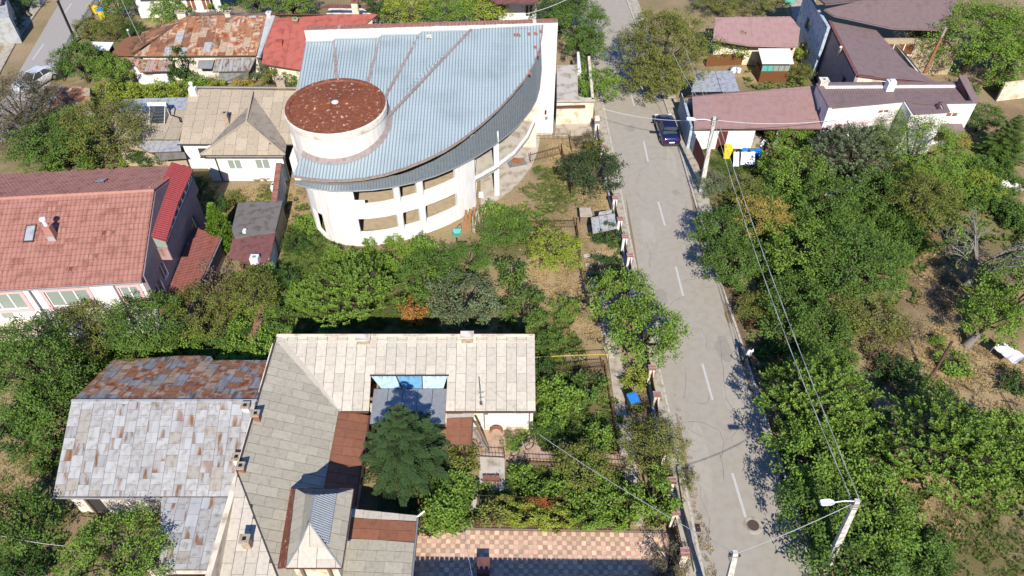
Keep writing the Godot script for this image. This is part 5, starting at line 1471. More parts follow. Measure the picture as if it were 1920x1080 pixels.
	chimney(e, Vector3(-16.32, 4.4, -74.91), Vector3(0.65, 1.3, 0.6), "wall_cream", "brick")
	one_box("roof_hatch", Vector3(-23.64, 3.4, -70.46) + Vector3(0, 0.1, 0), Vector3(0.7, 0.5, 0.7), mats["red_roof"], er)
	var m := thing("dark_red_roof_house", "house with dark red tiled roof half hidden behind the red tin roof", "house")
	metal_roof(m, [Vector3(-19.55, 4.5, -76.89), Vector3(-16.12, 4.5, -76.77), Vector3(-14.98, 3.2, -77.12), Vector3(-20.4, 3.2, -77.12)], Vector3.RIGHT, Vector3(0, -1.3, 2.6), "plum_roof", 0.3, 0.4)
	board("walls", m, [Vector3(-20.2, 3, -77.77), Vector3(-15.32, 3, -77.77), Vector3(-16.85, 3, -79.54), Vector3(-20.15, 3, -79.54)], Vector3(0, -3.0, 0), mats["wall_cream"])
	# houses along the top edge
	var h := thing("blue_roof_house", "white house with pale blue roof edge and brown shutters at the far end", "house")
	metal_roof(h, [Vector3(-42.56, 5, -82.02), Vector3(-31.62, 5, -82.02), Vector3(-32.3, 3, -81.36), Vector3(-42.28, 3, -80.83)], Vector3.RIGHT, Vector3(0, -2.0, 4.5), "zinc", 0.3, 0.4)
	wall("front_wall", h, Vector3(-43.16, 0, -82.85), Vector3(-33.75, 0, -83.65), 0.0, 2.9, 0.3, [[5.6, 6.6, 0.6, 2.3], [7.3, 8.6, 0.6, 2.3]], mats["wall_clean"])
	for u in [5.6, 7.3]:
		window(h, Vector3(-43.16, 0, -82.85), Vector3(-33.75, 0, -83.65), u, u + 1.0, 0.6, 2.3, 2, 0.3, "frame_white", "brown_sheet_0")
	var d := thing("plum_roof_house", "house with dark plum roof and white wall beyond the yellow-green trees", "house")
	metal_roof(d, [Vector3(-3.47, 5, -79.37), Vector3(2.89, 5, -79.37), Vector3(2.79, 3.2, -78.24), Vector3(-1.74, 3.2, -78.11)], Vector3.RIGHT, Vector3(0, -1.8, 4.0), "plum_roof", 0.3, 0.4)
	wall("front_wall", d, Vector3(-1.52, 0, -80.53), Vector3(2.75, 0, -80.78), 0.0, 3.0, 0.3, [[3.0, 3.9, 1.2, 2.6]], mats["wall_clean"])
	window(d, Vector3(-1.52, 0, -80.53), Vector3(2.75, 0, -80.78), 3.0, 3.9, 1.2, 2.6, 2, 0.3)
	var f := thing("corner_house", "grey-walled house with pink roof edge in the far street corner", "house")
	board("wall", f, [Vector3(-57.76, 3, -83.09), Vector3(-54.39, 3, -77.03), Vector3(-58.22, 3, -75.82), Vector3(-61.88, 3, -83.09)], Vector3(0, -3.0, 0), mats["wall_grey"])
	metal_roof(f, [Vector3(-61.48, 5, -82.02), Vector3(-59.22, 3.4, -77.08), Vector3(-56.24, 3.3, -79.42), Vector3(-57.82, 3.3, -83.8)], Vector3(0, 0, 1), Vector3(2, -0.6, 0), "rose_roof", 0.3, 0.4)

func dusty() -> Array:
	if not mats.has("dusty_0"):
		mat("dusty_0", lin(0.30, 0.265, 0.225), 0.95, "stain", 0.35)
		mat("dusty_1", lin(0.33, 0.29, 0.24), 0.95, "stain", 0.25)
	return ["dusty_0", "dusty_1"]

# ---------------------------------------------------------------- the houses across the street
func build_right_houses() -> void:
	var o := thing("long_brown_roof_outbuilding", "long low white outbuilding with brown metal tile roof beside the blue fence", "outbuilding")
	var rl := Vector3(16.55, 3.6, -60.2)
	var rr := Vector3(28.75, 3.6, -61.9)
	var el := Vector3(16.35, 2.35, -56.9)
	var er := Vector3(28.5, 2.35, -57.0)
	metal_roof(o, [rl, rr, er, el], Vector3(12.2, 0, -0.9), Vector3(0.0, -1.25, 4.0), "rose_brown" if mats.has("rose_brown") else brown_a(), 0.24, 0.36)
	metal_roof(o, [rl, rr, rr + Vector3(0, -0.7, -1.3), rl + Vector3(-0.2, -0.7, -1.2)], Vector3(12.2, 0, -1.7), Vector3(0.0, -0.7, -1.25), brown_a(), 0.24, 0.36)
	wall("front_wall", o, Vector3(16.5, 0, -57.15), Vector3(24.5, 0, -57.2), 0.0, 2.3, 0.25, [[2.3, 3.15, 0.0, 1.95], [5.6, 7.6, 0.0, 2.1]], mats["wall_clean"])
	one_box("door", Vector3(19.22, 0.97, -57.28), Vector3(0.85, 1.94, 0.08), mats["red_iron"], o)
	board("open_door", o, [Vector3(24.05, 0.02, -57.2), Vector3(24.0, 2.05, -57.2), Vector3(23.55, 2.05, -58.9), Vector3(23.6, 0.02, -58.9)], Vector3(0.06, 0, 0), mats["red_iron"])
	board("passage_floor", o, [Vector3(22.1, 0.05, -57.3), Vector3(24.0, 0.05, -57.3), Vector3(24.0, 0.05, -60), Vector3(22.1, 0.05, -60)], Vector3(0, -0.06, 0), mats["walk"])
	wall("back_wall", o, Vector3(28.5, 0, -62.8), Vector3(16.4, 0, -61.2), 0.0, 2.8, 0.25, [], mats["wall_clean"])
	wall("passage_wall", o, Vector3(22.1, 0, -60.5), Vector3(22.1, 0, -57.45), 0.0, 2.3, -0.2, [], mats["wall_cream"])
	wall("end_wall", o, Vector3(16.4, 0, -61.2), Vector3(16.4, 0, -57.2), 0.0, 2.4, -0.25, [], mats["wall_blue"])
	pipe("gutter", o, [el + Vector3(0, -0.05, 0.06), er + Vector3(0, -0.05, 0.06)], 0.06, mats["metal_dark"])
	for i in 6:
		one_box("snow_guard", Vector3(17.6 + i * 1.85, 2.62 + (i % 2) * 0.06, -57.75 - (i % 2) * 0.2), Vector3(1.5, 0.06, 0.05), mats["metal_dark"], o)
	var b := thing("parapet_house", "white two-storey house with flat brown roof, raised parapets and small bay", "house")
	var h := 4.4
	var w0 := Vector3(28.25, 4.4, -57.09) * Vector3(1, 0, 1)
	var w1 := Vector3(35.26, 4.4, -58.2) * Vector3(1, 0, 1)
	var w2 := Vector3(35.21, 4.4, -56.16) * Vector3(1, 0, 1)
	var w3 := Vector3(38.19, 4.4, -56.5) * Vector3(1, 0, 1)
	var w4 := Vector3(38.36, 4.4, -57.86) * Vector3(1, 0, 1)
	var w5 := Vector3(41.43, 4.4, -57.94) * Vector3(1, 0, 1)
	var k0 := Vector3(28.25, 4.4, -60.88) * Vector3(1, 0, 1)
	var k1 := Vector3(41.31, 4.4, -61.06) * Vector3(1, 0, 1)
	wall("front_wall", b, w0, w1, 0.0, h, 0.3, [[4.7, 5.8, 3.3, 3.7], [3.8, 5.6, 0.9, 2.1], [0.5, 2.2, 0.9, 2.1]], mats["wall_clean"])
	window(b, w0, w1, 4.7, 5.8, 3.3, 3.7, 2, 0.3, "frame_white", "brown_sheet_0")
	window(b, w0, w1, 3.8, 5.6, 0.9, 2.1, 3, 0.3)
	window(b, w0, w1, 0.5, 2.2, 0.9, 2.1, 3, 0.3)
	var sc := Shape.new()
	sc.bar(w0 + Vector3(0.1, 2.6, 0.05), w1 + Vector3(-0.1, 2.6, 0.05), 0.1, 0.12)
	part("string_course", sc, mats["frame_pink"], b)
	wall("bay_side", b, w1, w2, 0.0, h, -0.3, [], mats["wall_clean"])
	wall("bay_front", b, w2, w3, 0.0, h, 0.3, [[1.1, 2.4, 3.0, 3.4]], mats["wall_clean"])
	window(b, w2, w3, 1.1, 2.4, 3.0, 3.4, 2, 0.3, "frame_white", "brown_sheet_0")
	wall("bay_side", b, w3, w4, 0.0, h, 0.3, [], mats["wall_clean"])
	wall("front_wall", b, w4, w5, 0.0, h, 0.3, [[0.8, 1.9, 2.9, 3.4], [0.4, 2.2, 0.2, 2.0]], mats["wall_clean"])
	window(b, w4, w5, 0.8, 1.9, 2.9, 3.4, 2, 0.3, "frame_white", "brown_sheet_0")
	board("balcony_roof", b, [w4 + Vector3(0.1, 2.3, 0), w4 + Vector3(2.6, 2.3, 0), w4 + Vector3(2.6, 2.1, 1), w4 + Vector3(0.1, 2.1, 1)], Vector3(0, -0.06, 0), mats["brown_roof"])
	wall("end_wall", b, k0, w0, 0.0, h, -0.3, [[2.0, 2.5, 2.7, 3.5]], mats["wall_clean"])
	wall("end_wall", b, w5, k1, 0.0, h, 0.3, [], mats["wall_clean"])
	wall("back_wall", b, k1, k0, 0.0, h, 0.3, [], mats["wall_clean"])
	var rp0 := [k0 + Vector3(0.2, 4.2, 0), k1 + Vector3(-0.2, 4.3, 0), w5 + Vector3(-0.2, 4.05, -0.2), w4 + Vector3(0, 4.03, -0.2), w1 + Vector3(0, 4.0, -0.2), w0 + Vector3(0.2, 3.98, -0.2)]
	metal_roof(b, rp0, Vector3.RIGHT, Vector3(0, -0.25, 4.0), "brown_roof", 0.24, 0.4)
	board("bay_roof", b, [w1 + Vector3(0, 4.12, 0), w4 + Vector3(0, 4.12, 0), w3 + Vector3(-0.15, 4.08, -0.15), w2 + Vector3(0.15, 4.08, -0.15)], Vector3(0, -0.1, 0), mats["brown_roof"])
	for e in [[k0 + Vector3(-0.1, 4.55, 0), w0 + Vector3(-0.05, 4.5, 0), 0.6], [k0 + Vector3(0, 4.46, -0.12), k1 + Vector3(0, 4.46, -0.12), 0.45], [w0 + Vector3(0, 4.42, -0.1), w1 + Vector3(0, 4.42, -0.1), 0.35], [w1 + Vector3(0, 4.44, 0), w2 + Vector3(0, 4.44, 0), 0.35], [w2 + Vector3(-0.1, 4.45, -0.1), w3 + Vector3(0.1, 4.45, -0.1), 0.5], [w3 + Vector3(0, 4.44, 0), w4 + Vector3(0, 4.44, 0), 0.45], [w4 + Vector3(0, 4.42, -0.1), w5 + Vector3(0, 4.43, -0.1), 0.35], [w5 + Vector3(-0.1, 4.44, 0), k1 + Vector3(-0.3, 5.3, 0), 0.7]]:
		var s := Shape.new()
		s.bar(e[0], e[1], e[2], 0.1)
		part("parapet_cap", s, mats["brown_roof"], b)
	board("parapet_slope", b, [w5 + Vector3(-0.4, 4.1, -0.3), k1 + Vector3(-0.5, 5.25, 0), k1 + Vector3(-0.5, 4.2, 0)], Vector3(0.2, 0, 0), mats["plum_roof"])
	board("bay_gusset", b, [w3 + Vector3(-0.5, 4.15, -0.3), w4 + Vector3(-0.3, 4.5, 0), w4 + Vector3(-0.6, 4.15, 0)], Vector3(0.12, 0, 0), mats["plum_roof"])
	chimney(b, k0 + Vector3(0.2, 4.4, 0.1), Vector3(0.7, 0.6, 0.6), "plaster_worn", "plaster_worn")
	var ac := Shape.new()
	ac.box(Vector3(34.43, 4.7, -60.38), Vector3(0.7, 0.9, 0.7))
	ac.box(Vector3(34.52, 5.1, -60.35), Vector3(0.5, 0.3, 0.5))
	part("vent_hood", ac, mats["metal_white"], b)
	# big house behind: brown metal tiles in two wings
	var g := thing("two_wing_brown_house", "large house with dark brown metal roof in two wings and tall mauve side wall", "house")
	var A := Vector3(31, 6.6, -71.31)
	var B := Vector3(45.95, 6.6, -75.84)
	var C := Vector3(42.62, 4.2, -69.39)
	var D := Vector3(37.26, 4.2, -69.61)
	var E := Vector3(31.83, 5.9, -70.71)
	metal_roof(g, [A, B, C, D, E], Vector3.RIGHT, Vector3(0.0, -2.4, 6.5), "brown_roof", 0.24, 0.38)
	metal_roof(g, [B + Vector3(3, -0.6, -5), A + Vector3(-0.5, -0.6, -6), A, B], Vector3.RIGHT, Vector3(0, 0.7, 6), "brown_roof", 0.24, 0.38)
	var P := Vector3(31.67, 5.7, -70.66)
	var Q := Vector3(31.83, 4.9, -61.7)
	var R := Vector3(39.74, 3.5, -62.38)
	var S := Vector3(37.74, 3.9, -64.48)
	var T := Vector3(36.32, 4.7, -70.18)
	var wing := deck(g, [P, Q, R, S, T], "brown_roof")
	var t := plane(P, Q - P, Vector3(3, -0.5, 0.8))
	lay("roof_sheet", wing, t, on_plane(t, [P, Q, R, S, T]), 2.2, 12.0, true, 0.02, ["brown_roof"], 0.006)
	var Q0 := Vector3(Q.x + 0.2, 0, Q.z - 0.15)
	var P0 := Vector3(P.x + 0.2, 0, P.z)
	var R0 := Vector3(R.x - 0.2, 0, R.z - 0.2)
	wall("side_wall", g, P0, Q0, 0.0, 5.5, -0.3, [[6.6, 7.4, 2.0, 3.6]], mats["wall_brown"], 4.7)
	window(g, P0, Q0, 6.6, 7.4, 2.0, 3.6, 1, -0.3, "red_iron")
	wall("front_wall", g, Q0, R0, 0.0, 4.7, 0.3, [[2.0, 4.2, 2.0, 2.3]], mats["wall_cream"], 3.3)
	for i in 8:
		one_box("vent_slat", Q0.lerp(R0, 0.28 + i * 0.03) + Vector3(0, 2.15, -0.02), Vector3(0.05, 0.3, 0.2), mats["wall_cream"], g)
	wall("east_wall", g, R0, Vector3(S.x + 1.5, 0, S.z - 6), 0.0, 3.4, 0.3, [], mats["wall_cream"])
	var U := Vector3(41.04, 0, -74.49)
	wall("porch_wall", g, Vector3(D.x + 0.2, 0, D.z - 0.6), Vector3(C.x + 3, 0, C.z - 0.9), 0.0, 4.0, 0.3, [[0.3, 3.6, 2.2, 3.5]], mats["wall_beige"])
	window(g, Vector3(D.x + 0.2, 0, D.z - 0.6), Vector3(C.x + 3, 0, C.z - 0.9), 0.3, 3.6, 2.2, 3.5, 3, 0.3, "frame_white", "wood_orange")
	wall("far_side_wall", g, A + Vector3(0.3, -A.y, -6), A + Vector3(0.3, -A.y, 2), 0.0, 5.8, -0.3, [[2.5, 4.0, 3.0, 4.2]], mats["wall_blue"])
	window(g, A + Vector3(0.3, -A.y, -6), A + Vector3(0.3, -A.y, 2), 2.5, 4.0, 3.0, 4.2, 2, -0.3, "metal_grey")
	var rk := Shape.new()
	rk.bar(P + Vector3(-0.05, 0.05, 0), Q + Vector3(-0.05, 0.05, 0), 0.3, 0.12)
	rk.bar(Q + Vector3(0, 0.05, 0), R + Vector3(0, 0.05, 0), 0.3, 0.12)
	part("fascia", rk, mats["plum_roof"], g)
	pipe("flue", g, [Vector3(32.91, 0.5, -68.7), Vector3(31.31, 5.6, -65.73)], 0.13, mats["wall_cream"], 8)
	for i in 5:
		one_box("snow_guard", [Vector3(36.11, 4.7, -68.77), Vector3(36.11, 4.5, -67.04), Vector3(37.35, 4.1, -65.72), Vector3(33.42, 6.2, -71), Vector3(35.76, 6.2, -71.68)][i] + Vector3(0, 0.08, 0), [Vector3(0.06, 0.06, 1.4), Vector3(0.06, 0.06, 1.6), Vector3(0.06, 0.06, 1.6), Vector3(1.8, 0.06, 0.05), Vector3(2.0, 0.06, 0.05)][i], mats["metal_dark"], g)
	var rp := thing("rusty_flue", "tall rusty orange flue standing by the brown-roofed house under walnut tree", "flue", Vector3(39.52, 3.6, -64.41))
	var fs := Shape.new()
	for i in 6:
		fs.tube(V([Vector3(0.02 * i, i * 0.62, 0), Vector3(0.02 * (i + 1), i * 0.62 + 0.61, 0)]), F([0.17 - i * 0.008, 0.16 - i * 0.008]), 8)
	part("pipe_section", fs, mats["rust_flat_0"], rp)
	var fc := Shape.new()
	fc.tube(V([Vector3(0.12, 3.7, 0), Vector3(0.15, 4.6, 0)]), F([0.12, 0.12]), 8)
	part("cap_section", fc, mats["brick_pale"], rp)
	var p := thing("pink_roof_house", "low house with faded pink tin roof behind the olive street tree", "house")
	metal_roof(p, [Vector3(21.2, 4.2, -74.48), Vector3(29.16, 4.2, -74.6), Vector3(29.89, 3.4, -73.15), Vector3(29.28, 2.6, -70.86), Vector3(24.17, 2.6, -71.08), Vector3(20.7, 2.8, -71.81)], Vector3.RIGHT, Vector3(0.0, -1.6, 4.5), "mauve_roof", 0.5, 0.9)
	board("walls", p, [Vector3(21.35, 2.4, -72.79), Vector3(29.44, 2.4, -71.67), Vector3(30.27, 2.4, -77.51), Vector3(22.41, 2.4, -77.51)], Vector3(0, -2.4, 0), mats["wall_cream"])
	var k := thing("orange_kiosk", "small garden hut with white tin roof, orange boarded base and green glass", "hut", Vector3(26.89, 0, -68.71))
	one_box("base_boards", Vector3(0, 0.62, -1.0), Vector3(2.9, 1.2, 1.9), mats["wood_orange"], k)
	for i in 6:
		one_box("board", Vector3(0, 0.12 + i * 0.2, -0.035), Vector3(2.88, 0.185, 0.03), mats["wood_orange"], k)
	for i in 5:
		one_box("pane", Vector3(-1.15 + i * 0.57, 1.6, -0.06), Vector3(0.5, 0.62, 0.03), mats["green_plastic" if i < 2 else "glass_pale"], k)
		one_box("mullion", Vector3(-1.43 + i * 0.57, 1.6, -0.06), Vector3(0.07, 0.7, 0.08), mats["wood"], k)
	one_box("back_box", Vector3(0, 1.6, -1.1), Vector3(2.7, 0.78, 1.7), mats["metal_dark"], k)
	board("tin_roof", k, [Vector3(-1.6, 2.25, 0.15), Vector3(1.6, 2.25, 0.15), Vector3(1.75, 2.6, -2.3), Vector3(-1.55, 2.6, -2.3)], Vector3(0, -0.05, 0), mats["metal_white"])
	var z := thing("zinc_roof_carport", "flat zinc-roofed carport between olive tree and brown-roofed outbuilding", "carport")
	for i in 2:
		board("roof_sheet", z, [[Vector3(18.18, 2.6, -66.54), Vector3(20.02, 2.6, -66.54), Vector3(19.99, 2.5, -62.99), Vector3(17.12, 2.5, -62.89)], [Vector3(20.08, 2.6, -66.54), Vector3(21.84, 2.6, -66.64), Vector3(21.74, 2.5, -63.08), Vector3(20.04, 2.5, -62.99)]][i], Vector3(0, -0.04 - i * 0.01, 0), mats["zinc"])
	for c in [Vector2(18.23, -66.41), Vector2(21.72, -66.51), Vector2(21.63, -63.44), Vector2(17.41, -63.34)]:
		one_box("post", Vector3(c.x, 1.25, c.y), Vector3(0.1, 2.5, 0.1), mats["metal_grey"], z)
	var y := thing("flat_roof_garage", "garage with weathered flat grey roof and cream wall with red tile trim", "garage")
	board("roof", y, [Vector3(4.44, 2.9, -67.13), Vector3(6.45, 2.9, -67.24), Vector3(6.21, 2.9, -61.5), Vector3(7.75, 2.9, -60.77), Vector3(4.17, 2.9, -60.68)], Vector3(0, -0.15, 0), mats["concrete_pale"])
	wall("front_wall", y, Vector3(4.21, 0, -61.08), Vector3(7.71, 0, -61.26), 0.0, 2.7, 0.3, [], mats["wall_cream"])
	for i in 12:
		one_box("trim_tile", (Vector3(4.21, 0, -61.08)).lerp(Vector3(6.88, 0, -61.17), (i + 0.5) / 12.0) + Vector3(0, 2.05, 0.1), Vector3(0.28, 0.14, 0.3), mats["plum_roof"], y)
	wall("side_wall", y, Vector3(7.71, 0, -61.26), Vector3(7.71, 0, -61.26) + Vector3(0.2, 0, -8), 0.0, 2.7, 0.25, [], mats["wall_cream"])
	board("gate_screen", y, [Vector3(6.6, 2.9, -69.76), Vector3(6.43, 2.9, -66.02), Vector3(6.8, 2.9, -66.02), Vector3(6.82, 2.9, -69.76)], Vector3(0, -1.5, 0), mats["metal_white"])
	one_box("gate_pier", Vector3(7.95, 0, -59.66) + Vector3(0, 0.9, 0), Vector3(0.45, 1.8, 0.5), mats["plaster_worn"], y)

func brown_a() -> String:
	if not mats.has("rose_brown"):
		mat("rose_brown", lin(0.33, 0.205, 0.19), 0.62, "mottle", 0.2)
	return "rose_brown"


# ---------------------------------------------------------------- fences
func picket_fence(called: String, label: String, pts: Array, tall: float, gap: float, m: String, posts := 2.4) -> Node3D:
	var o := thing(called, label, "fence")
	var s := Shape.new()
	var r := Shape.new()
	for i in pts.size() - 1:
		var a: Vector3 = pts[i]
		var b: Vector3 = pts[i + 1]
		var d := a.distance_to(b)
		var n := maxi(1, int(d / gap))
		for k in n:
			var p := a.lerp(b, (k + 0.5) / n)
			s.bar(p + Vector3(0, 0.05, 0), p + Vector3(rng.randf_range(-0.02, 0.02), tall * rng.randf_range(0.94, 1.04), rng.randf_range(-0.02, 0.02)), 0.022, 0.022)
		for h in [0.18, 0.82]:
			r.bar(a + Vector3(0, tall * h, 0), b + Vector3(0, tall * h, 0), 0.03, 0.03)
		var c := maxi(1, int(d / posts))
		for k in c + 1:
			var p := a.lerp(b, float(k) / c)
			var q := Shape.new()
			q.box(p + Vector3(0, tall * 0.55, 0), Vector3(0.06, tall * 1.1, 0.06))
			part("post", q, mats[m], o)
	stuff(part("pickets", s, mats[m], o))
	part("rails", r, mats[m], o)
	return o

func pier_fence(called: String, label: String, pts: Array, pier: String) -> void:
	var o := thing(called, label, "fence")
	for i in pts.size():
		var p: Vector3 = pts[i]
		var s := Shape.new()
		s.box(p + Vector3(0, 0.75, 0), Vector3(0.36, 1.5, 0.36))
		var q := part("pier", s, mats[pier], o)
		for k in 4:
			one_box("cap_tile", p + Vector3(0, 1.53 + 0.012 * (k % 2), -0.18 + k * 0.12), Vector3(0.5, 0.055, 0.112), mats["coping_red" if k % 2 else "rose_roof"], q)
		if i < pts.size() - 1:
			var b: Vector3 = pts[i + 1]
			var base := Shape.new()
			var u := (b - p).normalized()
			base.bar(p + u * 0.19 + Vector3(0, 0.2, 0), b - u * 0.19 + Vector3(0, 0.2, 0), 0.24, 0.4)
			part("base_wall", base, mats["wall_blue"], o)
			var g := Shape.new()
			var n := 8
			for k in n:
				var f0 := float(k) / n
				var f1 := (k + 0.9) / n
				var h0 := 1.45 - 0.42 * sin(PI * f0)
				var h1 := 1.45 - 0.42 * sin(PI * f1)
				var a0 := p.lerp(b, 0.08 + 0.84 * f0)
				var a1 := p.lerp(b, 0.08 + 0.84 * f1)
				g.slab(V([a0 + Vector3(0, 0.42, 0), a1 + Vector3(0, 0.42, 0), a1 + Vector3(0, h1, 0), a0 + Vector3(0, h0, 0)]), Vector3(0.035, 0, 0))
			part("iron_panel", g, mats["red_iron"], o)

func build_fences() -> void:
	pier_fence("pier_fence", "street fence of white piers with tile caps and red iron panels by tin shelter", [Vector3(7.92, 0, -59.23), Vector3(8.16, 0, -55.46), Vector3(8.22, 0, -51.75), Vector3(8.55, 0, -48.23), Vector3(8.69, 0, -45.55), Vector3(8.86, 0, -43.45), Vector3(9.02, 0, -41.33), Vector3(9.12, 0, -38.87)], "wall_clean")
	pier_fence("pier_fence", "street fence of tile-capped piers and red iron panels by the blue-lidded bin", [Vector3(9.1, 0, -35.56), Vector3(9.26, 0, -33.08), Vector3(9.31, 0, -30.53), Vector3(9.35, 0, -28.36), Vector3(9.32, 0, -26.31), Vector3(9.37, 0, -24.19), Vector3(9.38, 0, -22.19)], "wall_cream")
	var gate := thing("iron_gate", "dark red lattice gate between cream pier and forecourt shrub", "gate")
	var ga := Vector3(9.27, 0, -20.14)
	var gb := Vector3(9.42, 0, -17.76)
	for p in [ga, gb]:
		var s := Shape.new()
		s.box(p + Vector3(0, 0.85, 0), Vector3(0.34, 1.7, 0.34))
		var q := part("pier", s, mats["wall_cream"], gate)
		for k in 4:
			one_box("cap_tile", p + Vector3(0, 1.73 + 0.01 * (k % 2), -0.2 + k * 0.13), Vector3(0.5, 0.055, 0.12), mats["coping_red" if k % 2 else "rose_roof"], q)
	for k in 14:
		var p := ga.lerp(gb, 0.1 + 0.8 * k / 13.0)
		var s := Shape.new()
		s.bar(p + Vector3(0, 0.1, 0), p + Vector3(0, 1.45, 0), 0.05, 0.03)
		part("bar", s, mats["red_iron"], gate)
	for h in [0.2, 0.8, 1.4]:
		var s := Shape.new()
		s.bar(ga.lerp(gb, 0.08) + Vector3(0, h, 0), ga.lerp(gb, 0.92) + Vector3(0, h, 0), 0.04, 0.05)
		part("rail", s, mats["red_iron"], gate)
	picket_fence("picket_fence", "low rusty picket fence along the tiled forecourt", [Vector3(-5.37, 0, -20.05), Vector3(-2.61, 0, -20.01)], 0.85, 0.12, "rust_iron")
	picket_fence("picket_fence", "rusty picket fence with red end posts below the vine trellis", [Vector3(-2.17, 0, -19.98), Vector3(2.48, 0, -19.91), Vector3(6.74, 0, -19.82)], 0.85, 0.12, "rust_iron")
	picket_fence("picket_fence", "short red iron fence where forecourt fence meets the garden path", [Vector3(6.74, 0, -19.82), Vector3(6.78, 0, -20.71)], 1.3, 0.2, "red_iron")
	picket_fence("picket_fence", "thin rusty fence across the garden under the yellow pipe", [Vector3(2.12, 0, -31.21), Vector3(6.26, 0, -31.67)], 0.8, 0.14, "rust_iron")
	picket_fence("picket_fence", "rusty wire fence along the paved strip before the white wall", [Vector3(-3, 0, -24.71), Vector3(-0.47, 0, -24.56)], 0.8, 0.2, "rust_iron")
	picket_fence("picket_fence", "thin fence beside the paved path below the weedy bed", [Vector3(0.83, 0, -24.26), Vector3(3.31, 0, -24.11), Vector3(6.98, 0, -23.81)], 0.7, 0.2, "rust_iron")
	picket_fence("picket_fence", "red-brown edging fence along the front garden path", [Vector3(6.37, 0, -31.67), Vector3(6.69, 0, -24.94)], 0.5, 0.22, "red_iron")
	picket_fence("picket_fence", "rusty corner fence on dry grass beside the terrace", [Vector3(1.64, 0, -55.06), Vector3(4.5, 0, -56.28), Vector3(4.83, 0, -53.11), Vector3(5.06, 0, -50.28)], 1.1, 0.16, "rust_iron")
	picket_fence("picket_fence", "leaning rusty picket fence above the hazel bush", [Vector3(1.4, 0, -46.01), Vector3(5.27, 0, -46.14), Vector3(5.33, 0, -43.45), Vector3(5.35, 0, -40.46)], 1.0, 0.2, "rust_iron")
	picket_fence("picket_fence", "old wire fence by the garden path beside greyish shrub", [Vector3(2, 0, -58.62), Vector3(5.41, 0, -58.62), Vector3(5.51, 0, -56.69)], 0.9, 0.4, "wood")
	picket_fence("picket_fence", "dark fence along the side street beside the utility pole", [Vector3(-46.42, 0, -69.03), Vector3(-48.09, 0, -74.15), Vector3(-48.37, 0, -78.04), Vector3(-49.18, 0, -86.09)], 1.3, 0.16, "metal_dark")
	picket_fence("picket_fence", "wooden picket fence before the zinc shed front", [Vector3(-32.03, 0, -67.99), Vector3(-29.98, 0, -67.89)], 1.3, 0.22, "wood")
	var t := thing("vine_trellis", "wire trellis of posts and rails above the forecourt fence", "trellis")
	for p in [Vector3(-1.9, 0, -21.15), Vector3(-0.32, 0, -21.08), Vector3(1.35, 0, -20.98), Vector3(3.93, 0, -20.91), Vector3(6.66, 0, -20.81)]:
		pipe("post", t, [p, p + Vector3(0, 1.75, 0)], 0.03, mats["rust_iron"], 5)
	for h in [1.7, 1.2]:
		pipe("wire", t, [Vector3(-1.9, 0, -21.15) + Vector3(0, h, 0), Vector3(1.35, 0, -20.98) + Vector3(0, h, 0), Vector3(6.66, 0, -20.81) + Vector3(0, h, 0)], 0.012, mats["rust_iron"], 4)
	var bf := thing("sheet_fence", "pale blue sheet metal fence at the end of the brown-roofed outbuilding", "fence")
	board("panel", bf, [Vector3(16.21, 0, -63.01), Vector3(16.46, 0, -59.66), Vector3(16.46, 0, -59.66) + Vector3(0, 2.1, 0), Vector3(16.21, 0, -63.01) + Vector3(0, 2.3, 0)], Vector3(0.06, 0, 0), mats["wall_blue"])
	board("panel", bf, [Vector3(16.44, 0, -59.57), Vector3(16.54, 0, -56.52), Vector3(16.54, 0, -56.52) + Vector3(0, 1.9, 0), Vector3(16.44, 0, -59.57) + Vector3(0, 2.1, 0)], Vector3(0.06, 0, 0), mats["wall_blue"])
	for p in [Vector3(16.22, 0, -63.1), Vector3(16.46, 0, -59.66), Vector3(16.53, 0, -56.44)]:
		one_box("post", p + Vector3(0.1, 1.05, 0), Vector3(0.14, 2.1, 0.14), mats["wall_clean"], bf)
	var bg := thing("brown_gate", "dark brown sheet gate between pale blue fence and lamp pole", "gate")
	for k in 6:
		var f0 := k / 6.0
		var f1 := (k + 0.94) / 6.0
		var a: Vector3 = Vector3(16.55, 0, -56.28)
		var b: Vector3 = Vector3(17, 0, -53.57)
		board("sheet", bg, [a.lerp(b, f0), a.lerp(b, f1), a.lerp(b, f1) + Vector3(0, 1.9 - 0.5 * f1 * f1, 0), a.lerp(b, f0) + Vector3(0, 1.9 - 0.5 * f0 * f0, 0)], Vector3(0.04 + 0.01 * (k % 2), 0, 0), mats["red_iron"])
	var low := thing("kerb_wall", "low concrete kerb wall along the lower pavement", "wall")
	board("wall", low, [Vector3(10.14, 0, -23.81) + Vector3(0, 0.35, 0), Vector3(10.08, 0, -20.98) + Vector3(0, 0.35, 0), Vector3(10.1, 0, -17.31) + Vector3(0, 0.35, 0), Vector3(10.27, 0, -17.31) + Vector3(0, 0.35, 0), Vector3(10.27, 0, -20.98) + Vector3(0, 0.35, 0), Vector3(10.33, 0, -23.81) + Vector3(0, 0.35, 0)], Vector3(0, -0.4, 0), mats["concrete"])
	var bp := thing("brick_path_wall", "narrow brick-capped wall between trees left of the sheet-roofed house", "wall")
	for i in 20:
		var p: Vector3 = (Vector3(-18.01, 1.2, -36.67)).lerp(Vector3(-18.06, 1.2, -33.06), (i + 0.5) / 20.0)
		one_box("coping_brick", p, Vector3(0.42, 0.07, 0.17), mats["coping_red" if i % 3 else "brick"], bp)
	board("wall", bp, [Vector3(-18.01, 1.16, -36.81), Vector3(-18.07, 1.16, -33.04), Vector3(-18.07, 1.16, -33.04) + Vector3(0, -1.16, 0), Vector3(-18.01, 1.16, -36.81) + Vector3(0, -1.16, 0)], Vector3(0.25, 0, 0), mats["brick_pale"])
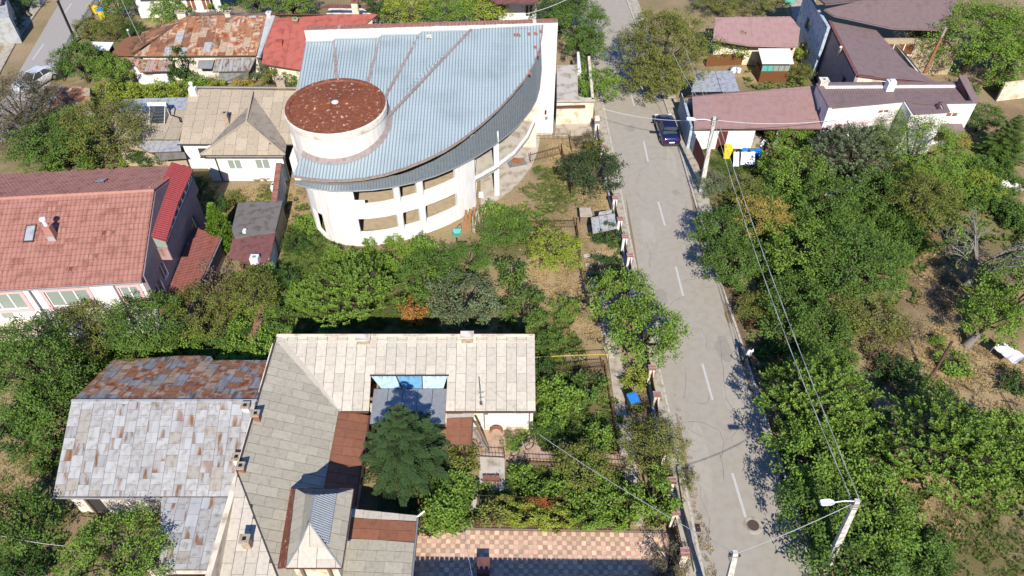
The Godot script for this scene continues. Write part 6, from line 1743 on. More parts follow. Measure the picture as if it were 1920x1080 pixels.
	var rw := thing("rubble_wall", "white painted rubble wall under light climber at right edge", "wall")
	for i in 26:
		var p: Vector3 = (Vector3(40.02, 0.5, -50.82)).lerp(Vector3(45, 0.5, -51.11), i / 26.0)
		one_box("stone", p + Vector3(0, rng.randf_range(-0.1, 0.15), rng.randf_range(-0.2, 0.2)), Vector3(rng.randf_range(0.25, 0.5), rng.randf_range(0.5, 0.8), rng.randf_range(0.3, 0.6)), mats["wall_clean"], rw, Basis.from_euler(Vector3(rng.randf(), rng.randf(), rng.randf()) * 0.5))
	var ws := thing("white_stones", "short row of white painted stones among thicket trees", "stones")
	for i in 9:
		var p: Vector3 = (Vector3(26.66, 0.6, -49.26)).lerp(Vector3(29, 0.6, -49.97), i / 9.0)
		one_box("stone", p + Vector3(0, rng.randf_range(0.3, 0.6), rng.randf_range(-0.2, 0.2)), Vector3(0.4, 0.3, 0.35), mats["wall_clean"], ws, Basis.from_euler(Vector3(rng.randf(), rng.randf(), rng.randf())))
	var cw := thing("courtyard_wall", "pale courtyard wall in sun behind the walnut crowns", "wall")
	board("wall", cw, [Vector3(48.46, 0, -65.2) + Vector3(0, 2.0, 0), Vector3(52.41, 0, -65.98) + Vector3(0, 2.0, 0), Vector3(52.41, 0, -65.98), Vector3(48.46, 0, -65.2)], Vector3(0, 0, -0.25), mats["wall_cream"])
	var yp := thing("yellow_gas_pipe", "thin yellow gas pipe crossing the front garden", "pipe")
	pipe("pipe", yp, [Vector3(1.46, 0.9, -31.89), Vector3(3.64, 1, -31.95), Vector3(6.64, 1, -32.09)], 0.025, mats["yellow_dull"] if mats.has("yellow_dull") else mat("yellow_dull", lin(0.55, 0.40, 0.08), 0.6), 6)
	for p in [Vector2(3.64, -31.95), Vector2(6.64, -32.09)]:
		pipe("post", yp, [Vector3(p.x, 0, p.y), Vector3(p.x, 1.0, p.y)], 0.02, mats["rust_iron"], 5)

# ---------------------------------------------------------------- street furniture, vehicles, person
func concrete_pole(called: String, label: String, base: Vector3, top: Vector3, lamp: Array) -> Node3D:
	var o := thing(called, label, "lamp post" if lamp.size() else "utility pole")
	var s := Shape.new()
	var n := 10
	for i in n:
		var f0 := float(i) / n
		var f1 := float(i + 1) / n
		var w0 := lerpf(0.40, 0.25, f0)
		var w1 := lerpf(0.40, 0.25, f1)
		var a := base.lerp(top, f0)
		var b := base.lerp(top, f1)
		var q0 := [Vector3(-w0, 0, -w0 * 0.7), Vector3(w0, 0, -w0 * 0.7), Vector3(w0, 0, w0 * 0.7), Vector3(-w0, 0, w0 * 0.7)]
		var q1 := [Vector3(-w1, 0, -w1 * 0.7), Vector3(w1, 0, -w1 * 0.7), Vector3(w1, 0, w1 * 0.7), Vector3(-w1, 0, w1 * 0.7)]
		for k in 4:
			var j := (k + 1) % 4
			s.quad(a + q0[k] * 0.5, b + q1[k] * 0.5, b + q1[j] * 0.5, a + q0[j] * 0.5)
		if i == n - 1:
			s.quad(b + q1[0] * 0.5, b + q1[1] * 0.5, b + q1[2] * 0.5, b + q1[3] * 0.5)
	part("shaft", s, mats["pole_concrete"], o)
	for k in 3:
		one_box("insulator_bracket", top + Vector3(0, -0.25 - k * 0.22, 0), Vector3(0.46 - k * 0.05, 0.05, 0.3), mats["metal_grey"], o)
	for x in [-0.2, 0.2]:
		var i := Shape.new()
		i.lathe(top + Vector3(x, -0.22, 0.1), PackedVector2Array([Vector2(0.05, 0), Vector2(0.07, 0.06), Vector2(0.04, 0.12), Vector2(0.01, 0.16)]), 8)
		part("insulator", i, mats["metal_dark"], o)
	if lamp.size():
		var a: Vector3 = lamp[0]
		var b: Vector3 = lamp[1]
		pipe("arm", o, [a, a.lerp(b, 0.5) + Vector3(0, 0.1, 0), b], 0.035, mats["metal_white"], 8)
		var d := (b - a).normalized()
		var side := d.cross(Vector3.UP).normalized()
		var h := Shape.new()
		h.slab(V([b - d * 0.05 - side * 0.08 + Vector3(0, 0.08, 0), b + d * 0.15 - side * 0.15 + Vector3(0, 0.1, 0), b + d * 0.62 - side * 0.15 + Vector3(0, 0.08, 0), b + d * 0.7 - side * 0.08 + Vector3(0, 0.06, 0), b + d * 0.7 + side * 0.08 + Vector3(0, 0.06, 0), b + d * 0.62 + side * 0.15 + Vector3(0, 0.08, 0), b + d * 0.15 + side * 0.15 + Vector3(0, 0.1, 0), b - d * 0.05 + side * 0.08 + Vector3(0, 0.08, 0)]), Vector3(0, -0.1, 0))
		var head := part("lamp_head", h, mats["metal_white"], o)
		var g := Shape.new()
		g.box(b + d * 0.38 + Vector3(0, -0.03, 0), Vector3(0.4, 0.012, 0.22), Basis(d, Vector3.UP, side))
		part("lens", g, mats["glass_pale"], head)
	return o

func cable(label: String, a: Vector3, b: Vector3, sag: float, r := 0.02, m := "cable", twist := false) -> void:
	var o := thing("cable", label, "cable")
	for k in (2 if twist else 1):
		var p := []
		var n := 26
		for i in n + 1:
			var f := float(i) / n
			var q := a.lerp(b, f) - Vector3(0, sag * 4.0 * f * (1 - f), 0)
			if twist:
				q += Vector3(cos(f * 40.0 + k * PI), sin(f * 40.0 + k * PI), 0) * r * 1.1
			p.append(q)
		pipe("strand", o, p, r, mats[m], 5)

func wheelie_bin(label: String, at: Vector3, turn: float, body: String, lid: String, k := 1.0, open := 0.0) -> void:
	var o := thing("wheelie_bin", label, "bin", at, "", turn)
	o.scale = Vector3.ONE * k
	var s := Shape.new()
	for q in [[[-0.22, -0.24, 0.22, 0.24], 0.08, [-0.29, -0.34, 0.29, 0.34], 1.0]]:
		var l: Array = q[0]
		var h: Array = q[2]
		var a := V([Vector3(l[0], q[1], l[1]), Vector3(l[2], q[1], l[1]), Vector3(l[2], q[1], l[3]), Vector3(l[0], q[1], l[3])])
		var b := V([Vector3(h[0], q[3], h[1]), Vector3(h[2], q[3], h[1]), Vector3(h[2], q[3], h[3]), Vector3(h[0], q[3], h[3])])
		for i in 4:
			var j := (i + 1) % 4
			s.quad(a[i], b[i], b[j], a[j])
		s.face(a, Vector3.DOWN)
		s.face(b, Vector3.UP)
	part("body", s, mats[body], o)
	var r := Shape.new()
	r.box(Vector3(0, 0.97, 0), Vector3(0.64, 0.05, 0.74))
	part("rim", r, mats[body], o)
	var l := Shape.new()
	l.slab(V([Vector3(-0.31, 1.05, -0.36), Vector3(0.31, 1.05, -0.36), Vector3(0.31, 1.03, 0.36), Vector3(-0.31, 1.03, 0.36)]), Vector3(0, -0.04, 0))
	l.slab(V([Vector3(-0.22, 1.085, -0.26), Vector3(0.22, 1.085, -0.26), Vector3(0.22, 1.07, 0.26), Vector3(-0.22, 1.07, 0.26)]), Vector3(0, -0.05, 0))
	var lp := part("lid", l, mats[lid], o)
	if open > 0:
		lp.position = Vector3(0, 0.1, -0.35)
		lp.rotation.x = -open
	for x in [-0.24, 0.24]:
		var w := Shape.new()
		w.tube(V([Vector3(x - 0.03, 0.1, -0.28), Vector3(x + 0.03, 0.1, -0.28)]), F([0.1, 0.1]), 10)
		part("wheel", w, mats["dark"], o)
	pipe("handle", o, [Vector3(-0.24, 1.0, -0.42), Vector3(0.24, 1.0, -0.42)], 0.022, mats[body], 6)

func car(called: String, label: String, at: Vector3, turn: float, paint: Color, plate := "") -> void:
	var o := thing(called, label, "car", at, "", turn)
	var pm := mat("paint_" + called, paint, 0.28, "", 1.0, "", 1.0, 0.25)
	pm.clearcoat_enabled = true
	pm.clearcoat = 1.0
	pm.clearcoat_roughness = 0.08
	# stations along the length, front at -z: z, half width, belt height, deck height at the middle
	var st := [[-2.28, 0.62, 0.55, 0.58], [-2.2, 0.74, 0.62, 0.66], [-1.95, 0.84, 0.70, 0.76], [-1.5, 0.88, 0.78, 0.86], [-0.95, 0.9, 0.88, 0.96], [-0.3, 0.9, 0.92, 0.97], [0.5, 0.9, 0.94, 0.98], [1.2, 0.9, 0.97, 1.02], [1.7, 0.89, 0.99, 1.06], [2.1, 0.85, 0.97, 1.05], [2.27, 0.78, 0.88, 0.93], [2.32, 0.72, 0.6, 0.62]]
	var S := SurfaceTool.new()
	S.begin(Mesh.PRIMITIVE_TRIANGLES)
	S.set_smooth_group(0)
	var rings := []
	for q in st:
		var w: float = q[1]
		var half := [Vector3(w * 0.86, 0.2, q[0]), Vector3(w * 0.98, 0.32, q[0]), Vector3(w, 0.52, q[0]), Vector3(w * 0.985, lerpf(0.5, q[2], 0.75), q[0]), Vector3(w * 0.93, q[2], q[0]), Vector3(w * 0.80, lerpf(q[2], q[3], 0.55), q[0]), Vector3(w * 0.4, q[3], q[0])]
		var ring := half.duplicate()
		for i in range(half.size() - 1, -1, -1):
			ring.append(Vector3(-half[i].x, half[i].y, half[i].z))
		rings.append(ring)
	for i in rings.size() - 1:
		for k in rings[i].size():
			var j: int = (k + 1) % rings[i].size()
			for p in [rings[i][k], rings[i + 1][k], rings[i + 1][j], rings[i][k], rings[i + 1][j], rings[i][j]]:
				S.add_vertex(p)
	S.generate_normals()
	var body := mpart("body", S.commit(), pm, o)
	for e in [0, rings.size() - 1]:
		var c := Shape.new()
		c.face(PackedVector3Array(rings[e]), Vector3(0, 0, -1 if e == 0 else 1))
		part("bumper", c, pm, body)
	# cabin
	var bz := [-0.98, 1.62]
	var tz := [-0.22, 1.05]
	var bw := 0.80
	var tw := 0.60
	var by := 0.94
	var ty := 1.43
	var g := Shape.new()
	g.quad(Vector3(-bw, by, bz[0]), Vector3(-tw, ty, tz[0]), Vector3(tw, ty, tz[0]), Vector3(bw, by, bz[0]))
	part("windscreen", g, mats["glass"], o)
	g = Shape.new()
	g.quad(Vector3(bw, by + 0.05, bz[1]), Vector3(tw, ty, tz[1]), Vector3(-tw, ty, tz[1]), Vector3(-bw, by + 0.05, bz[1]))
	part("rear_window", g, mats["glass"], o)
	for s in [-1.0, 1.0]:
		g = Shape.new()
		g.quad(Vector3(bw * s, by, bz[0]), Vector3(tw * s, ty, tz[0]), Vector3(tw * s, ty, tz[1]), Vector3(bw * s, by + 0.05, bz[1]))
		part("side_window", g, mats["glass"], o)
		var pl := Shape.new()
		for e in [[Vector3(bw * s, by, bz[0]), Vector3(tw * s, ty, tz[0])], [Vector3(bw * s, by + 0.05, bz[1]), Vector3(tw * s, ty, tz[1])], [Vector3(bw * s, by + 0.01, 0.42), Vector3(tw * s, ty, 0.42)]]:
			pl.bar(e[0], e[1], 0.07, 0.05)
		part("pillar", pl, pm, o)
		var mi := Shape.new()
		mi.box(Vector3(0.98 * s, 0.98, -0.7), Vector3(0.2, 0.13, 0.1))
		part("mirror", mi, pm, o)
		for z in [-1.42, 1.40]:
			var w := Shape.new()
			w.tube(V([Vector3(0.70 * s, 0.32, z), Vector3(0.915 * s, 0.32, z)]), F([0.32, 0.32]), 18)
			var wh := part("wheel", w, mats["dark"], o)
			var rim := Shape.new()
			rim.tube(V([Vector3(0.85 * s, 0.32, z), Vector3(0.922 * s, 0.32, z)]), F([0.2, 0.2]), 14)
			part("rim", rim, mats["metal_grey"], wh)
		var hl := Shape.new()
		hl.box(Vector3(0.62 * s, 0.64, -2.16), Vector3(0.34, 0.12, 0.16))
		part("headlight", hl, mats["metal_white"], o)
		var tl := Shape.new()
		tl.box(Vector3(0.58 * s, 0.86, 2.26), Vector3(0.42, 0.12, 0.12))
		part("tail_light", tl, mats["tail_red"] if mats.has("tail_red") else mat("tail_red", lin(0.16, 0.012, 0.012), 0.25), o)
	var roof := Shape.new()
	roof.slab(V([Vector3(-tw, ty + 0.02, tz[0] - 0.03), Vector3(-tw * 0.5, ty + 0.055, tz[0] - 0.02), Vector3(tw * 0.5, ty + 0.055, tz[0] - 0.02), Vector3(tw, ty + 0.02, tz[0] - 0.03), Vector3(tw, ty + 0.02, tz[1] + 0.04), Vector3(tw * 0.5, ty + 0.055, tz[1] + 0.03), Vector3(-tw * 0.5, ty + 0.055, tz[1] + 0.03), Vector3(-tw, ty + 0.02, tz[1] + 0.04)]), Vector3(0, -0.04, 0))
	part("roof", roof, pm, o)
	one_box("licence_plate", Vector3(0, 0.6, 2.345), Vector3(0.5, 0.12, 0.02), mats["cloth_white"], o)
	one_box("lower_trim", Vector3(0, 0.34, 2.3), Vector3(1.4, 0.14, 0.08), mats["metal_dark"], o)

# A figure: tapered bones joined by a smooth minimum, meshed as surface nets.
func build_person(at: Vector3, turn: float) -> void:
	var o := thing("person", "person in white shirt and black trousers walking along the shady kerb", "person", at, "", turn)
	var skin := Color(0.42, 0.24, 0.16)
	var shirt := Color(0.80, 0.80, 0.82)
	var black := Color(0.012, 0.012, 0.014)
	var shoe := Color(0.03, 0.025, 0.02)
	# a, b, ra, rb, colour; z forward is -z, one leg ahead, hands held before the chest
	var bones := [
		[Vector3(0, 0.98, 0), Vector3(0, 1.18, -0.01), 0.145, 0.135, shirt], [Vector3(0, 1.18, -0.01), Vector3(0, 1.38, -0.03), 0.135, 0.15, shirt], [Vector3(-0.14, 1.42, -0.02), Vector3(0.14, 1.42, -0.02), 0.085, 0.085, shirt], [Vector3(0, 1.45, -0.03), Vector3(0, 1.56, -0.05), 0.06, 0.055, skin],
		[Vector3(0, 1.62, -0.07), Vector3(0, 1.68, -0.06), 0.085, 0.092, skin], [Vector3(0, 1.60, -0.15), Vector3(0, 1.63, -0.16), 0.02, 0.016, skin],
		[Vector3(-0.09, 0.95, 0), Vector3(0.09, 0.95, 0), 0.125, 0.125, black],
		[Vector3(-0.10, 0.92, 0), Vector3(-0.11, 0.50, -0.18), 0.10, 0.066, black], [Vector3(-0.11, 0.50, -0.18), Vector3(-0.11, 0.09, -0.16), 0.062, 0.045, black], [Vector3(-0.11, 0.05, -0.14), Vector3(-0.11, 0.035, -0.34), 0.045, 0.035, shoe],
		[Vector3(0.10, 0.92, 0), Vector3(0.11, 0.50, 0.06), 0.10, 0.066, black], [Vector3(0.11, 0.50, 0.06), Vector3(0.11, 0.12, 0.34), 0.062, 0.045, black], [Vector3(0.11, 0.07, 0.36), Vector3(0.11, 0.035, 0.20), 0.042, 0.035, shoe],
		[Vector3(-0.20, 1.42, -0.02), Vector3(-0.27, 1.15, -0.04), 0.062, 0.048, shirt], [Vector3(-0.27, 1.15, -0.04), Vector3(-0.10, 1.20, -0.28), 0.042, 0.032, skin], [Vector3(-0.10, 1.20, -0.28), Vector3(-0.03, 1.24, -0.33), 0.034, 0.026, skin],
		[Vector3(0.20, 1.42, -0.02), Vector3(0.28, 1.16, -0.02), 0.062, 0.048, shirt], [Vector3(0.28, 1.16, -0.02), Vector3(0.12, 1.22, -0.27), 0.042, 0.032, skin], [Vector3(0.12, 1.22, -0.27), Vector3(0.05, 1.26, -0.32), 0.034, 0.026, skin],
	]
	var bodyshape := surface_net(bones, 0.028, Vector3(-0.45, -0.03, -0.5), Vector3(0.45, 1.82, 0.52))
	var m := mat("person_body", Color(1, 1, 1), 0.85)
	m.vertex_color_use_as_albedo = true
	mpart("body", bodyshape, m, o)
	var hair := surface_net([[Vector3(0, 1.68, -0.035), Vector3(0, 1.70, -0.05), 0.105, 0.105, black], [Vector3(0, 1.62, 0.0), Vector3(0, 1.66, -0.0), 0.085, 0.09, black]], 0.022, Vector3(-0.2, 1.45, -0.22), Vector3(0.2, 1.86, 0.2))
	mpart("hair", hair, m, o)
	one_box("phone", Vector3(0.01, 1.27, -0.36), Vector3(0.075, 0.012, 0.15), mats["dark"], o, Basis(Vector3.RIGHT, 0.5))
	for x in [-0.03, 0.03]:
		one_box("eye", Vector3(x, 1.66, -0.158), Vector3(0.018, 0.01, 0.008), mats["dark"], o)
	one_box("mouth", Vector3(0, 1.575, -0.145), Vector3(0.045, 0.008, 0.01), mats["red_iron"], o)

func surface_net(bones: Array, cell: float, lo: Vector3, hi: Vector3) -> ArrayMesh:
	var n := Vector3i(((hi - lo) / cell).ceil()) + Vector3i.ONE
	var field := PackedFloat32Array()
	field.resize(n.x * n.y * n.z)
	field.fill(1.0)
	for b in bones:
		var r: float = maxf(b[2], b[3]) + 0.08
		var mn := Vector3i((((b[0] as Vector3).min(b[1]) - Vector3.ONE * r - lo) / cell).floor()).clamp(Vector3i.ZERO, n - Vector3i.ONE)
		var mx := Vector3i((((b[0] as Vector3).max(b[1]) + Vector3.ONE * r - lo) / cell).ceil()).clamp(Vector3i.ZERO, n - Vector3i.ONE)
		var ab: Vector3 = b[1] - b[0]
		for z in range(mn.z, mx.z + 1):
			for y in range(mn.y, mx.y + 1):
				for x in range(mn.x, mx.x + 1):
					var p := lo + Vector3(x, y, z) * cell
					var t := clampf((p - b[0]).dot(ab) / maxf(ab.length_squared(), 1e-6), 0, 1)
					var d: float = (p - (b[0] + ab * t)).length() - lerpf(b[2], b[3], t)
					var i := (z * n.y + y) * n.x + x
					var f := field[i]
					var k := 0.028
					var h := clampf(0.5 + 0.5 * (f - d) / k, 0, 1)
					field[i] = lerpf(f, d, h) - k * h * (1 - h)
	var S := SurfaceTool.new()
	S.begin(Mesh.PRIMITIVE_TRIANGLES)
	S.set_smooth_group(0)
	var id := {}
	var c := 0
	for z in n.z - 1:
		for y in n.y - 1:
			for x in n.x - 1:
				var sum := Vector3.ZERO
				var cuts := 0
				for e in [[0, 0, 0, 1, 0, 0], [0, 1, 0, 1, 1, 0], [0, 0, 1, 1, 0, 1], [0, 1, 1, 1, 1, 1], [0, 0, 0, 0, 1, 0], [1, 0, 0, 1, 1, 0], [0, 0, 1, 0, 1, 1], [1, 0, 1, 1, 1, 1], [0, 0, 0, 0, 0, 1], [1, 0, 0, 1, 0, 1], [0, 1, 0, 0, 1, 1], [1, 1, 0, 1, 1, 1]]:
					var a := field[((z + e[2]) * n.y + y + e[1]) * n.x + x + e[0]]
					var b := field[((z + e[5]) * n.y + y + e[4]) * n.x + x + e[3]]
					if (a < 0) != (b < 0):
						sum += Vector3(e[0], e[1], e[2]).lerp(Vector3(e[3], e[4], e[5]), a / (a - b))
						cuts += 1
				if cuts:
					var p := lo + (Vector3(x, y, z) + sum / cuts) * cell
					var best := 1e9
					var col := Color.WHITE
					for b in bones:
						var ab: Vector3 = b[1] - b[0]
						var t := clampf((p - b[0]).dot(ab) / maxf(ab.length_squared(), 1e-6), 0, 1)
						var d: float = (p - (b[0] + ab * t)).length() - lerpf(b[2], b[3], t)
						if d < best:
							best = d
							col = b[4]
					S.set_color(col)
					S.add_vertex(p)
					id[Vector3i(x, y, z)] = c
					c += 1
	for z in range(1, n.z - 1):
		for y in range(1, n.y - 1):
			for x in range(1, n.x - 1):
				var a := field[(z * n.y + y) * n.x + x]
				for q in [[1, 0, 0, Vector3i(0, -1, 0), Vector3i(0, 0, -1)], [0, 1, 0, Vector3i(0, 0, -1), Vector3i(-1, 0, 0)], [0, 0, 1, Vector3i(-1, 0, 0), Vector3i(0, -1, 0)]]:
					var b := field[((z + q[2]) * n.y + y + q[1]) * n.x + x + q[0]]
					if (a < 0) != (b < 0):
						var o := Vector3i(x, y, z)
						var f := [id[o], id[o + q[3]], id[o + q[3] + q[4]], id[o + q[4]]]
						for k in ([0, 1, 2, 0, 2, 3] if a >= 0 else [0, 2, 1, 0, 3, 2]):
							S.add_index(f[k])
	S.generate_normals()
	return S.commit()

func build_street_things() -> void:
	var top1 := Vector3(16.83, 7.6, -17.71)
	var base1 := top1 + Vector3(0.55, -7.6, 0.35)
	concrete_pole("lamp_pole", "near concrete lamp pole rising out of kerbside trees with white lamp arm", base1, top1, [top1 + Vector3(-0.1, -0.1, 0), Vector3(15.56, 7.7, -17.54)])
	var top2 := Vector3(16.2, 7.4, -51.18)
	concrete_pole("lamp_pole", "far concrete lamp pole beside the brown gate with white lamp arm", top2 + Vector3(0.15, -7.4, 0.45), top2, [top2 + Vector3(0, -0.4, 0), Vector3(14.64, 7.2, -51.1)])
	var top3 := Vector3(10.47, 7.2, -15.28)
	concrete_pole("utility_pole", "white concrete pole top at the bottom edge of the street", top3 + Vector3(0.3, -7.2, 1.2), top3, [])
	var lp := thing("utility_pole", "thin dark pole standing over the side street", "utility pole")
	pipe("shaft", lp, [Vector3(-48.56, 0, -77.31), Vector3(-45.57, 7.4, -72.64)], 0.13, mats["metal_dark"], 8)
	one_box("lamp", Vector3(-45.54, 7.2, -72.36), Vector3(0.5, 0.2, 0.3), mats["metal_grey"], lp)
	cable("twisted power cable from near lamp pole to far lamp pole, left strand", top1 + Vector3(-0.15, -0.25, 0), top2 + Vector3(0.0, -0.35, 0.1), 0.9, 0.014, "cable", true)
	cable("twisted power cable from near lamp pole to far lamp pole, right strand", top1 + Vector3(0.15, -0.1, 0), top2 + Vector3(0.25, -0.2, 0.1), 0.55, 0.014, "cable", true)
	cable("cable sagging from the bottom pole to the near lamp pole", top3 + Vector3(0.1, -0.1, 0), top1 + Vector3(-0.1, -0.3, 0), 0.25, 0.02)
	cable("cable from the bottom pole to the corner of the white wall", top3 + Vector3(-0.1, -0.1, 0), Vector3(1.68, 2.3, -24.83), 0.35, 0.02)
	cable("pale cable across the far street from pier to lamp pole", Vector3(8.17, 3.2, -58.96), top2 + Vector3(-0.1, -0.3, 0), 0.5, 0.02, "metal_white")
	cable("pale cable from far lamp pole to the parapet house", top2 + Vector3(0.1, -0.3, 0), Vector3(30.5, 3.4, -57.2), 0.5, 0.02, "metal_white")
	cable("loose wire at the lower left over the dark trees", Vector3(-27.66, 3.5, -17.98), Vector3(-23.92, 2.6, -17.69), 0.2, 0.018)
	cable("thin wire dropping over the forecourt", Vector3(-2.65, 3, -18.67), Vector3(-1.97, 4, -15.35), 0.05, 0.014)
	cable("overhead wire above the far left gardens", Vector3(-39.66, 6.5, -73.62), Vector3(-37.1, 4, -69.55), 0.2, 0.02)
	cable("first overhead wire running from the far lamp pole into the olive street tree", top2 + Vector3(-0.1, -0.2, 0), Vector3(14.46, 7.2, -61.6), 0.3, 0.02)
	cable("second overhead wire running from the far lamp pole into the olive street tree", top2 + Vector3(0.1, -0.2, 0), Vector3(15.72, 7.2, -62.56), 0.3, 0.02)
	cable("overhead wire at the top edge above the rear wall", Vector3(0, 9, -65.08), Vector3(5.73, 8, -71), 0.3, 0.022, "metal_white")
	car("dark_blue_car", "dark blue saloon car parked at the kerb by the blue fence", Vector3(14.39, 0, -59.75) + Vector3(0.25, 0.0, 0.1), 0.045, lin(0.010, 0.018, 0.085))
	car("white_car", "white car parked on the side street behind dusky tree", Vector3(-48.8, 0, -68.4), 2.72, lin(0.75, 0.76, 0.78))
	build_person(Vector3(16.21, 0.05, -32), 0.5)
	# manhole and drain in the roadway
	var mh := thing("manhole", "round iron manhole cover in a pale concrete ring on the road", "manhole", Vector3(14.06, 0, -20.14))
	var c := Shape.new()
	c.lathe(Vector3.ZERO, PackedVector2Array([Vector2(0.55, 0.004), Vector2(0.53, 0.02), Vector2(0.345, 0.02)]), 28)
	part("concrete_ring", c, mats["walk"], mh)
	var d := Shape.new()
	d.lathe(Vector3.ZERO, PackedVector2Array([Vector2(0.34, 0.01), Vector2(0.34, 0.024), Vector2(0.0, 0.024)]), 28)
	for i in 9:
		for j in 9:
			var p := Vector2(i - 4, j - 4) * 0.07
			if p.length() < 0.3:
				d.box(Vector3(p.x, 0.027, p.y), Vector3(0.04, 0.008, 0.02))
	part("cover", d, mats["iron_cover"] if mats.has("iron_cover") else mat("iron_cover", lin(0.13, 0.09, 0.075), 0.7, "fine", 0.6), mh)
	var dg := thing("drain_grate", "rusty drain grate at the kerb beside the lower gate", "drain", Vector3(10.73, 0, -19.98))
	one_box("frame", Vector3(0, 0.012, 0), Vector3(0.58, 0.03, 0.6), mats["concrete"], dg)
	one_box("pit", Vector3(0, 0.029, 0), Vector3(0.46, 0.006, 0.5), mats["dark"], dg)
	for i in 6:
		one_box("bar", Vector3(-0.19 + i * 0.076, 0.036, 0), Vector3(0.03, 0.015, 0.5), mats["rust_iron"], dg)
	wheelie_bin("olive wheelie bin with blue lid on the front garden path", Vector3(7.88, 0, -28.4), 0.3, "olive_plastic", "blue_plastic", 1.05)
	wheelie_bin("yellow wheelie bin on the lawn beside the far lamp pole", Vector3(19.54, 0, -55.79), -0.15, "yellow_plastic", "yellow_plastic", 1.15)
	wheelie_bin("yellow wheelie bin with blue lid by the side street", Vector3(-47.47, 0, -82.59), 0.4, "yellow_plastic", "blue_plastic", 1.1)
	wheelie_bin("tilted yellow bin behind the side street fence", Vector3(-48.78, 0, -83.92), 1.1, "yellow_plastic", "yellow_plastic", 0.9, 0.7)
	wheelie_bin("yellow bin at the left frame edge by the corner house", Vector3(-56.98, 0, -77.56), 0.4, "yellow_plastic", "yellow_plastic", 1.1)
	for e in [["tall blue barrel behind the white sheets on the lawn", Vector3(21.09, 0, -55.79), 0.9], ["blue barrel under the wider white sheet", Vector3(21.81, 0, -55.71), 0.8], ["blue barrel showing right of the wider white sheet", Vector3(22.4, 0, -55.95), 0.75]]:
		var b := thing("barrel", e[0], "barrel", e[1])
		var s := Shape.new()
		s.lathe(Vector3.ZERO, PackedVector2Array([Vector2(0.27, 0), Vector2(0.3, 0.1), Vector2(0.31, e[2] * 0.5), Vector2(0.3, e[2] * 0.9), Vector2(0.26, e[2]), Vector2(0.0, e[2])]), 16)
		part("drum", s, mats["blue_plastic"], b)
		var l := Shape.new()
		l.lathe(Vector3(0, e[2], 0), PackedVector2Array([Vector2(0.28, -0.02), Vector2(0.28, 0.04), Vector2(0.0, 0.05)]), 16)
		part("lid", l, mats["blue_plastic"], b)
	for e in [["narrow white sheet hung out beside the yellow bin", Vector3(20.16, 0.9, -55.04), 0.5, 1.5], ["wide white sheet drying over blue barrels", Vector3(21.18, 1, -54.98), 1.25, 1.15]]:
		var cl := thing("white_sheet", e[0], "sheet", e[1])
		var s := Shape.new()
		for i in 8:
			for j in 8:
				var f := func(u: float, v: float) -> Vector3: return Vector3((u - 0.5) * e[2] + 0.1 * (0.5 - v), 0.06 - 0.75 * v + 0.03 * sin(u * 9.0 + v * 4.0), (v - 0.3) * e[3] * 0.75 + 0.03 * sin(u * 14.0))
				s.quad(f.call(i / 8.0, j / 8.0), f.call((i + 1) / 8.0, j / 8.0), f.call((i + 1) / 8.0, (j + 1) / 8.0), f.call(i / 8.0, (j + 1) / 8.0))
		part("cloth", s, mats["cloth_white"], cl)
		pipe("line", cl, [Vector3(-e[2] * 0.6, 0.08, -0.2), Vector3(e[2] * 0.6, 0.08, -0.2)], 0.012, mats["cable"], 4)


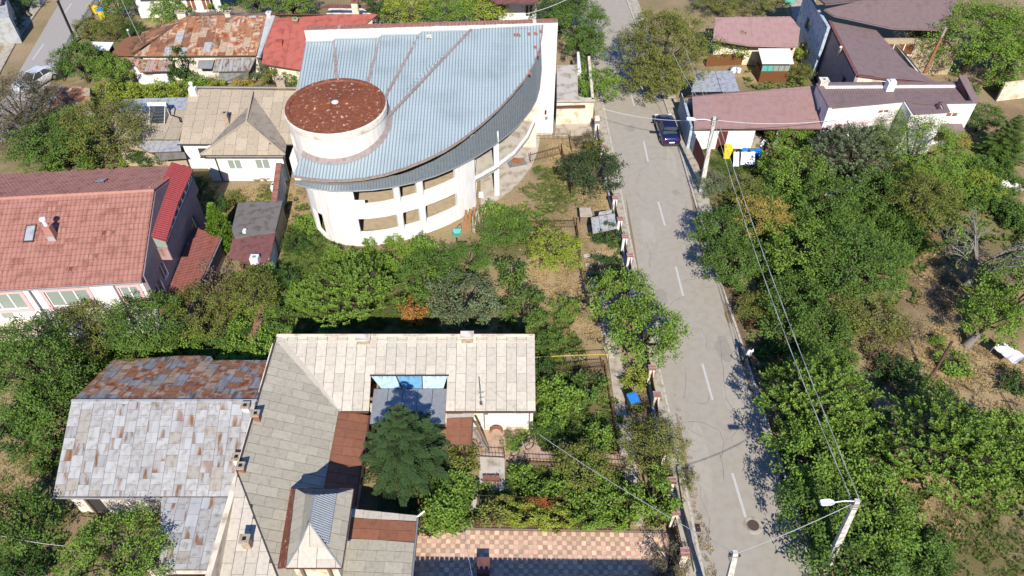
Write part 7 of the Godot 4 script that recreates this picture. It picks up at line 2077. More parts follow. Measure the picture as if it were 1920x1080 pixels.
# ---------------------------------------------------------------- small things in the yards
func build_yard_things() -> void:
	# the house just outside the lower edge: its tiled ridge shades the forecourt
	var n := thing("ridge_tile_house", "tiled house just below the view whose ridge shades the forecourt", "house")
	var ra := Vector3(-5.2, 4.4, -12.75)
	var rb := Vector3(9.6, 4.4, -12.5)
	metal_roof(n, [ra, rb, rb + Vector3(0, -2, 4), ra + Vector3(0, -2, 4)], Vector3.RIGHT, Vector3(0, -2, 4), "pink_tile", 0.24, 0.36)
	metal_roof(n, [ra, rb, rb + Vector3(0, -1.6, -1.2), ra + Vector3(0, -1.6, -1.2)], Vector3.RIGHT, Vector3(0, -1.6, -1.2), "pink_tile", 0.24, 0.36)
	for i in 54:
		var p := ra.lerp(rb, (i + 0.5) / 54.0)
		one_box("ridge_tile", p + Vector3(0, 0.05, 0), Vector3(0.2, 0.16, 0.26), mats["coping_red"], n)
	board("walls", n, [ra + Vector3(0, -1.7, -0.9), rb + Vector3(0, -1.7, -0.9), rb + Vector3(0, -1.7, 4), ra + Vector3(0, -1.7, 4)], Vector3(0, -2.7, 0), mats["wall_cream"])
	var hb := thing("red_box", "dark red metal box on the shaded part of the forecourt", "box", Vector3(-1.58, 0, -17.46))
	one_box("casing", Vector3(0, 0.35, 0), Vector3(0.66, 0.6, 0.9), mats["plum_roof"], hb)
	one_box("lid", Vector3(0, 0.68, 0), Vector3(0.7, 0.06, 0.94), mats["plum_roof"], hb)
	var fl := thing("floor_lamp", "small round white fitting on the forecourt tiles", "fitting", Vector3(-2.28, 0.05, -17.26))
	var s := Shape.new()
	s.lathe(Vector3.ZERO, PackedVector2Array([Vector2(0.13, 0.0), Vector2(0.13, 0.1), Vector2(0.06, 0.12), Vector2(0.0, 0.12)]), 14)
	part("rim", s, mats["metal_white"], fl)
	one_box("centre", Vector3(0, 0.13, 0), Vector3(0.09, 0.02, 0.09), mats["dark"], fl)
	# aerial mast on the pale roof
	var am := thing("aerial_mast", "slim metal aerial mast standing on the pale sheet roof", "aerial", Vector3(-1.9, 2.9, -26.67))
	pipe("mast", am, [Vector3(0, 0, 0), Vector3(0.0, 1.9, 0)], 0.035, mats["metal_grey"], 6)
	pipe("crossbar", am, [Vector3(-0.1, 0.8, 0.1), Vector3(0.25, 0.85, 0.1)], 0.02, mats["rust_iron"], 5)
	pipe("stay", am, [Vector3(0, 1.7, 0), Vector3(3.2, -0.3, 1.4)], 0.006, mats["cable"], 4)
	one_box("foot", Vector3(0, 0.03, 0), Vector3(0.16, 0.08, 0.16), mats["metal_dark"], am)
	# leaning beams and archway by the porch
	for e in [["grey metal trough leaning from paving up to the porch roof", Vector3(-1.4, 0.05, -24.91), Vector3(-2.4, 2.3, -25.32), "metal_grey", 0.14], ["dark wooden beam leaning against the eave by the porch", Vector3(-1.48, 0.05, -25.22), Vector3(-2.23, 2.2, -25.85), "wood", 0.13]]:
		var b := thing("leaning_beam", e[0], "beam")
		var q := Shape.new()
		q.bar(e[1], e[2], e[4], 0.08)
		part("beam", q, mats[e[3]], b)
	var br := thing("washing_bucket_arch", "small brick arch niche at the foot of the white wall", "niche", Vector3(-1.0, 0.0, -26.45))
	for i in 9:
		var a := PI * i / 8.0
		one_box("brick", Vector3(cos(a) * 0.36, 0.25 + sin(a) * 0.36, 0), Vector3(0.12, 0.14, 0.2), mats["brick"], br, Basis(Vector3.BACK, a))
	# bicycle leaning by the leafy plant, seen from above
	var bk := thing("bicycle", "old bicycle leaning by the leafy plant on the paving", "bicycle", Vector3(0.67, 0, -25.02), "", 0.5)
	for x in [-0.5, 0.5]:
		var w := Shape.new()
		var ring := PackedVector3Array()
		for i in 17:
			ring.append(Vector3(x + cos(TAU * i / 16.0) * 0.32, 0.34 + sin(TAU * i / 16.0) * 0.32, 0))
		var rr := PackedFloat32Array()
		rr.resize(17)
		rr.fill(0.025)
		w.tube(ring, rr, 5)
		part("wheel", w, mats["metal_dark"], bk)
	for e in [[Vector3(-0.5, 0.34, 0), Vector3(-0.15, 0.8, 0)], [Vector3(-0.15, 0.8, 0), Vector3(0.38, 0.82, 0)], [Vector3(0.5, 0.34, 0), Vector3(0.36, 0.95, 0)], [Vector3(-0.05, 0.34, 0), Vector3(0.38, 0.8, 0)], [Vector3(-0.5, 0.34, 0), Vector3(-0.05, 0.34, 0)], [Vector3(-0.05, 0.34, 0), Vector3(-0.17, 0.9, 0)]]:
		pipe("frame_tube", bk, e, 0.022, mats["metal_grey"], 5)
	one_box("saddle", Vector3(-0.18, 0.93, 0), Vector3(0.26, 0.05, 0.14), mats["dark"], bk)
	pipe("handlebar", bk, [Vector3(0.34, 0.98, -0.28), Vector3(0.4, 1.0, 0), Vector3(0.34, 0.98, 0.28)], 0.018, mats["metal_dark"], 5)
	# bricks and red pot stand on the concrete slab
	var bs := thing("brick_hearth", "small heap of red bricks on the concrete slab", "bricks", Vector3(-1.27, 0.05, -22.98))
	for i in 12:
		one_box("brick", Vector3((i % 4 - 1.5) * 0.26, 0.06 + 0.1 * int(i >= 8), (i / 4 - 1) * 0.2 if i < 8 else -0.2), Vector3(0.24, 0.1, 0.17), mats["brick"], bs, Basis(Vector3.UP, rng.randf_range(-0.2, 0.2)))
	# leaning gutter piece at the forecourt corner
	var gp := thing("gutter_end", "white gutter spout sticking out over the forecourt fence", "gutter spout")
	pipe("spout", gp, [Vector3(-5.37, 1.75, -19.76), Vector3(-4.93, 1.9, -20.07)], 0.06, mats["metal_white"], 7)
	var rp := thing("red_post_frame", "red iron frame post at the forecourt's left corner", "frame")
	for e in [[Vector3(-5.41, 0, -20.14), Vector3(-5.5, 0.9, -21.36)], [Vector3(-5.5, 0.9, -21.36), Vector3(-5.25, 0.2, -20.61)]]:
		pipe("bar", rp, e, 0.03, mats["red_iron"], 5)
	# planks and wheelbarrow by the unfinished house
	for i in 3:
		var pk := thing("plank", ["rust-red plank leaning at the white wall, nearest the tower", "rust-red plank leaning at the white wall, middle of three", "rust-red plank leaning at the white wall, next to the brushwood"][i], "plank")
		var q := Shape.new()
		var a: Vector3 = [Vector3(-3.94, 0, -45.81), Vector3(-3.6, 0, -45.94), Vector3(-3.3, 0, -46.14)][i]
		q.bar(a + Vector3(0, 0.05, 0), a + Vector3(0.25, 1.6, -0.75), 0.2, 0.03)
		part("board", q, mats["rust_flat_0"], pk)
	var bw := thing("brushwood_heap", "heap of grey sticks and laths against the white corner", "sticks")
	for i in 34:
		var a := Vector3(-2.93, 0, -45.74) + Vector3(rng.randf_range(-0.5, 0.7), 0.03, rng.randf_range(-0.4, 0.5))
		pipe("stick", bw, [a, a + Vector3(rng.randf_range(-0.2, 0.7), rng.randf_range(0.7, 1.9), rng.randf_range(-1.1, -0.4))], rng.randf_range(0.015, 0.035), mats["wood" if i % 3 else "plaster_worn"], 4)
	var wb := thing("wheelbarrow", "green wheelbarrow on rubble beside the curved wall", "wheelbarrow", Vector3(-4.47, 0, -44.97))
	var t := Shape.new()
	for i in 4:
		var u := [Vector3(-0.26, 0.35, -0.22), Vector3(0.26, 0.35, -0.22), Vector3(0.26, 0.35, 0.22), Vector3(-0.26, 0.35, 0.22)]
		var w := [Vector3(-0.34, 0.7, -0.34), Vector3(0.34, 0.7, -0.34), Vector3(0.34, 0.7, 0.34), Vector3(-0.34, 0.7, 0.34)]
		var j := (i + 1) % 4
		t.quad(u[i], w[i], w[j], u[j])
		if i == 0:
			t.quad(u[0], u[1], u[2], u[3])
	part("tray", t, mats["green_plastic"], wb)
	pipe("handle", wb, [Vector3(-0.2, 0.35, -0.3), Vector3(0.1, 0.75, -0.6), Vector3(0.35, 1.05, -0.55), Vector3(0.38, 0.75, -0.3)], 0.025, mats["metal_dark"], 5)
	var wl := Shape.new()
	wl.tube(V([Vector3(-0.04, 0.17, 0.36), Vector3(0.04, 0.17, 0.36)]), F([0.17, 0.17]), 12)
	part("wheel", wl, mats["dark"], wb)
	one_box("leg", Vector3(0.2, 0.17, -0.2), Vector3(0.04, 0.34, 0.04), mats["metal_dark"], wb)
	one_box("leg", Vector3(-0.2, 0.17, -0.2), Vector3(0.04, 0.34, 0.04), mats["metal_dark"], wb)
	var hd := thing("hearth_sheet", "scorched orange and grey metal sheet on the terrace", "metal sheet", Vector3(0.43, 0.09, -55.02))
	one_box("sheet", Vector3(0, 0.03, 0.1), Vector3(1.7, 0.05, 1.1), mats["metal_grey"], hd, Basis(Vector3.UP, 0.3))
	one_box("rusty_plate", Vector3(0.05, 0.07, -0.1), Vector3(1.0, 0.04, 0.8), mats["rust_flat_0"], hd, Basis(Vector3.UP, -0.3))
	var rbk := thing("red_bucket", "small red bucket on the terrace near the balcony edge", "bucket", Vector3(0.54, 0.09, -56.73))
	s = Shape.new()
	s.lathe(Vector3.ZERO, PackedVector2Array([Vector2(0.12, 0), Vector2(0.18, 0.32), Vector2(0.0, 0.3)]), 12)
	part("pail", s, mats["crimson_tile"], rbk)
	pipe("handle", rbk, [Vector3(-0.17, 0.32, 0), Vector3(0, 0.45, 0.05), Vector3(0.17, 0.32, 0)], 0.01, mats["metal_grey"], 4)
	var wbx := thing("white_block", "white block standing at the open end of the curved wall", "block", Vector3(-2.66, 0.05, -50.14))
	one_box("block", Vector3(0, 0.22, 0), Vector3(0.4, 0.44, 0.3), mats["wall_clean"], wbx)
	var wbs := thing("white_board", "white board leaning on the upper sill of the curved wall", "board", Vector3(-11.6, 4.2, -44.15))
	one_box("panel", Vector3(0, 0.2, 0.0), Vector3(0.75, 0.4, 0.05), mats["cloth_white"], wbs, Basis(Vector3.RIGHT, -0.2))
	# stacked bricks, mixer and tubs by the hip-roofed house
	var st := thing("stone_stack", "stack of flat stones before the white hip-roofed house", "stones", Vector3(-22.42, 0, -52.72))
	for i in 22:
		one_box("stone", Vector3(rng.randf_range(-1.3, 1.3), 0.12 + 0.16 * (i % 3), rng.randf_range(-0.3, 0.3)), Vector3(rng.randf_range(0.3, 0.6), 0.14, rng.randf_range(0.25, 0.4)), mats["brick_pale" if i % 3 else "wood"], st, Basis(Vector3.UP, rng.randf_range(-0.5, 0.5)))
	var mx := thing("cement_mixer", "small cement mixer with rusty drum beside blue drum", "cement mixer", Vector3(-20.24, 0, -50.28))
	s = Shape.new()
	s.lathe(Vector3(0, 0.5, 0), PackedVector2Array([Vector2(0.15, 0), Vector2(0.38, 0.2), Vector2(0.38, 0.5), Vector2(0.22, 0.85), Vector2(0.2, 0.8)]), 14)
	part("drum", s, mats["cloth_white"], mx)
	one_box("mouth", Vector3(0, 1.3, 0), Vector3(0.26, 0.02, 0.26), mats["wood_orange"], mx)
	for e in [[-0.4, 0], [0.4, 0], [0, 0.4]]:
		pipe("leg", mx, [Vector3(e[0], 0, e[1]), Vector3(e[0] * 0.4, 0.7, e[1] * 0.4)], 0.03, mats["metal_grey"], 5)
	var bd := thing("barrel", "blue drum beside the cement mixer", "barrel", Vector3(-19.81, 0, -50.42))
	s = Shape.new()
	s.lathe(Vector3.ZERO, PackedVector2Array([Vector2(0.26, 0), Vector2(0.29, 0.45), Vector2(0.26, 0.9), Vector2(0.0, 0.9)]), 14)
	part("drum", s, mats["blue_plastic"], bd)
	var tub := thing("tub", "round grey tub at the corner of the white hip-roofed house", "tub", Vector3(-24.23, 0, -52.95))
	s = Shape.new()
	s.lathe(Vector3.ZERO, PackedVector2Array([Vector2(0.4, 0), Vector2(0.5, 0.5), Vector2(0.45, 0.5), Vector2(0.35, 0.1), Vector2(0.0, 0.1)]), 16)
	part("bowl", s, mats["metal_grey"], tub)
	# tin shelter at the pavement
	var sh := thing("tin_shelter", "small shelter with grey tin roof beside the street fence", "shelter")
	for i in 3:
		var f := i / 3.0
		var a: Vector3 = Vector3(6.34, 1.6, -45.62)
		var b: Vector3 = Vector3(8.26, 1.7, -46.03)
		var c: Vector3 = Vector3(6.4, 1.4, -43.93)
		var d: Vector3 = Vector3(8.38, 1.5, -44.45)
		board("roof_sheet", sh, [a.lerp(b, f), a.lerp(b, f + 0.32), c.lerp(d, f + 0.32), c.lerp(d, f)], Vector3(0, -0.03, 0), mats["zinc_flat_0"])
	for p in [Vector3(6.63, 0, -47.2), Vector3(8.48, 0, -47.48), Vector3(6.71, 0, -45.35), Vector3(8.59, 0, -45.87)]:
		one_box("post", p + Vector3(0, 0.7, 0), Vector3(0.08, 1.4, 0.08), mats["wood"], sh)
	board("back_panel", sh, [Vector3(7.08, 1.4, -46.52), Vector3(8.12, 1.5, -46.67), Vector3(8.12, 1.5, -46.67) + Vector3(0, -1.2, 0), Vector3(7.08, 1.4, -46.52) + Vector3(0, -1.2, 0)], Vector3(0, 0, -0.05), mats["wall_grey"])
	var cb := thing("compost_box", "tan wooden box beside the tin shelter", "box", Vector3(6.09, 0, -47.2))
	one_box("walls", Vector3(0, 0.4, 0), Vector3(0.9, 0.8, 1.0), mats["wood"], cb)
	one_box("lid", Vector3(0, 0.83, 0), Vector3(1.0, 0.06, 1.1), mats["concrete"], cb)
	# stepping stones on the garden path
	var stp := thing("stepping_stones", "row of pale stepping stones down the dry garden path", "stones")
	for e in [Vector3(5.88, 0, -42.84), Vector3(6.02, 0, -41.81), Vector3(6.16, 0, -40.92), Vector3(6.28, 0, -40.23), Vector3(6.3, 0, -39.43), Vector3(6.54, 0, -35.56), Vector3(6.59, 0, -34.8), Vector3(6.68, 0, -34.06), Vector3(6.77, 0, -33.32), Vector3(6.83, 0, -32.7)]:
		one_box("stone", e + Vector3(rng.randf_range(-0.1, 0.1), 0.05, 0), Vector3(rng.randf_range(0.4, 0.6), 0.07, rng.randf_range(0.3, 0.42)), mats["concrete_pale"], stp, Basis(Vector3.UP, rng.randf_range(-0.4, 0.4)))
	# right-hand garden
	var tp := thing("tarpaulin", "white tarpaulin stretched over a low frame at the right edge", "tarpaulin")
	var a0: Vector3 = Vector3(33.25, 0.9, -32.74)
	var a1: Vector3 = Vector3(34.17, 0.9, -33.31)
	var b0: Vector3 = Vector3(34.17, 0.8, -31.37)
	var b1: Vector3 = Vector3(35.26, 0.8, -32.06)
	s = Shape.new()
	for i in 10:
		for j in 4:
			var f := func(u: float, v: float) -> Vector3: return a0.lerp(b0, u).lerp(a1.lerp(b1, u), v) + Vector3(0, -0.16 * sin(u * PI) * sin(v * PI) + 0.03 * sin(u * 20.0), 0)
			s.quad(f.call(i / 10.0, j / 4.0), f.call(i / 10.0, (j + 1) / 4.0), f.call((i + 1) / 10.0, (j + 1) / 4.0), f.call((i + 1) / 10.0, j / 4.0))
	part("sheet", s, mats["cloth_white"], tp)
	for p in [a0, a1, b0, b1]:
		pipe("leg", tp, [p + Vector3(0, -0.02, 0), Vector3(p.x, 0, p.z)], 0.03, mats["metal_grey"], 5)
	var post := thing("rusty_post", "long rusty brown post leaning over dry grass", "post")
	var q2 := Shape.new()
	q2.tube(V([Vector3(27.57, 0, -29.95), Vector3(28.32, 1.4, -30.59), Vector3(28.84, 3.3, -31.32)]), F([0.1, 0.1, 0.09]), 8)
	part("shaft", q2, mats["rust_iron"], post)
	one_box("clamp", Vector3(27.9, 0.6, -30.22), Vector3(0.26, 0.1, 0.26), mats["metal_dark"], post)
	var stump := thing("tree_stump", "pale grey stub of cut trunk below the half-dead tree", "stump")
	var q3 := Shape.new()
	q3.tube(V([Vector3(32.19, 0, -33.66), Vector3(32.38, 0.5, -33.74), Vector3(32.67, 1.1, -33.82)]), F([0.34, 0.27, 0.24]), 10)
	part("trunk", q3, mats["bark_grey"], stump)
	var lg := thing("fallen_branch", "thin dark fallen branches on dry ground at the right", "branch")
	for e in [[Vector3(30.04, 0.05, -30.5), Vector3(30.89, 0.1, -29.57)], [Vector3(32.75, 0.05, -29.61), Vector3(32.76, 0.1, -27.25)], [Vector3(32.56, 0.05, -28.88), Vector3(33.61, 0.08, -28.51)], [Vector3(33.17, 0.05, -29.05), Vector3(33.25, 0.1, -28)]]:
		pipe("branch", lg, [e[0], e[0].lerp(e[1], 0.5) + Vector3(0.05, 0.05, 0), e[1]], 0.03, mats["bark_brown"], 5)
	var fb := thing("dead_limb", "grey dead limb lying over the metal shed's low roof", "branch")
	for e in [[Vector3(-19.51, 1.4, -17.16), Vector3(-18.5, 1.6, -16.49)], [Vector3(-19.35, 1.5, -17.23), Vector3(-19.06, 1.3, -16.67)]]:
		pipe("limb", fb, e, 0.06, mats["bark_grey"], 6)
	# scrap by the vine arbour
	var sc := thing("scrap_heap", "heap of dark scrap and pots under the vine arbour", "scrap")
	for i in 30:
		var p := Vector3(24.06, 0, -58.62) + Vector3(rng.randf_range(-0.8, 1.0), 0.15, rng.randf_range(-0.8, 4.0))
		one_box("piece", p, Vector3(rng.randf_range(0.2, 0.6), rng.randf_range(0.1, 0.5), rng.randf_range(0.2, 0.5)), mats[["metal_dark", "dark", "brick", "metal_grey", "cloth_white", "wood"][rng.randi() % 6]], sc, Basis.from_euler(Vector3(rng.randf(), rng.randf() * 3, rng.randf()) * 0.4))
	var wbk := thing("wooden_tub", "round wooden tub in front of the brown-roofed outbuilding", "tub", Vector3(17.78, 0, -58.54))
	s = Shape.new()
	s.lathe(Vector3.ZERO, PackedVector2Array([Vector2(0.36, 0), Vector2(0.44, 0.6), Vector2(0.38, 0.6), Vector2(0.32, 0.5), Vector2(0, 0.5)]), 14)
	part("staves", s, mats["wood_orange"], wbk)
	var lm := thing("timber_pile", "pile of pale timber beams by the corner house pavement", "timber")
	for e in [[Vector3(-57.95, 0.2, -84.58), Vector3(-56.17, 0.5, -82.89)], [Vector3(-58.43, 0.3, -85.46), Vector3(-56.07, 0.4, -82.83)], [Vector3(-58.33, 0.2, -83.51), Vector3(-56.36, 0.3, -81.21)], [Vector3(-58.06, 0.3, -83.57), Vector3(-56.37, 0.2, -81.93)]]:
		var z := Shape.new()
		z.bar(e[0], e[1], 0.3, 0.2)
		part("beam", z, mats["wood"], lm)
	var wp := thing("white_pipe", "white vertical pipe among bushes beside the plain brown roof", "pipe")
	pipe("pipe", wp, [Vector3(-41.53, 1.2, -75.99), Vector3(-40.99, 2.6, -74.95)], 0.1, mats["metal_white"], 7)
	var gb := thing("green_container", "bright green container at the top edge yard", "container", Vector3(33.25, 0, -87.07))
	one_box("body", Vector3(0, 0.45, 0), Vector3(1.1, 0.9, 0.9), mats["green_plastic"], gb)
	one_box("lid", Vector3(0, 0.93, 0), Vector3(1.15, 0.07, 0.95), mats["green_plastic"], gb)
	var lb := thing("white_bundle", "white sack bundle on the bare yard by the zinc carport", "sack", Vector3(23.6, 0, -70.61))
	for i in 4:
		one_box("sack", Vector3(rng.randf_range(-0.5, 0.5), 0.3, rng.randf_range(-0.3, 0.3)), Vector3(0.7, 0.5, 0.5), mats["cloth_white" if i % 2 else "metal_grey"], lb, Basis.from_euler(Vector3(0.3, i * 1.0, 0.2)))
	var bf := thing("board_fence", "orange-brown board fence behind the zinc carport", "fence")
	for i in 18:
		var p: Vector3 = (Vector3(20.76, 0, -71.37)).lerp(Vector3(26.56, 0, -72.02), i / 18.0)
		one_box("board", p + Vector3(0, 0.65, -0.6), Vector3(0.36, 1.3, 0.04), mats["wood_orange"], bf)


# ---------------------------------------------------------------- foliage
class Leaves:
	var v := PackedVector3Array()
	var n := PackedVector3Array()
	var c := PackedColorArray()
	var ix := PackedInt32Array()
	func leaf(at: Vector3, along: Vector3, up: Vector3, length: float, width: float, col: Color) -> void:
		var side := along.cross(up).normalized()
		var nn := side.cross(along).normalized()
		var k := v.size()
		v.append(at)
		v.append(at + along * (length * 0.5) + side * (width * 0.5) + nn * (width * 0.16))
		v.append(at + along * length - nn * (length * 0.12))
		v.append(at + along * (length * 0.5) - side * (width * 0.5) + nn * (width * 0.16))
		n.append(nn); n.append((nn - side * 0.35).normalized()); n.append(nn); n.append((nn + side * 0.35).normalized())
		c.append(col); c.append(col); c.append(col); c.append(col)
		ix.append(k); ix.append(k + 2); ix.append(k + 1)
		ix.append(k); ix.append(k + 3); ix.append(k + 2)
	func mesh() -> ArrayMesh:
		var m := ArrayMesh.new()
		var a := []
		a.resize(Mesh.ARRAY_MAX)
		a[Mesh.ARRAY_VERTEX] = v
		a[Mesh.ARRAY_NORMAL] = n
		a[Mesh.ARRAY_COLOR] = c
		a[Mesh.ARRAY_INDEX] = ix
		m.add_surface_from_arrays(Mesh.PRIMITIVE_TRIANGLES, a)
		return m

func dir3() -> Vector3:
	var z := rng.randf_range(-1, 1)
	var a := rng.randf() * TAU
	var r := sqrt(1 - z * z)
	return Vector3(r * cos(a), z, r * sin(a))

func leaf_tone(base: float) -> Color:
	var b := base * rng.randf_range(0.78, 1.22)
	var y := rng.randf()
	if y < 0.1:
		return Color(b * 1.45, b * 1.18, b * 0.8)
	return Color(b * rng.randf_range(0.9, 1.12), b, b * rng.randf_range(0.8, 1.15))

func bend(p: Vector3, q: Vector3, lift: float, n := 5) -> PackedVector3Array:
	var r := PackedVector3Array()
	var m := p.lerp(q, 0.5) + Vector3(rng.randf_range(-0.12, 0.12), lift, rng.randf_range(-0.12, 0.12)) * p.distance_to(q)
	for i in n:
		var f := float(i) / (n - 1)
		r.append(p.lerp(m, f).lerp(m.lerp(q, f), f))
	return r

func taper(n: int, a: float, b: float) -> PackedFloat32Array:
	var r := PackedFloat32Array()
	for i in n:
		r.append(lerpf(a, b, float(i) / maxi(1, n - 1)))
	return r

# One plant pattern of radius R and height H with its base at the origin; patterns are shared by plants of like size.
func pattern(kind: String, R: float, H: float, variant: int) -> Dictionary:
	var key := "%s %.2f %d" % [kind, R, variant]
	if shared.has(key):
		return shared[key]
	rng.seed = key.hash()
	var L := Leaves.new()
	var W := Shape.new()
	var bush := H < 2.2 * R and R < 1.5
	var rv := H * (0.5 if bush else 0.41)
	var hc := H - rv
	var lump := FastNoiseLite.new()
	lump.seed = variant + 3
	lump.frequency = 0.9
	var fork := Vector3(rng.randf_range(-0.1, 0.1) * R, maxf(0.1, hc - rv * 0.75), rng.randf_range(-0.1, 0.1) * R)
	var limbs := []
	var nl := 6 if R < 2.2 else 9
	W.tube(bend(Vector3.ZERO, fork, 0.0), taper(5, 0.04 + R * 0.055, 0.03 + R * 0.04), 8)
	for i in nl:
		var a := TAU * (i + rng.randf() * 0.6) / nl
		var d := Vector3(cos(a) * R * 0.55, rng.randf_range(-0.1, 0.6) * rv, sin(a) * R * 0.55)
		var e := Vector3(0, hc, 0) + d
		W.tube(bend(fork, e, 0.1), taper(5, 0.02 + R * 0.025, 0.012 + R * 0.006), 5)
		limbs.append(e)
	limbs.append(Vector3(0, hc + rv * 0.5, 0))
	W.tube(bend(fork, limbs[-1], 0.05), taper(5, 0.02 + R * 0.03, 0.02), 5)
	if kind == "round" or kind == "fine" or kind == "thin":
		var leaf := 0.155 if kind == "round" else 0.115
		var dens := 10.5 if kind == "round" else 12.5
		if kind == "thin":
			dens = 8.0
		var clumps := int(dens * R * R * 2.2) + 16
		var per := 38 if kind == "round" else 44
		var cr := 0.26 + 0.06 * R
		for i in clumps:
			var d := dir3()
			if d.y < -0.45 and not bush:
				d.y *= -0.6
				d = d.normalized()
			var wob := 1.0 + 0.42 * lump.get_noise_3dv(d * 1.6) + rng.randf_range(-0.04, 0.1)
			var depth := pow(rng.randf(), 0.42)
			var p := Vector3(d.x * R, d.y * rv, d.z * R) * wob * (0.4 + 0.6 * depth)
			p += Vector3(0, hc, 0)
			p.y = maxf(p.y, 0.08)
			var near: Vector3 = limbs[0]
			for q in limbs:
				if q.distance_squared_to(p) < near.distance_squared_to(p):
					near = q
			if i % 2 == 0:
				W.tube(bend(near, p, 0.06, 3), taper(3, 0.014 + R * 0.003, 0.005), 3)
			var tone := rng.randf_range(0.6, 1.4)
			var away := (p - Vector3(0, hc - rv * 0.5, 0)).normalized()
			for k in per:
				var o := dir3() * pow(rng.randf(), 0.5) * cr
				o.y *= 0.62
				var along := (away * 0.6 + dir3() * 0.9 + Vector3(0, -0.15, 0)).normalized()
				var up := (Vector3.UP * 0.8 + away * 0.6 + dir3() * 0.75).normalized()
				L.leaf(p + o, along, up, leaf * rng.randf_range(0.75, 1.25), leaf * rng.randf_range(0.45, 0.65), leaf_tone(tone))
	elif kind == "shoots":
		var n := int(24.0 * R * R) + 24
		for i in n:
			var a := rng.randf() * TAU
			var f := sqrt(rng.randf())
			var wob := 0.85 + 0.4 * lump.get_noise_2d(cos(a) * 1.5 + 5, sin(a) * 1.5)
			var tip := Vector3(cos(a) * R * 1.1 * f * wob, hc + rv * (1.05 - 1.2 * f * f) * rng.randf_range(0.55, 1.1), sin(a) * R * 1.1 * f * wob)
			var lean := (Vector3(cos(a) * (0.1 + 0.5 * f), 1.0 - 0.3 * f, sin(a) * (0.1 + 0.5 * f)) + dir3() * 0.28).normalized()
			var long := rng.randf_range(0.5, 1.2) * (0.55 + R * 0.16)
			var foot := tip - lean * long
			foot.y = maxf(foot.y, 0.1)
			W.tube(V([foot, tip]), F([0.012, 0.004]), 3)
			if i % 3 == 0:
				W.tube(bend(limbs[rng.randi() % limbs.size()], foot, 0.05, 3), taper(3, 0.02, 0.01), 3)
			var tone := rng.randf_range(0.75, 1.25)
			var m := int(long * 34.0)
			for k in m:
				var g := float(k) / m
				var b := rng.randf() * TAU
				var out := (Vector3(cos(b), 0.25, sin(b)) + lean * 0.5).normalized()
				var spread := 0.17 * (1.15 - g)
				L.leaf(foot.lerp(tip, g) + out * spread * rng.randf(), out, (lean + dir3() * 0.4).normalized(), 0.17 * rng.randf_range(0.8, 1.2) * (1.1 - 0.4 * g), 0.09 * rng.randf_range(0.8, 1.2), leaf_tone(tone * (0.9 + 0.25 * g)))
	elif kind == "bare":
		W = Shape.new()
		W.tube(bend(Vector3.ZERO, fork, 0.0), taper(5, 0.30, 0.22), 9)
		for i in 11:
			var a := rng.randf() * TAU
			var e := Vector3(cos(a) * R * rng.randf_range(0.35, 0.95), hc + rng.randf_range(-0.5, 0.7) * rv, sin(a) * R * rng.randf_range(0.35, 0.95))
			W.tube(bend(fork, e, 0.16, 6), taper(6, 0.075, 0.03), 6)
			for j in 12:
				var b := e.lerp(fork, rng.randf() * 0.55) + dir3() * 0.15
				var t := b + (Vector3(cos(a), 0.3, sin(a)) + dir3() * 1.0).normalized() * R * rng.randf_range(0.2, 0.5)
				W.tube(bend(b, t, 0.1, 4), taper(4, 0.035, 0.012), 4)
				for k in 5:
					var c := t.lerp(b, rng.randf() * 0.8)
					var q := c + ((t - b).normalized() + dir3() * 0.9).normalized() * rng.randf_range(0.25, 0.7)
					W.tube(V([c, q]), F([0.012, 0.006]), 3)
					if rng.randf() < 0.25:
						for l in 12:
							L.leaf(q + dir3() * 0.18, dir3(), (Vector3.UP + dir3() * 0.6).normalized(), 0.16, 0.09, leaf_tone(1.0))
	elif kind == "spruce":
		W = Shape.new()
		W.tube(V([Vector3.ZERO, Vector3(0, H * 0.97, 0)]), F([0.2, 0.03]), 8)
		var h := 0.25
		while h < H * 0.985:
			var f := h / H
			var rr := R * pow(1.0 - f, 0.8) * (0.78 + 0.22 * minf(1.0, f * 6.0))
			var nb := 6 + int(rr * 2.6)
			for i in nb:
				var a := TAU * (i + rng.randf() * 0.8) / nb
				var len := rr * rng.randf_range(0.72, 1.2)
				var rad := Vector3(cos(a), 0, sin(a))
				var base := Vector3(0, h + rng.randf_range(-0.1, 0.1), 0)
				var tip := base + rad * len + Vector3(0, -0.24 * len + 0.25 * f * len + 0.15, 0)
				var path := bend(base, tip, -0.05, 4)
				W.tube(path, taper(4, 0.03, 0.008), 3)
				var side := rad.cross(Vector3.UP)
				var tone := rng.randf_range(0.5, 1.5)
				var m := int(len * 6.0) + 4
				for k in m:
					var g := (k + 1.0) / m
					var q := path[0].lerp(path[1], minf(1, g * 3)).lerp(path[3], g)
					var w := minf(0.75, 0.30 * len + 0.12) * (1.05 - g) + 0.1
					for s in [-1.0, 0.0, 1.0]:
						var d: Vector3 = (side * s * 0.8 + rad * 0.9 + Vector3(0, rng.randf_range(-0.3, 0.05), 0)).normalized()
						var needles := maxi(3, int(w * 7))
						for z in needles:
							var gg := (z + 0.5) / needles
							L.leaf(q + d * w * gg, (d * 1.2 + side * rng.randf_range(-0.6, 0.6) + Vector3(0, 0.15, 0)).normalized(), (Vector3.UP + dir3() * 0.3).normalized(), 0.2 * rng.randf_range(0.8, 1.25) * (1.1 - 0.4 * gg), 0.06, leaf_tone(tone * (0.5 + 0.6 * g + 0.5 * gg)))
			h += 0.42 + 0.12 * (1.0 - f)
	elif kind == "thuja":
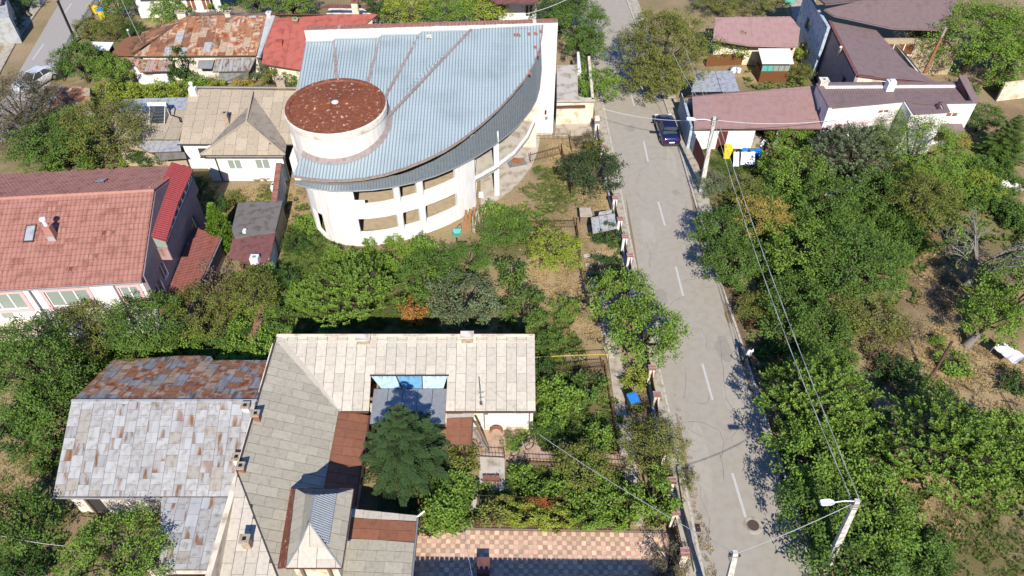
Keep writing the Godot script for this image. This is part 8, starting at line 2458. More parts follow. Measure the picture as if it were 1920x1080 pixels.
		for i in int(H * 190):
			var f := rng.randf()
			var rr := R * sin(PI * pow(0.08 + 0.92 * f, 0.75)) * (0.8 + 0.3 * lump.get_noise_2d(f * 8, i * 0.01))
			var a := rng.randf() * TAU
			var q := Vector3(cos(a) * rr, f * H, sin(a) * rr) * Vector3(rng.randf_range(0.7, 1.0), 1, rng.randf_range(0.7, 1.0))
			var tone := rng.randf_range(0.75, 1.2)
			for k in 7:
				L.leaf(q + dir3() * 0.12, (Vector3(cos(a) * 0.5, 1.0, sin(a) * 0.5) + dir3() * 0.4).normalized(), (Vector3(cos(a), 0.3, sin(a)) + dir3() * 0.5).normalized(), 0.2, 0.06, leaf_tone(tone))
	elif kind == "broad":      # big-leaved clump
		for i in 16:
			var a := rng.randf() * TAU
			var d := Vector3(cos(a), rng.randf_range(0.2, 1.1), sin(a)).normalized()
			var p := Vector3(0, H * 0.45, 0)
			for k in 4:
				L.leaf(p + d * (k * R * 0.22), (d + Vector3(0, -0.18 * k, 0)).normalized(), (Vector3.UP + dir3() * 0.25).normalized(), R * 0.45, R * (0.34 - 0.05 * k), leaf_tone(1.0))
	var r := {"crown": L.mesh(), "wood": W.mesh(), "R": R, "H": H}
	shared[key] = r
	return r

var sizes := {"round": [0.8, 1.4, 2.2, 3.2, 4.4], "fine": [0.8, 1.5, 2.4, 3.4], "thin": [1.4, 2.2], "shoots": [1.0, 1.8, 2.8, 3.8], "bare": [3.4], "spruce": [3.5], "thuja": [0.8], "broad": [1.0]}

func foliage_mat(key: String) -> StandardMaterial3D:
	if mats.has("leaf_" + key):
		return mats["leaf_" + key]
	var tones := {
		"deep": Color(0.066, 0.132, 0.03), "mid": Color(0.118, 0.205, 0.04), "bright": Color(0.185, 0.298, 0.046), "lime": Color(0.30, 0.365, 0.05), "olive": Color(0.205, 0.225, 0.052),
		"gold": Color(0.42, 0.33, 0.08), "grey": Color(0.165, 0.205, 0.105), "brown": Color(0.22, 0.17, 0.10), "spruce": Color(0.066, 0.118, 0.042), "thuja": Color(0.20, 0.34, 0.045), "orange": Color(0.44, 0.22, 0.06), "dusky": Color(0.15, 0.135, 0.09), "russet": Color(0.42, 0.15, 0.06), "shade": Color(0.062, 0.10, 0.036)}
	var c: Color = tones[key]
	var m := mat("leaf_" + key, lin(c.r, c.g, c.b), 0.62)
	m.vertex_color_use_as_albedo = true
	m.backlight_enabled = true
	m.backlight = Color(0.55, 0.62, 0.3)
	m.metallic_specular = 0.32
	return m

var count_of := {}

func plant(called: String, label: String, x: float, z: float, r: float, height: float, kind: String, tone: String, group := "", lean := 0.0) -> Node3D:
	var best: float = sizes[kind][0]
	for s in sizes[kind]:
		if absf(log(s / r)) < absf(log(best / r)):
			best = s
	count_of[kind] = count_of.get(kind, 0) + 1
	var H := best * (1.7 if best < 1.5 else 1.6)
	if kind == "spruce":
		H = 7.6
	elif kind == "thuja":
		H = 4.2
	var p := pattern(kind, best, H, 1 if kind in ["bare", "spruce", "thuja", "broad", "thin"] else int(count_of[kind] % 3))
	var cat := "tree" if called.ends_with("tree") or called in ["spruce"] else ("vine" if called.ends_with("vine") else "bush")
	var o := thing(called, label, cat, Vector3(x, -0.02, z), group, fmod(x * 7.3 + z * 3.1, TAU))
	o.rotation.z = lean
	if called in ["orchard_tree", "roadside_tree"]:
		r *= 1.14
		height *= 1.08
	o.scale = Vector3(r / p.R, height / p.H, r / p.R)
	mpart("crown" if cat == "tree" else "foliage", p.crown, foliage_mat(tone), o)
	mpart("trunk" if cat == "tree" else "stems", p.wood, mats["bark_grey" if kind == "bare" else "bark_brown"], o)
	return o

# Grass, weeds and litter: many small tufts over soft-edged patches.
func tufts(called: String, label: String, tone: Color, blades: int, tall: float, wide: float, spread: float, patches: Array) -> void:
	rng.seed = called.hash()
	var L := Leaves.new()
	for i in blades:
		var a := TAU * (i + rng.randf()) / blades
		var d := Vector3(cos(a) * spread, 1.0, sin(a) * spread).normalized()
		L.leaf(Vector3(cos(a), 0, sin(a)) * 0.03, d, (Vector3(-cos(a), 0.6, -sin(a)) + dir3() * 0.3).normalized(), tall * rng.randf_range(0.6, 1.2), wide, leaf_tone(1.0))
	var spots := []
	for p in patches:       # x, z, rx, rz, number, size
		for i in int(p[4]):
			var a := rng.randf() * TAU
			var f := sqrt(rng.randf())
			var x: float = p[0] + cos(a) * f * p[2] * 1.1
			var z: float = p[1] + sin(a) * f * p[3] * 1.1
			if noise.get_noise_2d(x * 2.0, z * 2.0) * 1.2 + 0.75 - f * 0.7 < rng.randf() * 0.55:
				continue
			spots.append([x, z, p[5]])
	var mm := MultiMesh.new()
	mm.transform_format = MultiMesh.TRANSFORM_3D
	mm.use_colors = true
	mm.mesh = L.mesh()
	mm.instance_count = spots.size()
	for i in spots.size():
		var s: float = spots[i][2] * rng.randf_range(0.55, 1.35)
		mm.set_instance_transform(i, Transform3D(Basis(Vector3.UP, rng.randf() * TAU).scaled(Vector3(s, s * rng.randf_range(0.7, 1.2), s)), Vector3(spots[i][0], 0.0, spots[i][1])))
		var k := 0.8 + 0.45 * noise.get_noise_2d(spots[i][0] * 1.7, spots[i][1] * 1.7) + rng.randf_range(-0.12, 0.12)
		mm.set_instance_color(i, Color(k * rng.randf_range(0.92, 1.15), k, k * rng.randf_range(0.85, 1.1)))
	var o := MultiMeshInstance3D.new()
	o.name = numbered(called)
	o.multimesh = mm
	var m := mat("tuft_" + called, lin(tone.r, tone.g, tone.b), 0.8)
	m.vertex_color_use_as_albedo = true
	m.backlight_enabled = true
	m.backlight = Color(0.4, 0.45, 0.25)
	o.material_override = m
	add_child(o, true)
	tag(o, label, "grass")
	stuff(o)

# Scrub that nobody could count, between and under the trees.
func scrub(called: String, label: String, tone: String, patches: Array) -> void:
	rng.seed = called.hash()
	var p := pattern("round", 0.8, 1.36, 1)
	rng.seed = called.hash()
	var at := []
	for q in patches:
		for i in int(q[4]):
			var a := rng.randf() * TAU
			var f := sqrt(rng.randf())
			at.append(Vector3(q[0] + cos(a) * f * q[2], 0, q[1] + sin(a) * f * q[3]))
	var mm := MultiMesh.new()
	mm.transform_format = MultiMesh.TRANSFORM_3D
	mm.mesh = p.crown
	mm.instance_count = at.size()
	for i in at.size():
		var s := rng.randf_range(0.6, 1.35)
		mm.set_instance_transform(i, Transform3D(Basis(Vector3.UP, rng.randf() * TAU).scaled(Vector3(s, s * rng.randf_range(0.7, 1.1), s)), at[i]))
	var o := MultiMeshInstance3D.new()
	o.name = numbered(called)
	o.multimesh = mm
	o.material_override = foliage_mat(tone)
	add_child(o, true)
	tag(o, label, "undergrowth")
	stuff(o)


func build_plants() -> void:
	# --- ground cover
	tufts("grass", "short green grass in the garden lawns", Color(0.12, 0.19, 0.035), 9, 0.17, 0.035, 0.7, [
		[-16.4, -43.0, 2.0, 6.0, 4200, 1.5], [-14.5, -40.5, 2.5, 3.0, 2400, 1.4], [-12.0, -39.5, 6.0, 5.0, 5200, 1.1], [-6.0, -36.5, 7.0, 2.2, 3000, 1.1], [3.6, -50.5, 2.8, 2.4, 1700, 0.9], [3.4, -53.5, 2.0, 1.0, 500, 0.9], [-0.5, -44.5, 3.0, 2.0, 900, 1.0],
		[2.3, -35.0, 2.2, 2.0, 1000, 1.0], [3.6, -27.5, 2.6, 3.4, 2200, 1.0], [0.8, -22.6, 2.2, 1.4, 1200, 0.9], [21.0, -55.4, 3.8, 2.3, 3600, 0.8], [27.0, -19.5, 4.0, 3.0, 1800, 1.0], [-36.0, -33.0, 3.4, 2.6, 1800, 1.0], [-30.0, -21.0, 5.0, 5.0, 1800, 1.0], [24.0, -50.0, 5, 3, 900, 1.1], [33.0, -43.5, 3.0, 2.0, 500, 1.0]])
	tufts("dry_grass", "dry straw-coloured grass over bare garden soil", Color(0.46, 0.355, 0.19), 8, 0.16, 0.03, 0.9, [
		[3.5, -43.0, 4.0, 10.0, 3600, 1.0], [4.2, -36.5, 3.2, 5.0, 1800, 1.1], [30.0, -32.0, 5.0, 4.0, 4600, 1.1], [24.4, -35.4, 2.4, 2.0, 700, 1.0], [33.0, -41.0, 5.0, 5.0, 3600, 1.0], [17.0, -28.0, 0.4, 9.0, 400, 0.8], [10.9, -24.0, 0.25, 5.0, 160, 0.7], [24.0, -22.0, 3.6, 3.4, 1500, 1.0], [28.0, -27.0, 3.6, 2.4, 900, 1.0], [36.0, -29.0, 3.0, 4.0, 1000, 1.0], [-20.5, -49.0, 4.6, 3.0, 1500, 1.2], [5.2, -55.5, 2.2, 4.0, 1000, 1.0], [1.0, -51.0, 2.0, 3.4, 400, 0.9], [-30.5, -23.0, 2.0, 2.6, 500, 1.0], [9.0, -22.0, 0.7, 5.0, 200, 0.8], [11.0, -18.5, 0.4, 2.4, 160, 0.9], [17.0, -37.0, 0.8, 3.0, 200, 0.9], [-4.0, -41.0, 9.0, 4.0, 900, 1.0], [25.0, -54.0, 2.4, 3.0, 300, 1.0], [6.5, -50.0, 2.2, 6.0, 900, 1.0]])
	tufts("weeds", "mixed low leafy weeds in the beds and under trees", Color(0.12, 0.175, 0.034), 12, 0.26, 0.10, 1.0, [
		[3.8, -27.5, 3.2, 3.8, 900, 1.1], [3.4, -22.0, 5.4, 1.7, 800, 1.1], [-4.0, -21.5, 2.6, 2.0, 420, 1.1], [1.0, -47.0, 3.2, 2.0, 500, 1.1], [-9.5, -41.0, 5.0, 3.2, 700, 1.0], [3.0, -33.5, 2.0, 2.6, 420, 1.2], [24.0, -45.0, 8.0, 9.0, 2600, 1.3], [20.0, -38.0, 3.4, 12.0, 1800, 1.2], [21.0, -24.0, 4.0, 7.0, 1400, 1.2], [34.0, -48.0, 9.0, 4.0, 1300, 1.3], [29.0, -24.0, 3.6, 3.4, 700, 1.1], [-24.0, -32.0, 9.0, 2.4, 1100, 1.2], [-17.5, -37.5, 5.0, 4.6, 1100, 1.3], [-16.6, -44.5, 1.0, 4.5, 500, 1.3], [-36.0, -57.0, 9.0, 4.0, 900, 1.3], [-29.0, -65.5, 9.0, 1.6, 800, 1.2], [-21.0, -48.5, 3.4, 1.8, 260, 1.1], [28.0, -68.0, 4.0, 4.0, 500, 1.1], [17.6, -29.0, 0.7, 10.0, 420, 0.9], [8.6, -44.0, 0.5, 6.0, 200, 0.9], [8.9, -24.0, 0.8, 6.0, 260, 1.0], [-28.0, -18.5, 5.0, 3.0, 500, 1.2]])

	scrub("undergrowth", "mid-green undergrowth filling the overgrown gardens across the street", "mid", [[22.5, -45.0, 4.5, 7.5, 60], [28.5, -47.0, 4.5, 6.0, 60], [35.0, -51.0, 6.0, 3.0, 44], [22.0, -36.5, 2.4, 5.0, 22], [20.6, -27.0, 2.2, 6.5, 26], [22.0, -18.5, 2.5, 2.5, 12], [30.0, -24.5, 3.0, 2.4, 10], [43.0, -50.5, 5.0, 4.5, 26], [42.0, -43.0, 3.0, 5.0, 14]])
	scrub("undergrowth", "lighter undergrowth in the yards left of the street", "bright", [[-24.0, -32.0, 8.0, 1.8, 26], [-17.4, -36.5, 3.0, 4.0, 16], [-30.0, -27.5, 2.4, 2.5, 8], [-9.0, -41.0, 6.0, 3.2, 18], [3.4, -27.0, 2.4, 3.4, 9], [4.0, -22.0, 3.4, 1.2, 8], [-4.4, -21.6, 1.6, 1.6, 6], [-38.0, -56.5, 6.0, 4.0, 16], [-35.0, -66.5, 7.0, 1.2, 14], [-1.0, -46.5, 2.0, 1.6, 6]])

	# --- garden behind the sheet-roofed house
	plant("plum_tree", "largest bright green tree with upright shoots below the curved white wall", -11.55, -36.56, 3.71, 4.8, "shoots", "bright")
	plant("fruit_tree", "leafy mid-green tree touching the big upright tree's right flank", -6.33, -38.88, 2.21, 3.0, "round", "mid")
	plant("fruit_tree", "bright green tree at the lower left side of the big upright tree", -14.42, -36.72, 1.62, 3.0, "shoots", "bright")
	plant("fig_bush", "rounded dark leafy bush below the leaning planks at the white house's corner", -0.64, -45, 2.15, 1.7, "round", "mid")
	plant("bush", "green bush between the curved wall and the grey-green garden tree", -3.29, -41.3, 1.81, 1.7, "round", "mid")
	plant("hazel_bush", "wide yellow-green bush beside the rusty picket corner of the garden", 3.31, -42.18, 2.07, 2.2, "round", "lime")
	plant("fruit_tree", "grey-green tree behind the long pale sheet roof's middle", -3.34, -35.92, 2.5, 3.4, "round", "grey")
	plant("young_tree", "slim dark young tree in the middle of the dry garden", 0.08, -39.55, 1.04, 2.5, "round", "mid")
	plant("young_tree", "spindly green young tree near the shaded corner of the pale roof", 0.95, -35.96, 1.53, 2.7, "round", "mid")
	plant("orange_bush", "small bush with orange autumn leaves behind the pale sheet roof", -7.18, -36.49, 0.93, 1.4, "fine", "orange")
	plant("bush", "low yellowish bush on dry grass below the hazel bush", 3.98, -36.74, 1.09, 1.1, "round", "bright")
	plant("bush", "dense bush beside the pale roof's upper right corner", 2.76, -33.47, 1.12, 1.4, "round", "mid")
	plant("bush", "dark shrub hugging the pale roof's right edge by the yellow pipe", 2.16, -31.05, 0.65, 1.6, "round", "deep")
	plant("hedge_bush", "dark overgrown bush at the foot of the blue-grey wall, upper one", -17.28, -43.74, 1.1, 1.2, "round", "deep")
	plant("hedge_bush", "dark overgrown bush at the foot of the blue-grey wall, lower one", -17.08, -39.39, 1.29, 1.6, "round", "deep")
	plant("climber_bush", "bright leafy climber patch left of the ruined tower opening", -16.85, -46.21, 0.96, 0.9, "round", "bright")
	plant("bush", "low green bush under the curved wall's middle windows", -5.84, -42.21, 1.42, 1.2, "round", "mid")

	# --- street side, left
	plant("street_tree", "dark glossy tree leaning over the pavement above the grey tin shelter", 6.88, -50.88, 2.53, 3.6, "round", "shade")
	plant("street_bush", "greyish thin shrub by the pavement above the dark glossy tree", 7.07, -56.83, 1.37, 1.9, "thin", "dusky")
	plant("street_bush", "small olive bush between the greyish shrub and dark glossy tree", 7.58, -55.3, 1.15, 1.9, "round", "olive")
	plant("street_bush", "dark shrub growing over the grey tin shelter", 7.58, -44.36, 1.11, 1.8, "round", "deep")
	plant("street_bush", "dark shrub in the bed below the tin shelter", 7.18, -40.92, 1.23, 1.4, "round", "deep")
	plant("street_tree", "broad bright-leaved tree overhanging the roadway, upper half of the pair", 7.7, -35.72, 2.33, 4.4, "round", "bright")
	plant("street_tree", "broad bright-leaved tree overhanging the roadway, lower half of the pair", 9.06, -32.44, 2.52, 4.4, "round", "bright")
	plant("flower_bush", "bush with yellow flowers beside the blue-lidded bin", 8.44, -30.22, 0.93, 1.3, "fine", "lime")
	plant("street_tree", "olive-toned tree by the pavement below the blue-lidded bin", 8.39, -24.09, 1.99, 3.6, "fine", "olive")
	plant("street_tree", "green climbing tree spilling onto the road beside the drain grate", 8.18, -21.32, 1.48, 3.0, "round", "bright")
	plant("street_bush", "twiggy reddish shrub at the forecourt's outer corner", 8.76, -17.67, 1.18, 1.8, "thin", "dusky")
	plant("street_bush", "sparse weedy shrub on the kerb by the drain grate", 10.61, -22.8, 0.64, 1.0, "thin", "olive")

	# --- front gardens
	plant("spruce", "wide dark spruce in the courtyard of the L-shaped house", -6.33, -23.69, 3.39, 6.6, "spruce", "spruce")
	plant("fruit_tree", "spreading olive-green tree in the lower front garden", 4.18, -22.87, 1.71, 2.8, "fine", "olive")
	plant("bush", "bright bush in the middle of the weedy front garden bed", 2.78, -28.57, 0.84, 1.7, "round", "bright")
	plant("bush", "dark bush at the left edge of the weedy front garden", 2.38, -26.72, 1.16, 1.2, "round", "deep")
	plant("bush", "tall green bush in the upper right of the front garden bed", 5.23, -29.5, 0.99, 1.6, "round", "mid")
	plant("bush", "leafy green plant on the paving before the white wall", 0, -25.42, 0.6, 1.1, "fine", "bright")
	plant("bush", "bright shrub beside the small concrete slab", 0.48, -23.1, 0.71, 1.2, "round", "bright")
	plant("bush", "shrub between the spruce and the concrete slab, upper", -2.9, -24.34, 0.86, 1.1, "round", "olive")
	plant("bush", "leafy shrub at the spruce's lower right, lower", -3.88, -22.21, 1.08, 1.2, "round", "mid")
	plant("bush", "yellowing shrub at the corner of the forecourt fence", -4.51, -20.73, 0.81, 1.0, "fine", "gold")
	for v in [[-1.08, -20.45, 0.92, "olive-green vine at the forecourt fence beside the narrow path", "olive"], [0.77, -20.3, 1.04, "vine with fading leaves on the forecourt trellis, second from the path", "lime"], [2.6, -20.21, 1.04, "yellowing vine in the middle of the forecourt trellis", "lime"], [4.43, -20.14, 1.04, "green vine on the forecourt trellis, third beyond the red leaves", "bright"], [5.97, -20.21, 0.92, "vine at the forecourt trellis end by the red gateposts", "bright"]]:
		var o := plant("grape_vine", v[3], v[0], v[1], v[2] * 1.15, 1.7, "round", v[4], "vines along the forecourt fence")
		o.scale.z *= 0.55
		o.rotation.y = 0.0
	flat_vine(plant("red_vine", "strip of orange-red creeper along the trellis wire", 1.38, -20.97, 0.92, 1.7, "fine", "russet"), 0.25)
	flat_vine(plant("yellow_vine", "bright yellow-green creeper at the trellis end above the path", -0.37, -21.09, 0.74, 1.6, "fine", "lime"), 0.3)

	# --- left: yard between the tiled house and the shed
	plant("walnut_tree", "tall dark tree left of the metal shed, the leftmost big crown", -30.3, -29.04, 3.1, 6.2, "round", "mid")
	plant("garden_tree", "dark tree at the shed's upper left corner beside the leftmost big crown", -28.36, -27.04, 2.34, 4.2, "round", "mid")
	plant("garden_tree", "olive tree in front of the tiled house's balcony", -28.75, -32.91, 2.39, 4.4, "fine", "olive")
	plant("garden_tree", "broad green tree below the tiled house's middle windows", -24.76, -33.07, 2.67, 4.8, "round", "mid")
	plant("garden_tree", "tree with dull leaves under the tiled house's corner window", -21.9, -34.64, 2, 4.0, "fine", "olive")
	plant("garden_tree", "thin-leaved tree covering the wine-red shed roof's lower edge", -18.61, -36.37, 1.98, 4.0, "fine", "olive")
	plant("garden_tree", "tree at the end of the lean-to with red tiles", -21.27, -37.47, 1.7, 4.0, "thin", "brown")
	plant("bush", "dark bush in the narrow yard right of the brick path", -16.78, -35.69, 1.38, 1.8, "round", "mid")
	plant("bush", "bright creeper heap behind the metal shed's back roof", -20.58, -32.99, 1.48, 1.4, "round", "mid")
	plant("bush", "dark bush in the gap behind the metal shed's right end", -18.48, -33.47, 1.12, 1.4, "round", "deep")
	plant("bush", "grassy bush below the balcony", -34.89, -33.64, 1.13, 1.0, "round", "bright")
	plant("bush", "dark low bush beside the leftmost walnut crown's foot", -31.25, -26.25, 1.68, 2.0, "round", "deep")
	plant("bush", "green bush filling the gap at the shed's left wall", -28.71, -24.46, 1.31, 1.6, "round", "mid")
	plant("garden_tree", "dark tree beside the loose wire in front of the shed", -27.13, -19.06, 1.94, 4.0, "round", "mid")
	plant("garden_tree", "broad tree before the shed door, shading its low roof", -21.29, -17.13, 2.86, 3.6, "round", "bright")
	plant("bush", "dark bush at the frame corner below the loose wire", -26.85, -17.12, 1.28, 1.6, "round", "deep")
	plant("thuja_tree", "slim bright green thuja beside the tar roof", -22.77, -43.55, 1.04, 4.6, "thuja", "thuja")
	plant("bush", "dark shrub in the shady yard behind the mauve gable", -26.89, -50.59, 1.37, 1.6, "round", "deep")
	plant("bush", "shady shrub below the hip-roofed house's corner", -24.99, -48.23, 1.16, 1.4, "round", "deep")
	plant("bush", "tan-green weedy bush on the yard rubble", -23.61, -49.5, 0.91, 0.9, "fine", "olive")
	plant("bush", "weedy bush by the cement mixer", -20.89, -50.51, 0.92, 0.8, "fine", "olive")

	# --- far left
	plant("plum_tree", "dusky thin-leaved tree hiding the white car", -44.04, -57.61, 3.54, 6.8, "fine", "dusky")
	plant("plum_tree", "second dusky thin-leaved tree above the tiled roof's far edge", -42.25, -54.9, 2.82, 5.2, "thin", "dusky")
	plant("garden_tree", "big olive tree right above the tiled roof, highest crown", -35.9, -55.3, 3.94, 5.6, "fine", "olive")
	plant("garden_tree", "big olive-green tree above the tiled roof, nearer the dusky trees", -39.8, -54.11, 3.63, 5.0, "round", "mid")
	plant("bush", "dark bush between the big olive tree and hip-roofed house", -32.63, -55.06, 1.91, 2.0, "round", "deep")
	plant("garden_tree", "round bright tree beside the side street and the white hut", -43.75, -68.79, 2.16, 4.4, "round", "mid")
	plant("garden_tree", "yellow-green tree right of the round bright tree", -39.97, -67.2, 1.92, 3.6, "round", "bright")
	plant("bush", "spiky dark shrub beside the parked white car", -47.02, -69.8, 0.88, 1.9, "fine", "deep")
	plant("bush", "olive bush by the side street's utility pole", -46.71, -77.8, 1.65, 2.4, "fine", "olive")
	plant("bush", "olive bush next to the white pipe", -44.24, -77.8, 2.01, 2.4, "fine", "olive")
	plant("bush", "dark bush right of the white pipe", -41.96, -77.82, 1.42, 2.0, "fine", "deep")
	plant("garden_tree", "tree behind the yellow bin by the side street", -44.98, -82.2, 1.95, 3.2, "round", "mid")
	plant("garden_tree", "tree in front of the blue-roofed white house", -38.36, -79.98, 2.27, 3.6, "round", "bright")
	plant("bush", "light shrub before the white house's shutters", -34.31, -83.01, 1.36, 1.5, "round", "bright")
	plant("grey_tree", "grey withered tree over the pinkish outhouse roof", -37.72, -71.66, 1.89, 3.4, "thin", "dusky")
	plant("garden_tree", "dark round tree right of the pinkish outhouse", -33.59, -69.07, 1.74, 3.6, "round", "deep")
	for v in [[-40.24, -64.53, 1.46, "vine pergola end nearest the rusty scale shed"], [-37.56, -64.33, 1.57, "vine pergola stretch behind the zinc strip, next to its end"], [-34.95, -64.33, 1.57, "vine pergola stretch right above the solar heater"], [-32.67, -64.53, 1.46, "vine pergola end at the white steel chimney"]]:
		plant("pergola_vine", v[3], v[0], v[1], v[2] * 1.1, 2.2, "round", "lime", "vines on the pergola")
	plant("bush", "low yellow-green bush behind the hip roof", -30.34, -67.37, 1.3, 1.0, "round", "lime")
	plant("bush", "straw-coloured bush by the zinc shed front", -27.69, -67.57, 1.09, 1.0, "fine", "gold")
	plant("bush", "grey-green bush below the red tin roof", -26.47, -69.27, 1.32, 1.8, "fine", "grey")
	plant("bush", "green bush under the red tin roof's right corner", -24.14, -67.92, 1.63, 1.8, "round", "olive")
	plant("bush", "green bush between red tin roof and blue fan roof", -22.25, -68.75, 1.31, 1.9, "round", "mid")
	plant("bush", "dark bush at the street corner house", -56.56, -79.26, 1.32, 1.8, "round", "deep")
	plant("bush", "leafy bush along the far pavement", -57.5, -85.3, 1.76, 1.8, "round", "mid")
	for v in [[-29.3, -82.58, 2.2, "dark tree behind the red tin roof, left one", "mid"], [-24.99, -81.79, 2.79, "light green tree behind the red tin roof, middle one", "bright"], [-15.32, -80.85, 1.8, "dark tree beside the dark red tiled roof", "deep"], [-11.55, -79.51, 2.96, "yellow-green tree behind the rear wall, left end of its row", "lime"], [-6.79, -79.26, 2.95, "yellow-green tree behind the rear wall, middle of its row", "bright"], [-2.84, -79.16, 2.6, "yellow-green tree behind the rear wall, right end of its row", "lime"]]:
		plant("garden_tree", v[3], v[0], v[1], v[2], 4.4, "round", v[4])
	plant("street_tree", "dark tree beyond the rear wall's right corner", 6.9, -76.26, 3.45, 5.0, "round", "mid")
	plant("street_tree", "dark tree behind the garage, beside the far street", 5.31, -79.35, 2.95, 5.0, "round", "deep")
	plant("street_tree", "tree between the garage roof and the far street", 7.77, -71.63, 2.22, 4.0, "round", "mid")
	plant("street_tree", "low bright spreading tree over the flat garage roof", 8.13, -65.73, 2.53, 3.0, "round", "bright")

	# --- across the street, top
	plant("street_tree", "huge olive-gold street tree hiding the far roadway", 14.97, -67.64, 4.52, 7.6, "round", "olive")
	plant("street_tree", "lower outer part of the olive-gold street tree above the parked car", 13.97, -65.18, 3.13, 4.4, "round", "olive")
	plant("garden_tree", "green tree between the olive-gold tree and the pink tin roof", 23.34, -73.69, 2.27, 3.6, "round", "bright")
	plant("cypress_tree", "narrow dark green tree left of the orange boarded hut", 27.36, -73.92, 1.14, 3.8, "shoots", "mid")
	plant("hedge", "tall olive hedge at the top edge beyond the pink roof, left half", 24.17, -83.84, 2.73, 2.6, "fine", "olive")
	plant("hedge", "tall olive hedge at the top edge beyond the pink roof, right half", 29.13, -83.84, 2.73, 2.6, "fine", "olive")
	plant("bush", "yellow-green bush beside the mauve wall", 31.63, -72.76, 1.53, 2.4, "round", "lime")
	plant("bush", "olive bush between the orange hut and the mauve wall", 29.52, -68.75, 1.48, 1.8, "fine", "olive")
	plant("banana_plant", "banana plant with big bright leaves at the parapet house corner", 32.12, -67.21, 0.92, 1.9, "broad", "bright")
	plant("bush", "small yellow bush under the orange-curtained windows", 41.43, -72.77, 0.96, 1.4, "round", "gold")
	plant("walnut_tree", "biggest crown of bright walnut foliage over the brown roof", 46.75, -70.15, 5.71, 7.2, "round", "bright")
	plant("walnut_tree", "walnut crown at the far right edge beside the biggest crown", 51.21, -69.59, 4.3, 6.4, "round", "bright")
	plant("walnut_tree", "walnut branch crown nearest the orange-curtained windows", 43.04, -71.99, 1.99, 5.0, "round", "bright")
	plant("bush", "walnut seedling bush by the pale courtyard wall", 49.82, -67.71, 1.62, 1.8, "round", "bright")
	plant("bush", "hedge shrub behind the parapet house's raised corner", 45.2, -65.38, 0.95, 1.8, "round", "mid")

	# --- overgrown gardens across the street
	plant("grape_vine", "vine arbour over the scrap heap by the brown-roofed outbuilding", 25.43, -57.62, 2.35, 2.4, "round", "bright")
	plant("roadside_bush", "grey-green shrub at the foot of the lamp pole by brown gate", 17.18, -50.83, 1.56, 1.8, "fine", "grey")
	plant("roadside_bush", "brownish-green shrub just right of the lamp pole's foot", 19.95, -50.32, 1.64, 1.8, "fine", "olive")
	plant("roadside_tree", "dark green tree along the kerb below the lamp pole", 16.53, -43.58, 2.01, 3.2, "round", "mid")
	plant("roadside_tree", "golden-leaved tree under the power cables", 19.73, -44.94, 2.04, 3.4, "fine", "gold")
	plant("roadside_tree", "green tree at the kerb below the golden-leaved tree", 16.18, -39.72, 1.92, 3.2, "round", "mid")
	plant("roadside_bush", "olive bush with reddish litter beneath at the kerb", 17.77, -36.31, 1.47, 1.8, "fine", "olive")
	plant("orchard_tree", "silvery-green upright tree below the white parapet house", 28.84, -52.55, 3.57, 5.0, "shoots", "grey")
	plant("orchard_tree", "feathery bright tree below the parapet house's bay", 34.62, -52.71, 3.39, 5.0, "fine", "bright")
	plant("orchard_tree", "mid-green tree left of the silvery-green upright tree", 24.02, -50.78, 2.36, 3.4, "round", "bright")
	plant("orchard_tree", "dark-leaved tree between silvery tree and golden-leaved tree", 25.49, -47.25, 2.18, 3.4, "round", "mid")
	plant("orchard_tree", "green tree beside the white painted stones", 29.97, -48.28, 2.03, 3.4, "round", "mid")
	plant("orchard_tree", "yellowing tree with bare brown trunk above the dark clearing", 33.08, -46.29, 2.39, 4.4, "fine", "olive")
	plant("orchard_tree", "wide green orchard tree in the middle of the thicket", 25.05, -38.91, 3.21, 4.4, "round", "mid")
	plant("orchard_tree", "light green orchard tree left of the widest thicket crown", 21.81, -41.04, 2.5, 3.8, "round", "bright")
	plant("orchard_tree", "green orchard tree on the lower edge of the thicket by bare soil", 24.67, -34.74, 2.24, 3.4, "fine", "olive")
	plant("orchard_tree", "small green orchard tree between cables and bare soil patch", 20.25, -36.2, 2.06, 3.0, "round", "mid")
	plant("spruce", "bluish spruce-like tree near the pale wall at right edge", 44.37, -55.84, 2.5, 4.4, "spruce", "mid")
	plant("bush", "yellow-leaved bush below the parapet house's right end", 40.97, -56.83, 1.07, 1.8, "round", "gold")
	plant("bush", "light climber bush over the white rubble wall", 40.15, -50.46, 1.82, 1.8, "fine", "lime")
	plant("bush", "green bush left of the white rubble wall", 37.92, -50.7, 1.55, 2.0, "round", "bright")
	plant("bush", "shrub under the small balcony of the parapet house", 44.2, -60.09, 2.01, 2.4, "round", "mid")
	plant("dead_tree", "half-dead tree with pale bare branches above the clearing", 34.85, -39.77, 3.92, 6.0, "bare", "bright")
	plant("orchard_tree", "green crown mixed into the half-dead tree's lower branches", 35.42, -36.16, 2.35, 4.2, "round", "bright")
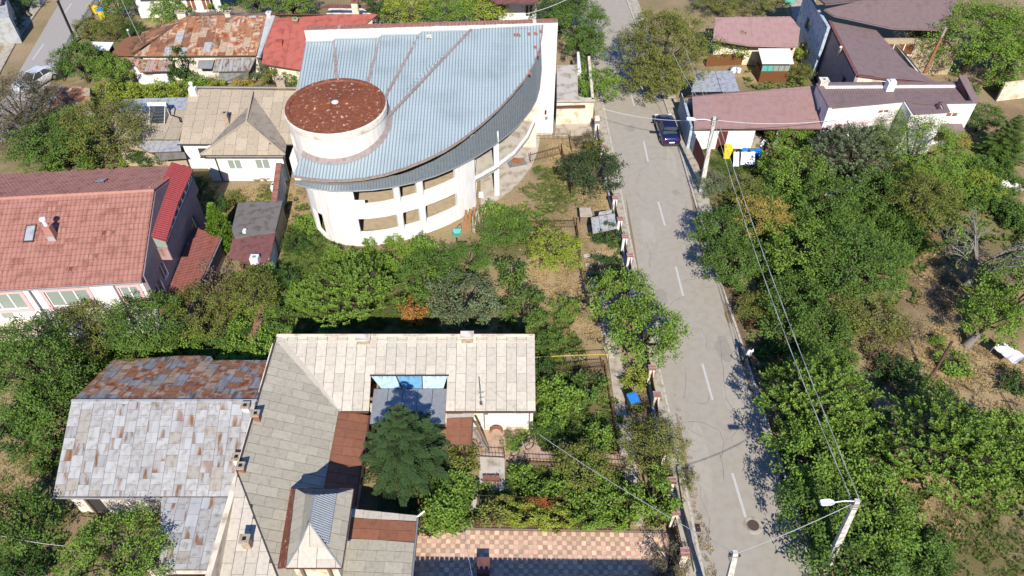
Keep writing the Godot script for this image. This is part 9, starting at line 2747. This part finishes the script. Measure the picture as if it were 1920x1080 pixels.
	plant("orchard_tree", "green crown behind the half-dead tree's trunk", 33.35, -34.49, 1.79, 3.4, "round", "bright")
	plant("orchard_tree", "upright bright tree at the kerb opposite the forecourt, tallest there", 18.9, -27.22, 3.45, 5.2, "shoots", "bright")
	plant("orchard_tree", "small green tree beside the walking person", 18.98, -33.44, 1.55, 3.2, "round", "mid")
	plant("orchard_tree", "leafy green tree left of the bare soil patch", 21, -33.44, 2.06, 3.0, "round", "mid")
	plant("orchard_tree", "yellow-green tree at the kerb below the tallest upright tree", 18.06, -23.07, 2.32, 4.2, "round", "bright")
	plant("orchard_tree", "tree wrapped round the foot of the near lamp pole", 19.48, -19.96, 2.52, 3.8, "round", "bright")
	plant("orchard_tree", "kerbside tree left of the near lamp pole", 16.87, -20.06, 1.81, 3.4, "round", "mid")
	plant("orchard_tree", "tree at the bottom edge below the near lamp pole", 18.4, -17.28, 2.59, 3.4, "round", "mid")
	plant("orchard_tree", "broad bright tree right of the power cables above dry ground", 25.77, -23.9, 3.73, 4.8, "shoots", "bright")
	plant("orchard_tree", "right-hand lobe of bright trees above the dry ground", 28.66, -23.24, 2.52, 4.2, "round", "bright")
	plant("bush", "dark reddish shrub left of the leaning rusty post", 25.84, -32.2, 1.47, 1.7, "thin", "brown")
	plant("bush", "dark green shrub at the foot of the leaning rusty post", 26.21, -30.3, 1.64, 1.8, "round", "deep")
	plant("bush", "small fresh green bush on dry grass above the rusty post", 30.04, -33.81, 0.49, 0.7, "round", "bright")
	plant("bush", "light green shrub right of the leaning rusty post", 30.36, -31.74, 1.02, 1.0, "round", "bright")
	plant("bush", "dull shrub heap between thicket and pale stump", 27.89, -34.21, 1.28, 1.4, "fine", "brown")
	plant("bush", "shrub beside the white tarpaulin", 33.64, -29.87, 0.85, 1.2, "round", "deep")
	plant("bush", "leafy shrub by the bottom edge right of the dry ground", 22.88, -17.42, 1.35, 1.7, "round", "mid")

func flat_vine(o: Node3D, k: float) -> void:
	o.rotation.y = 0.0
	o.scale.z *= k
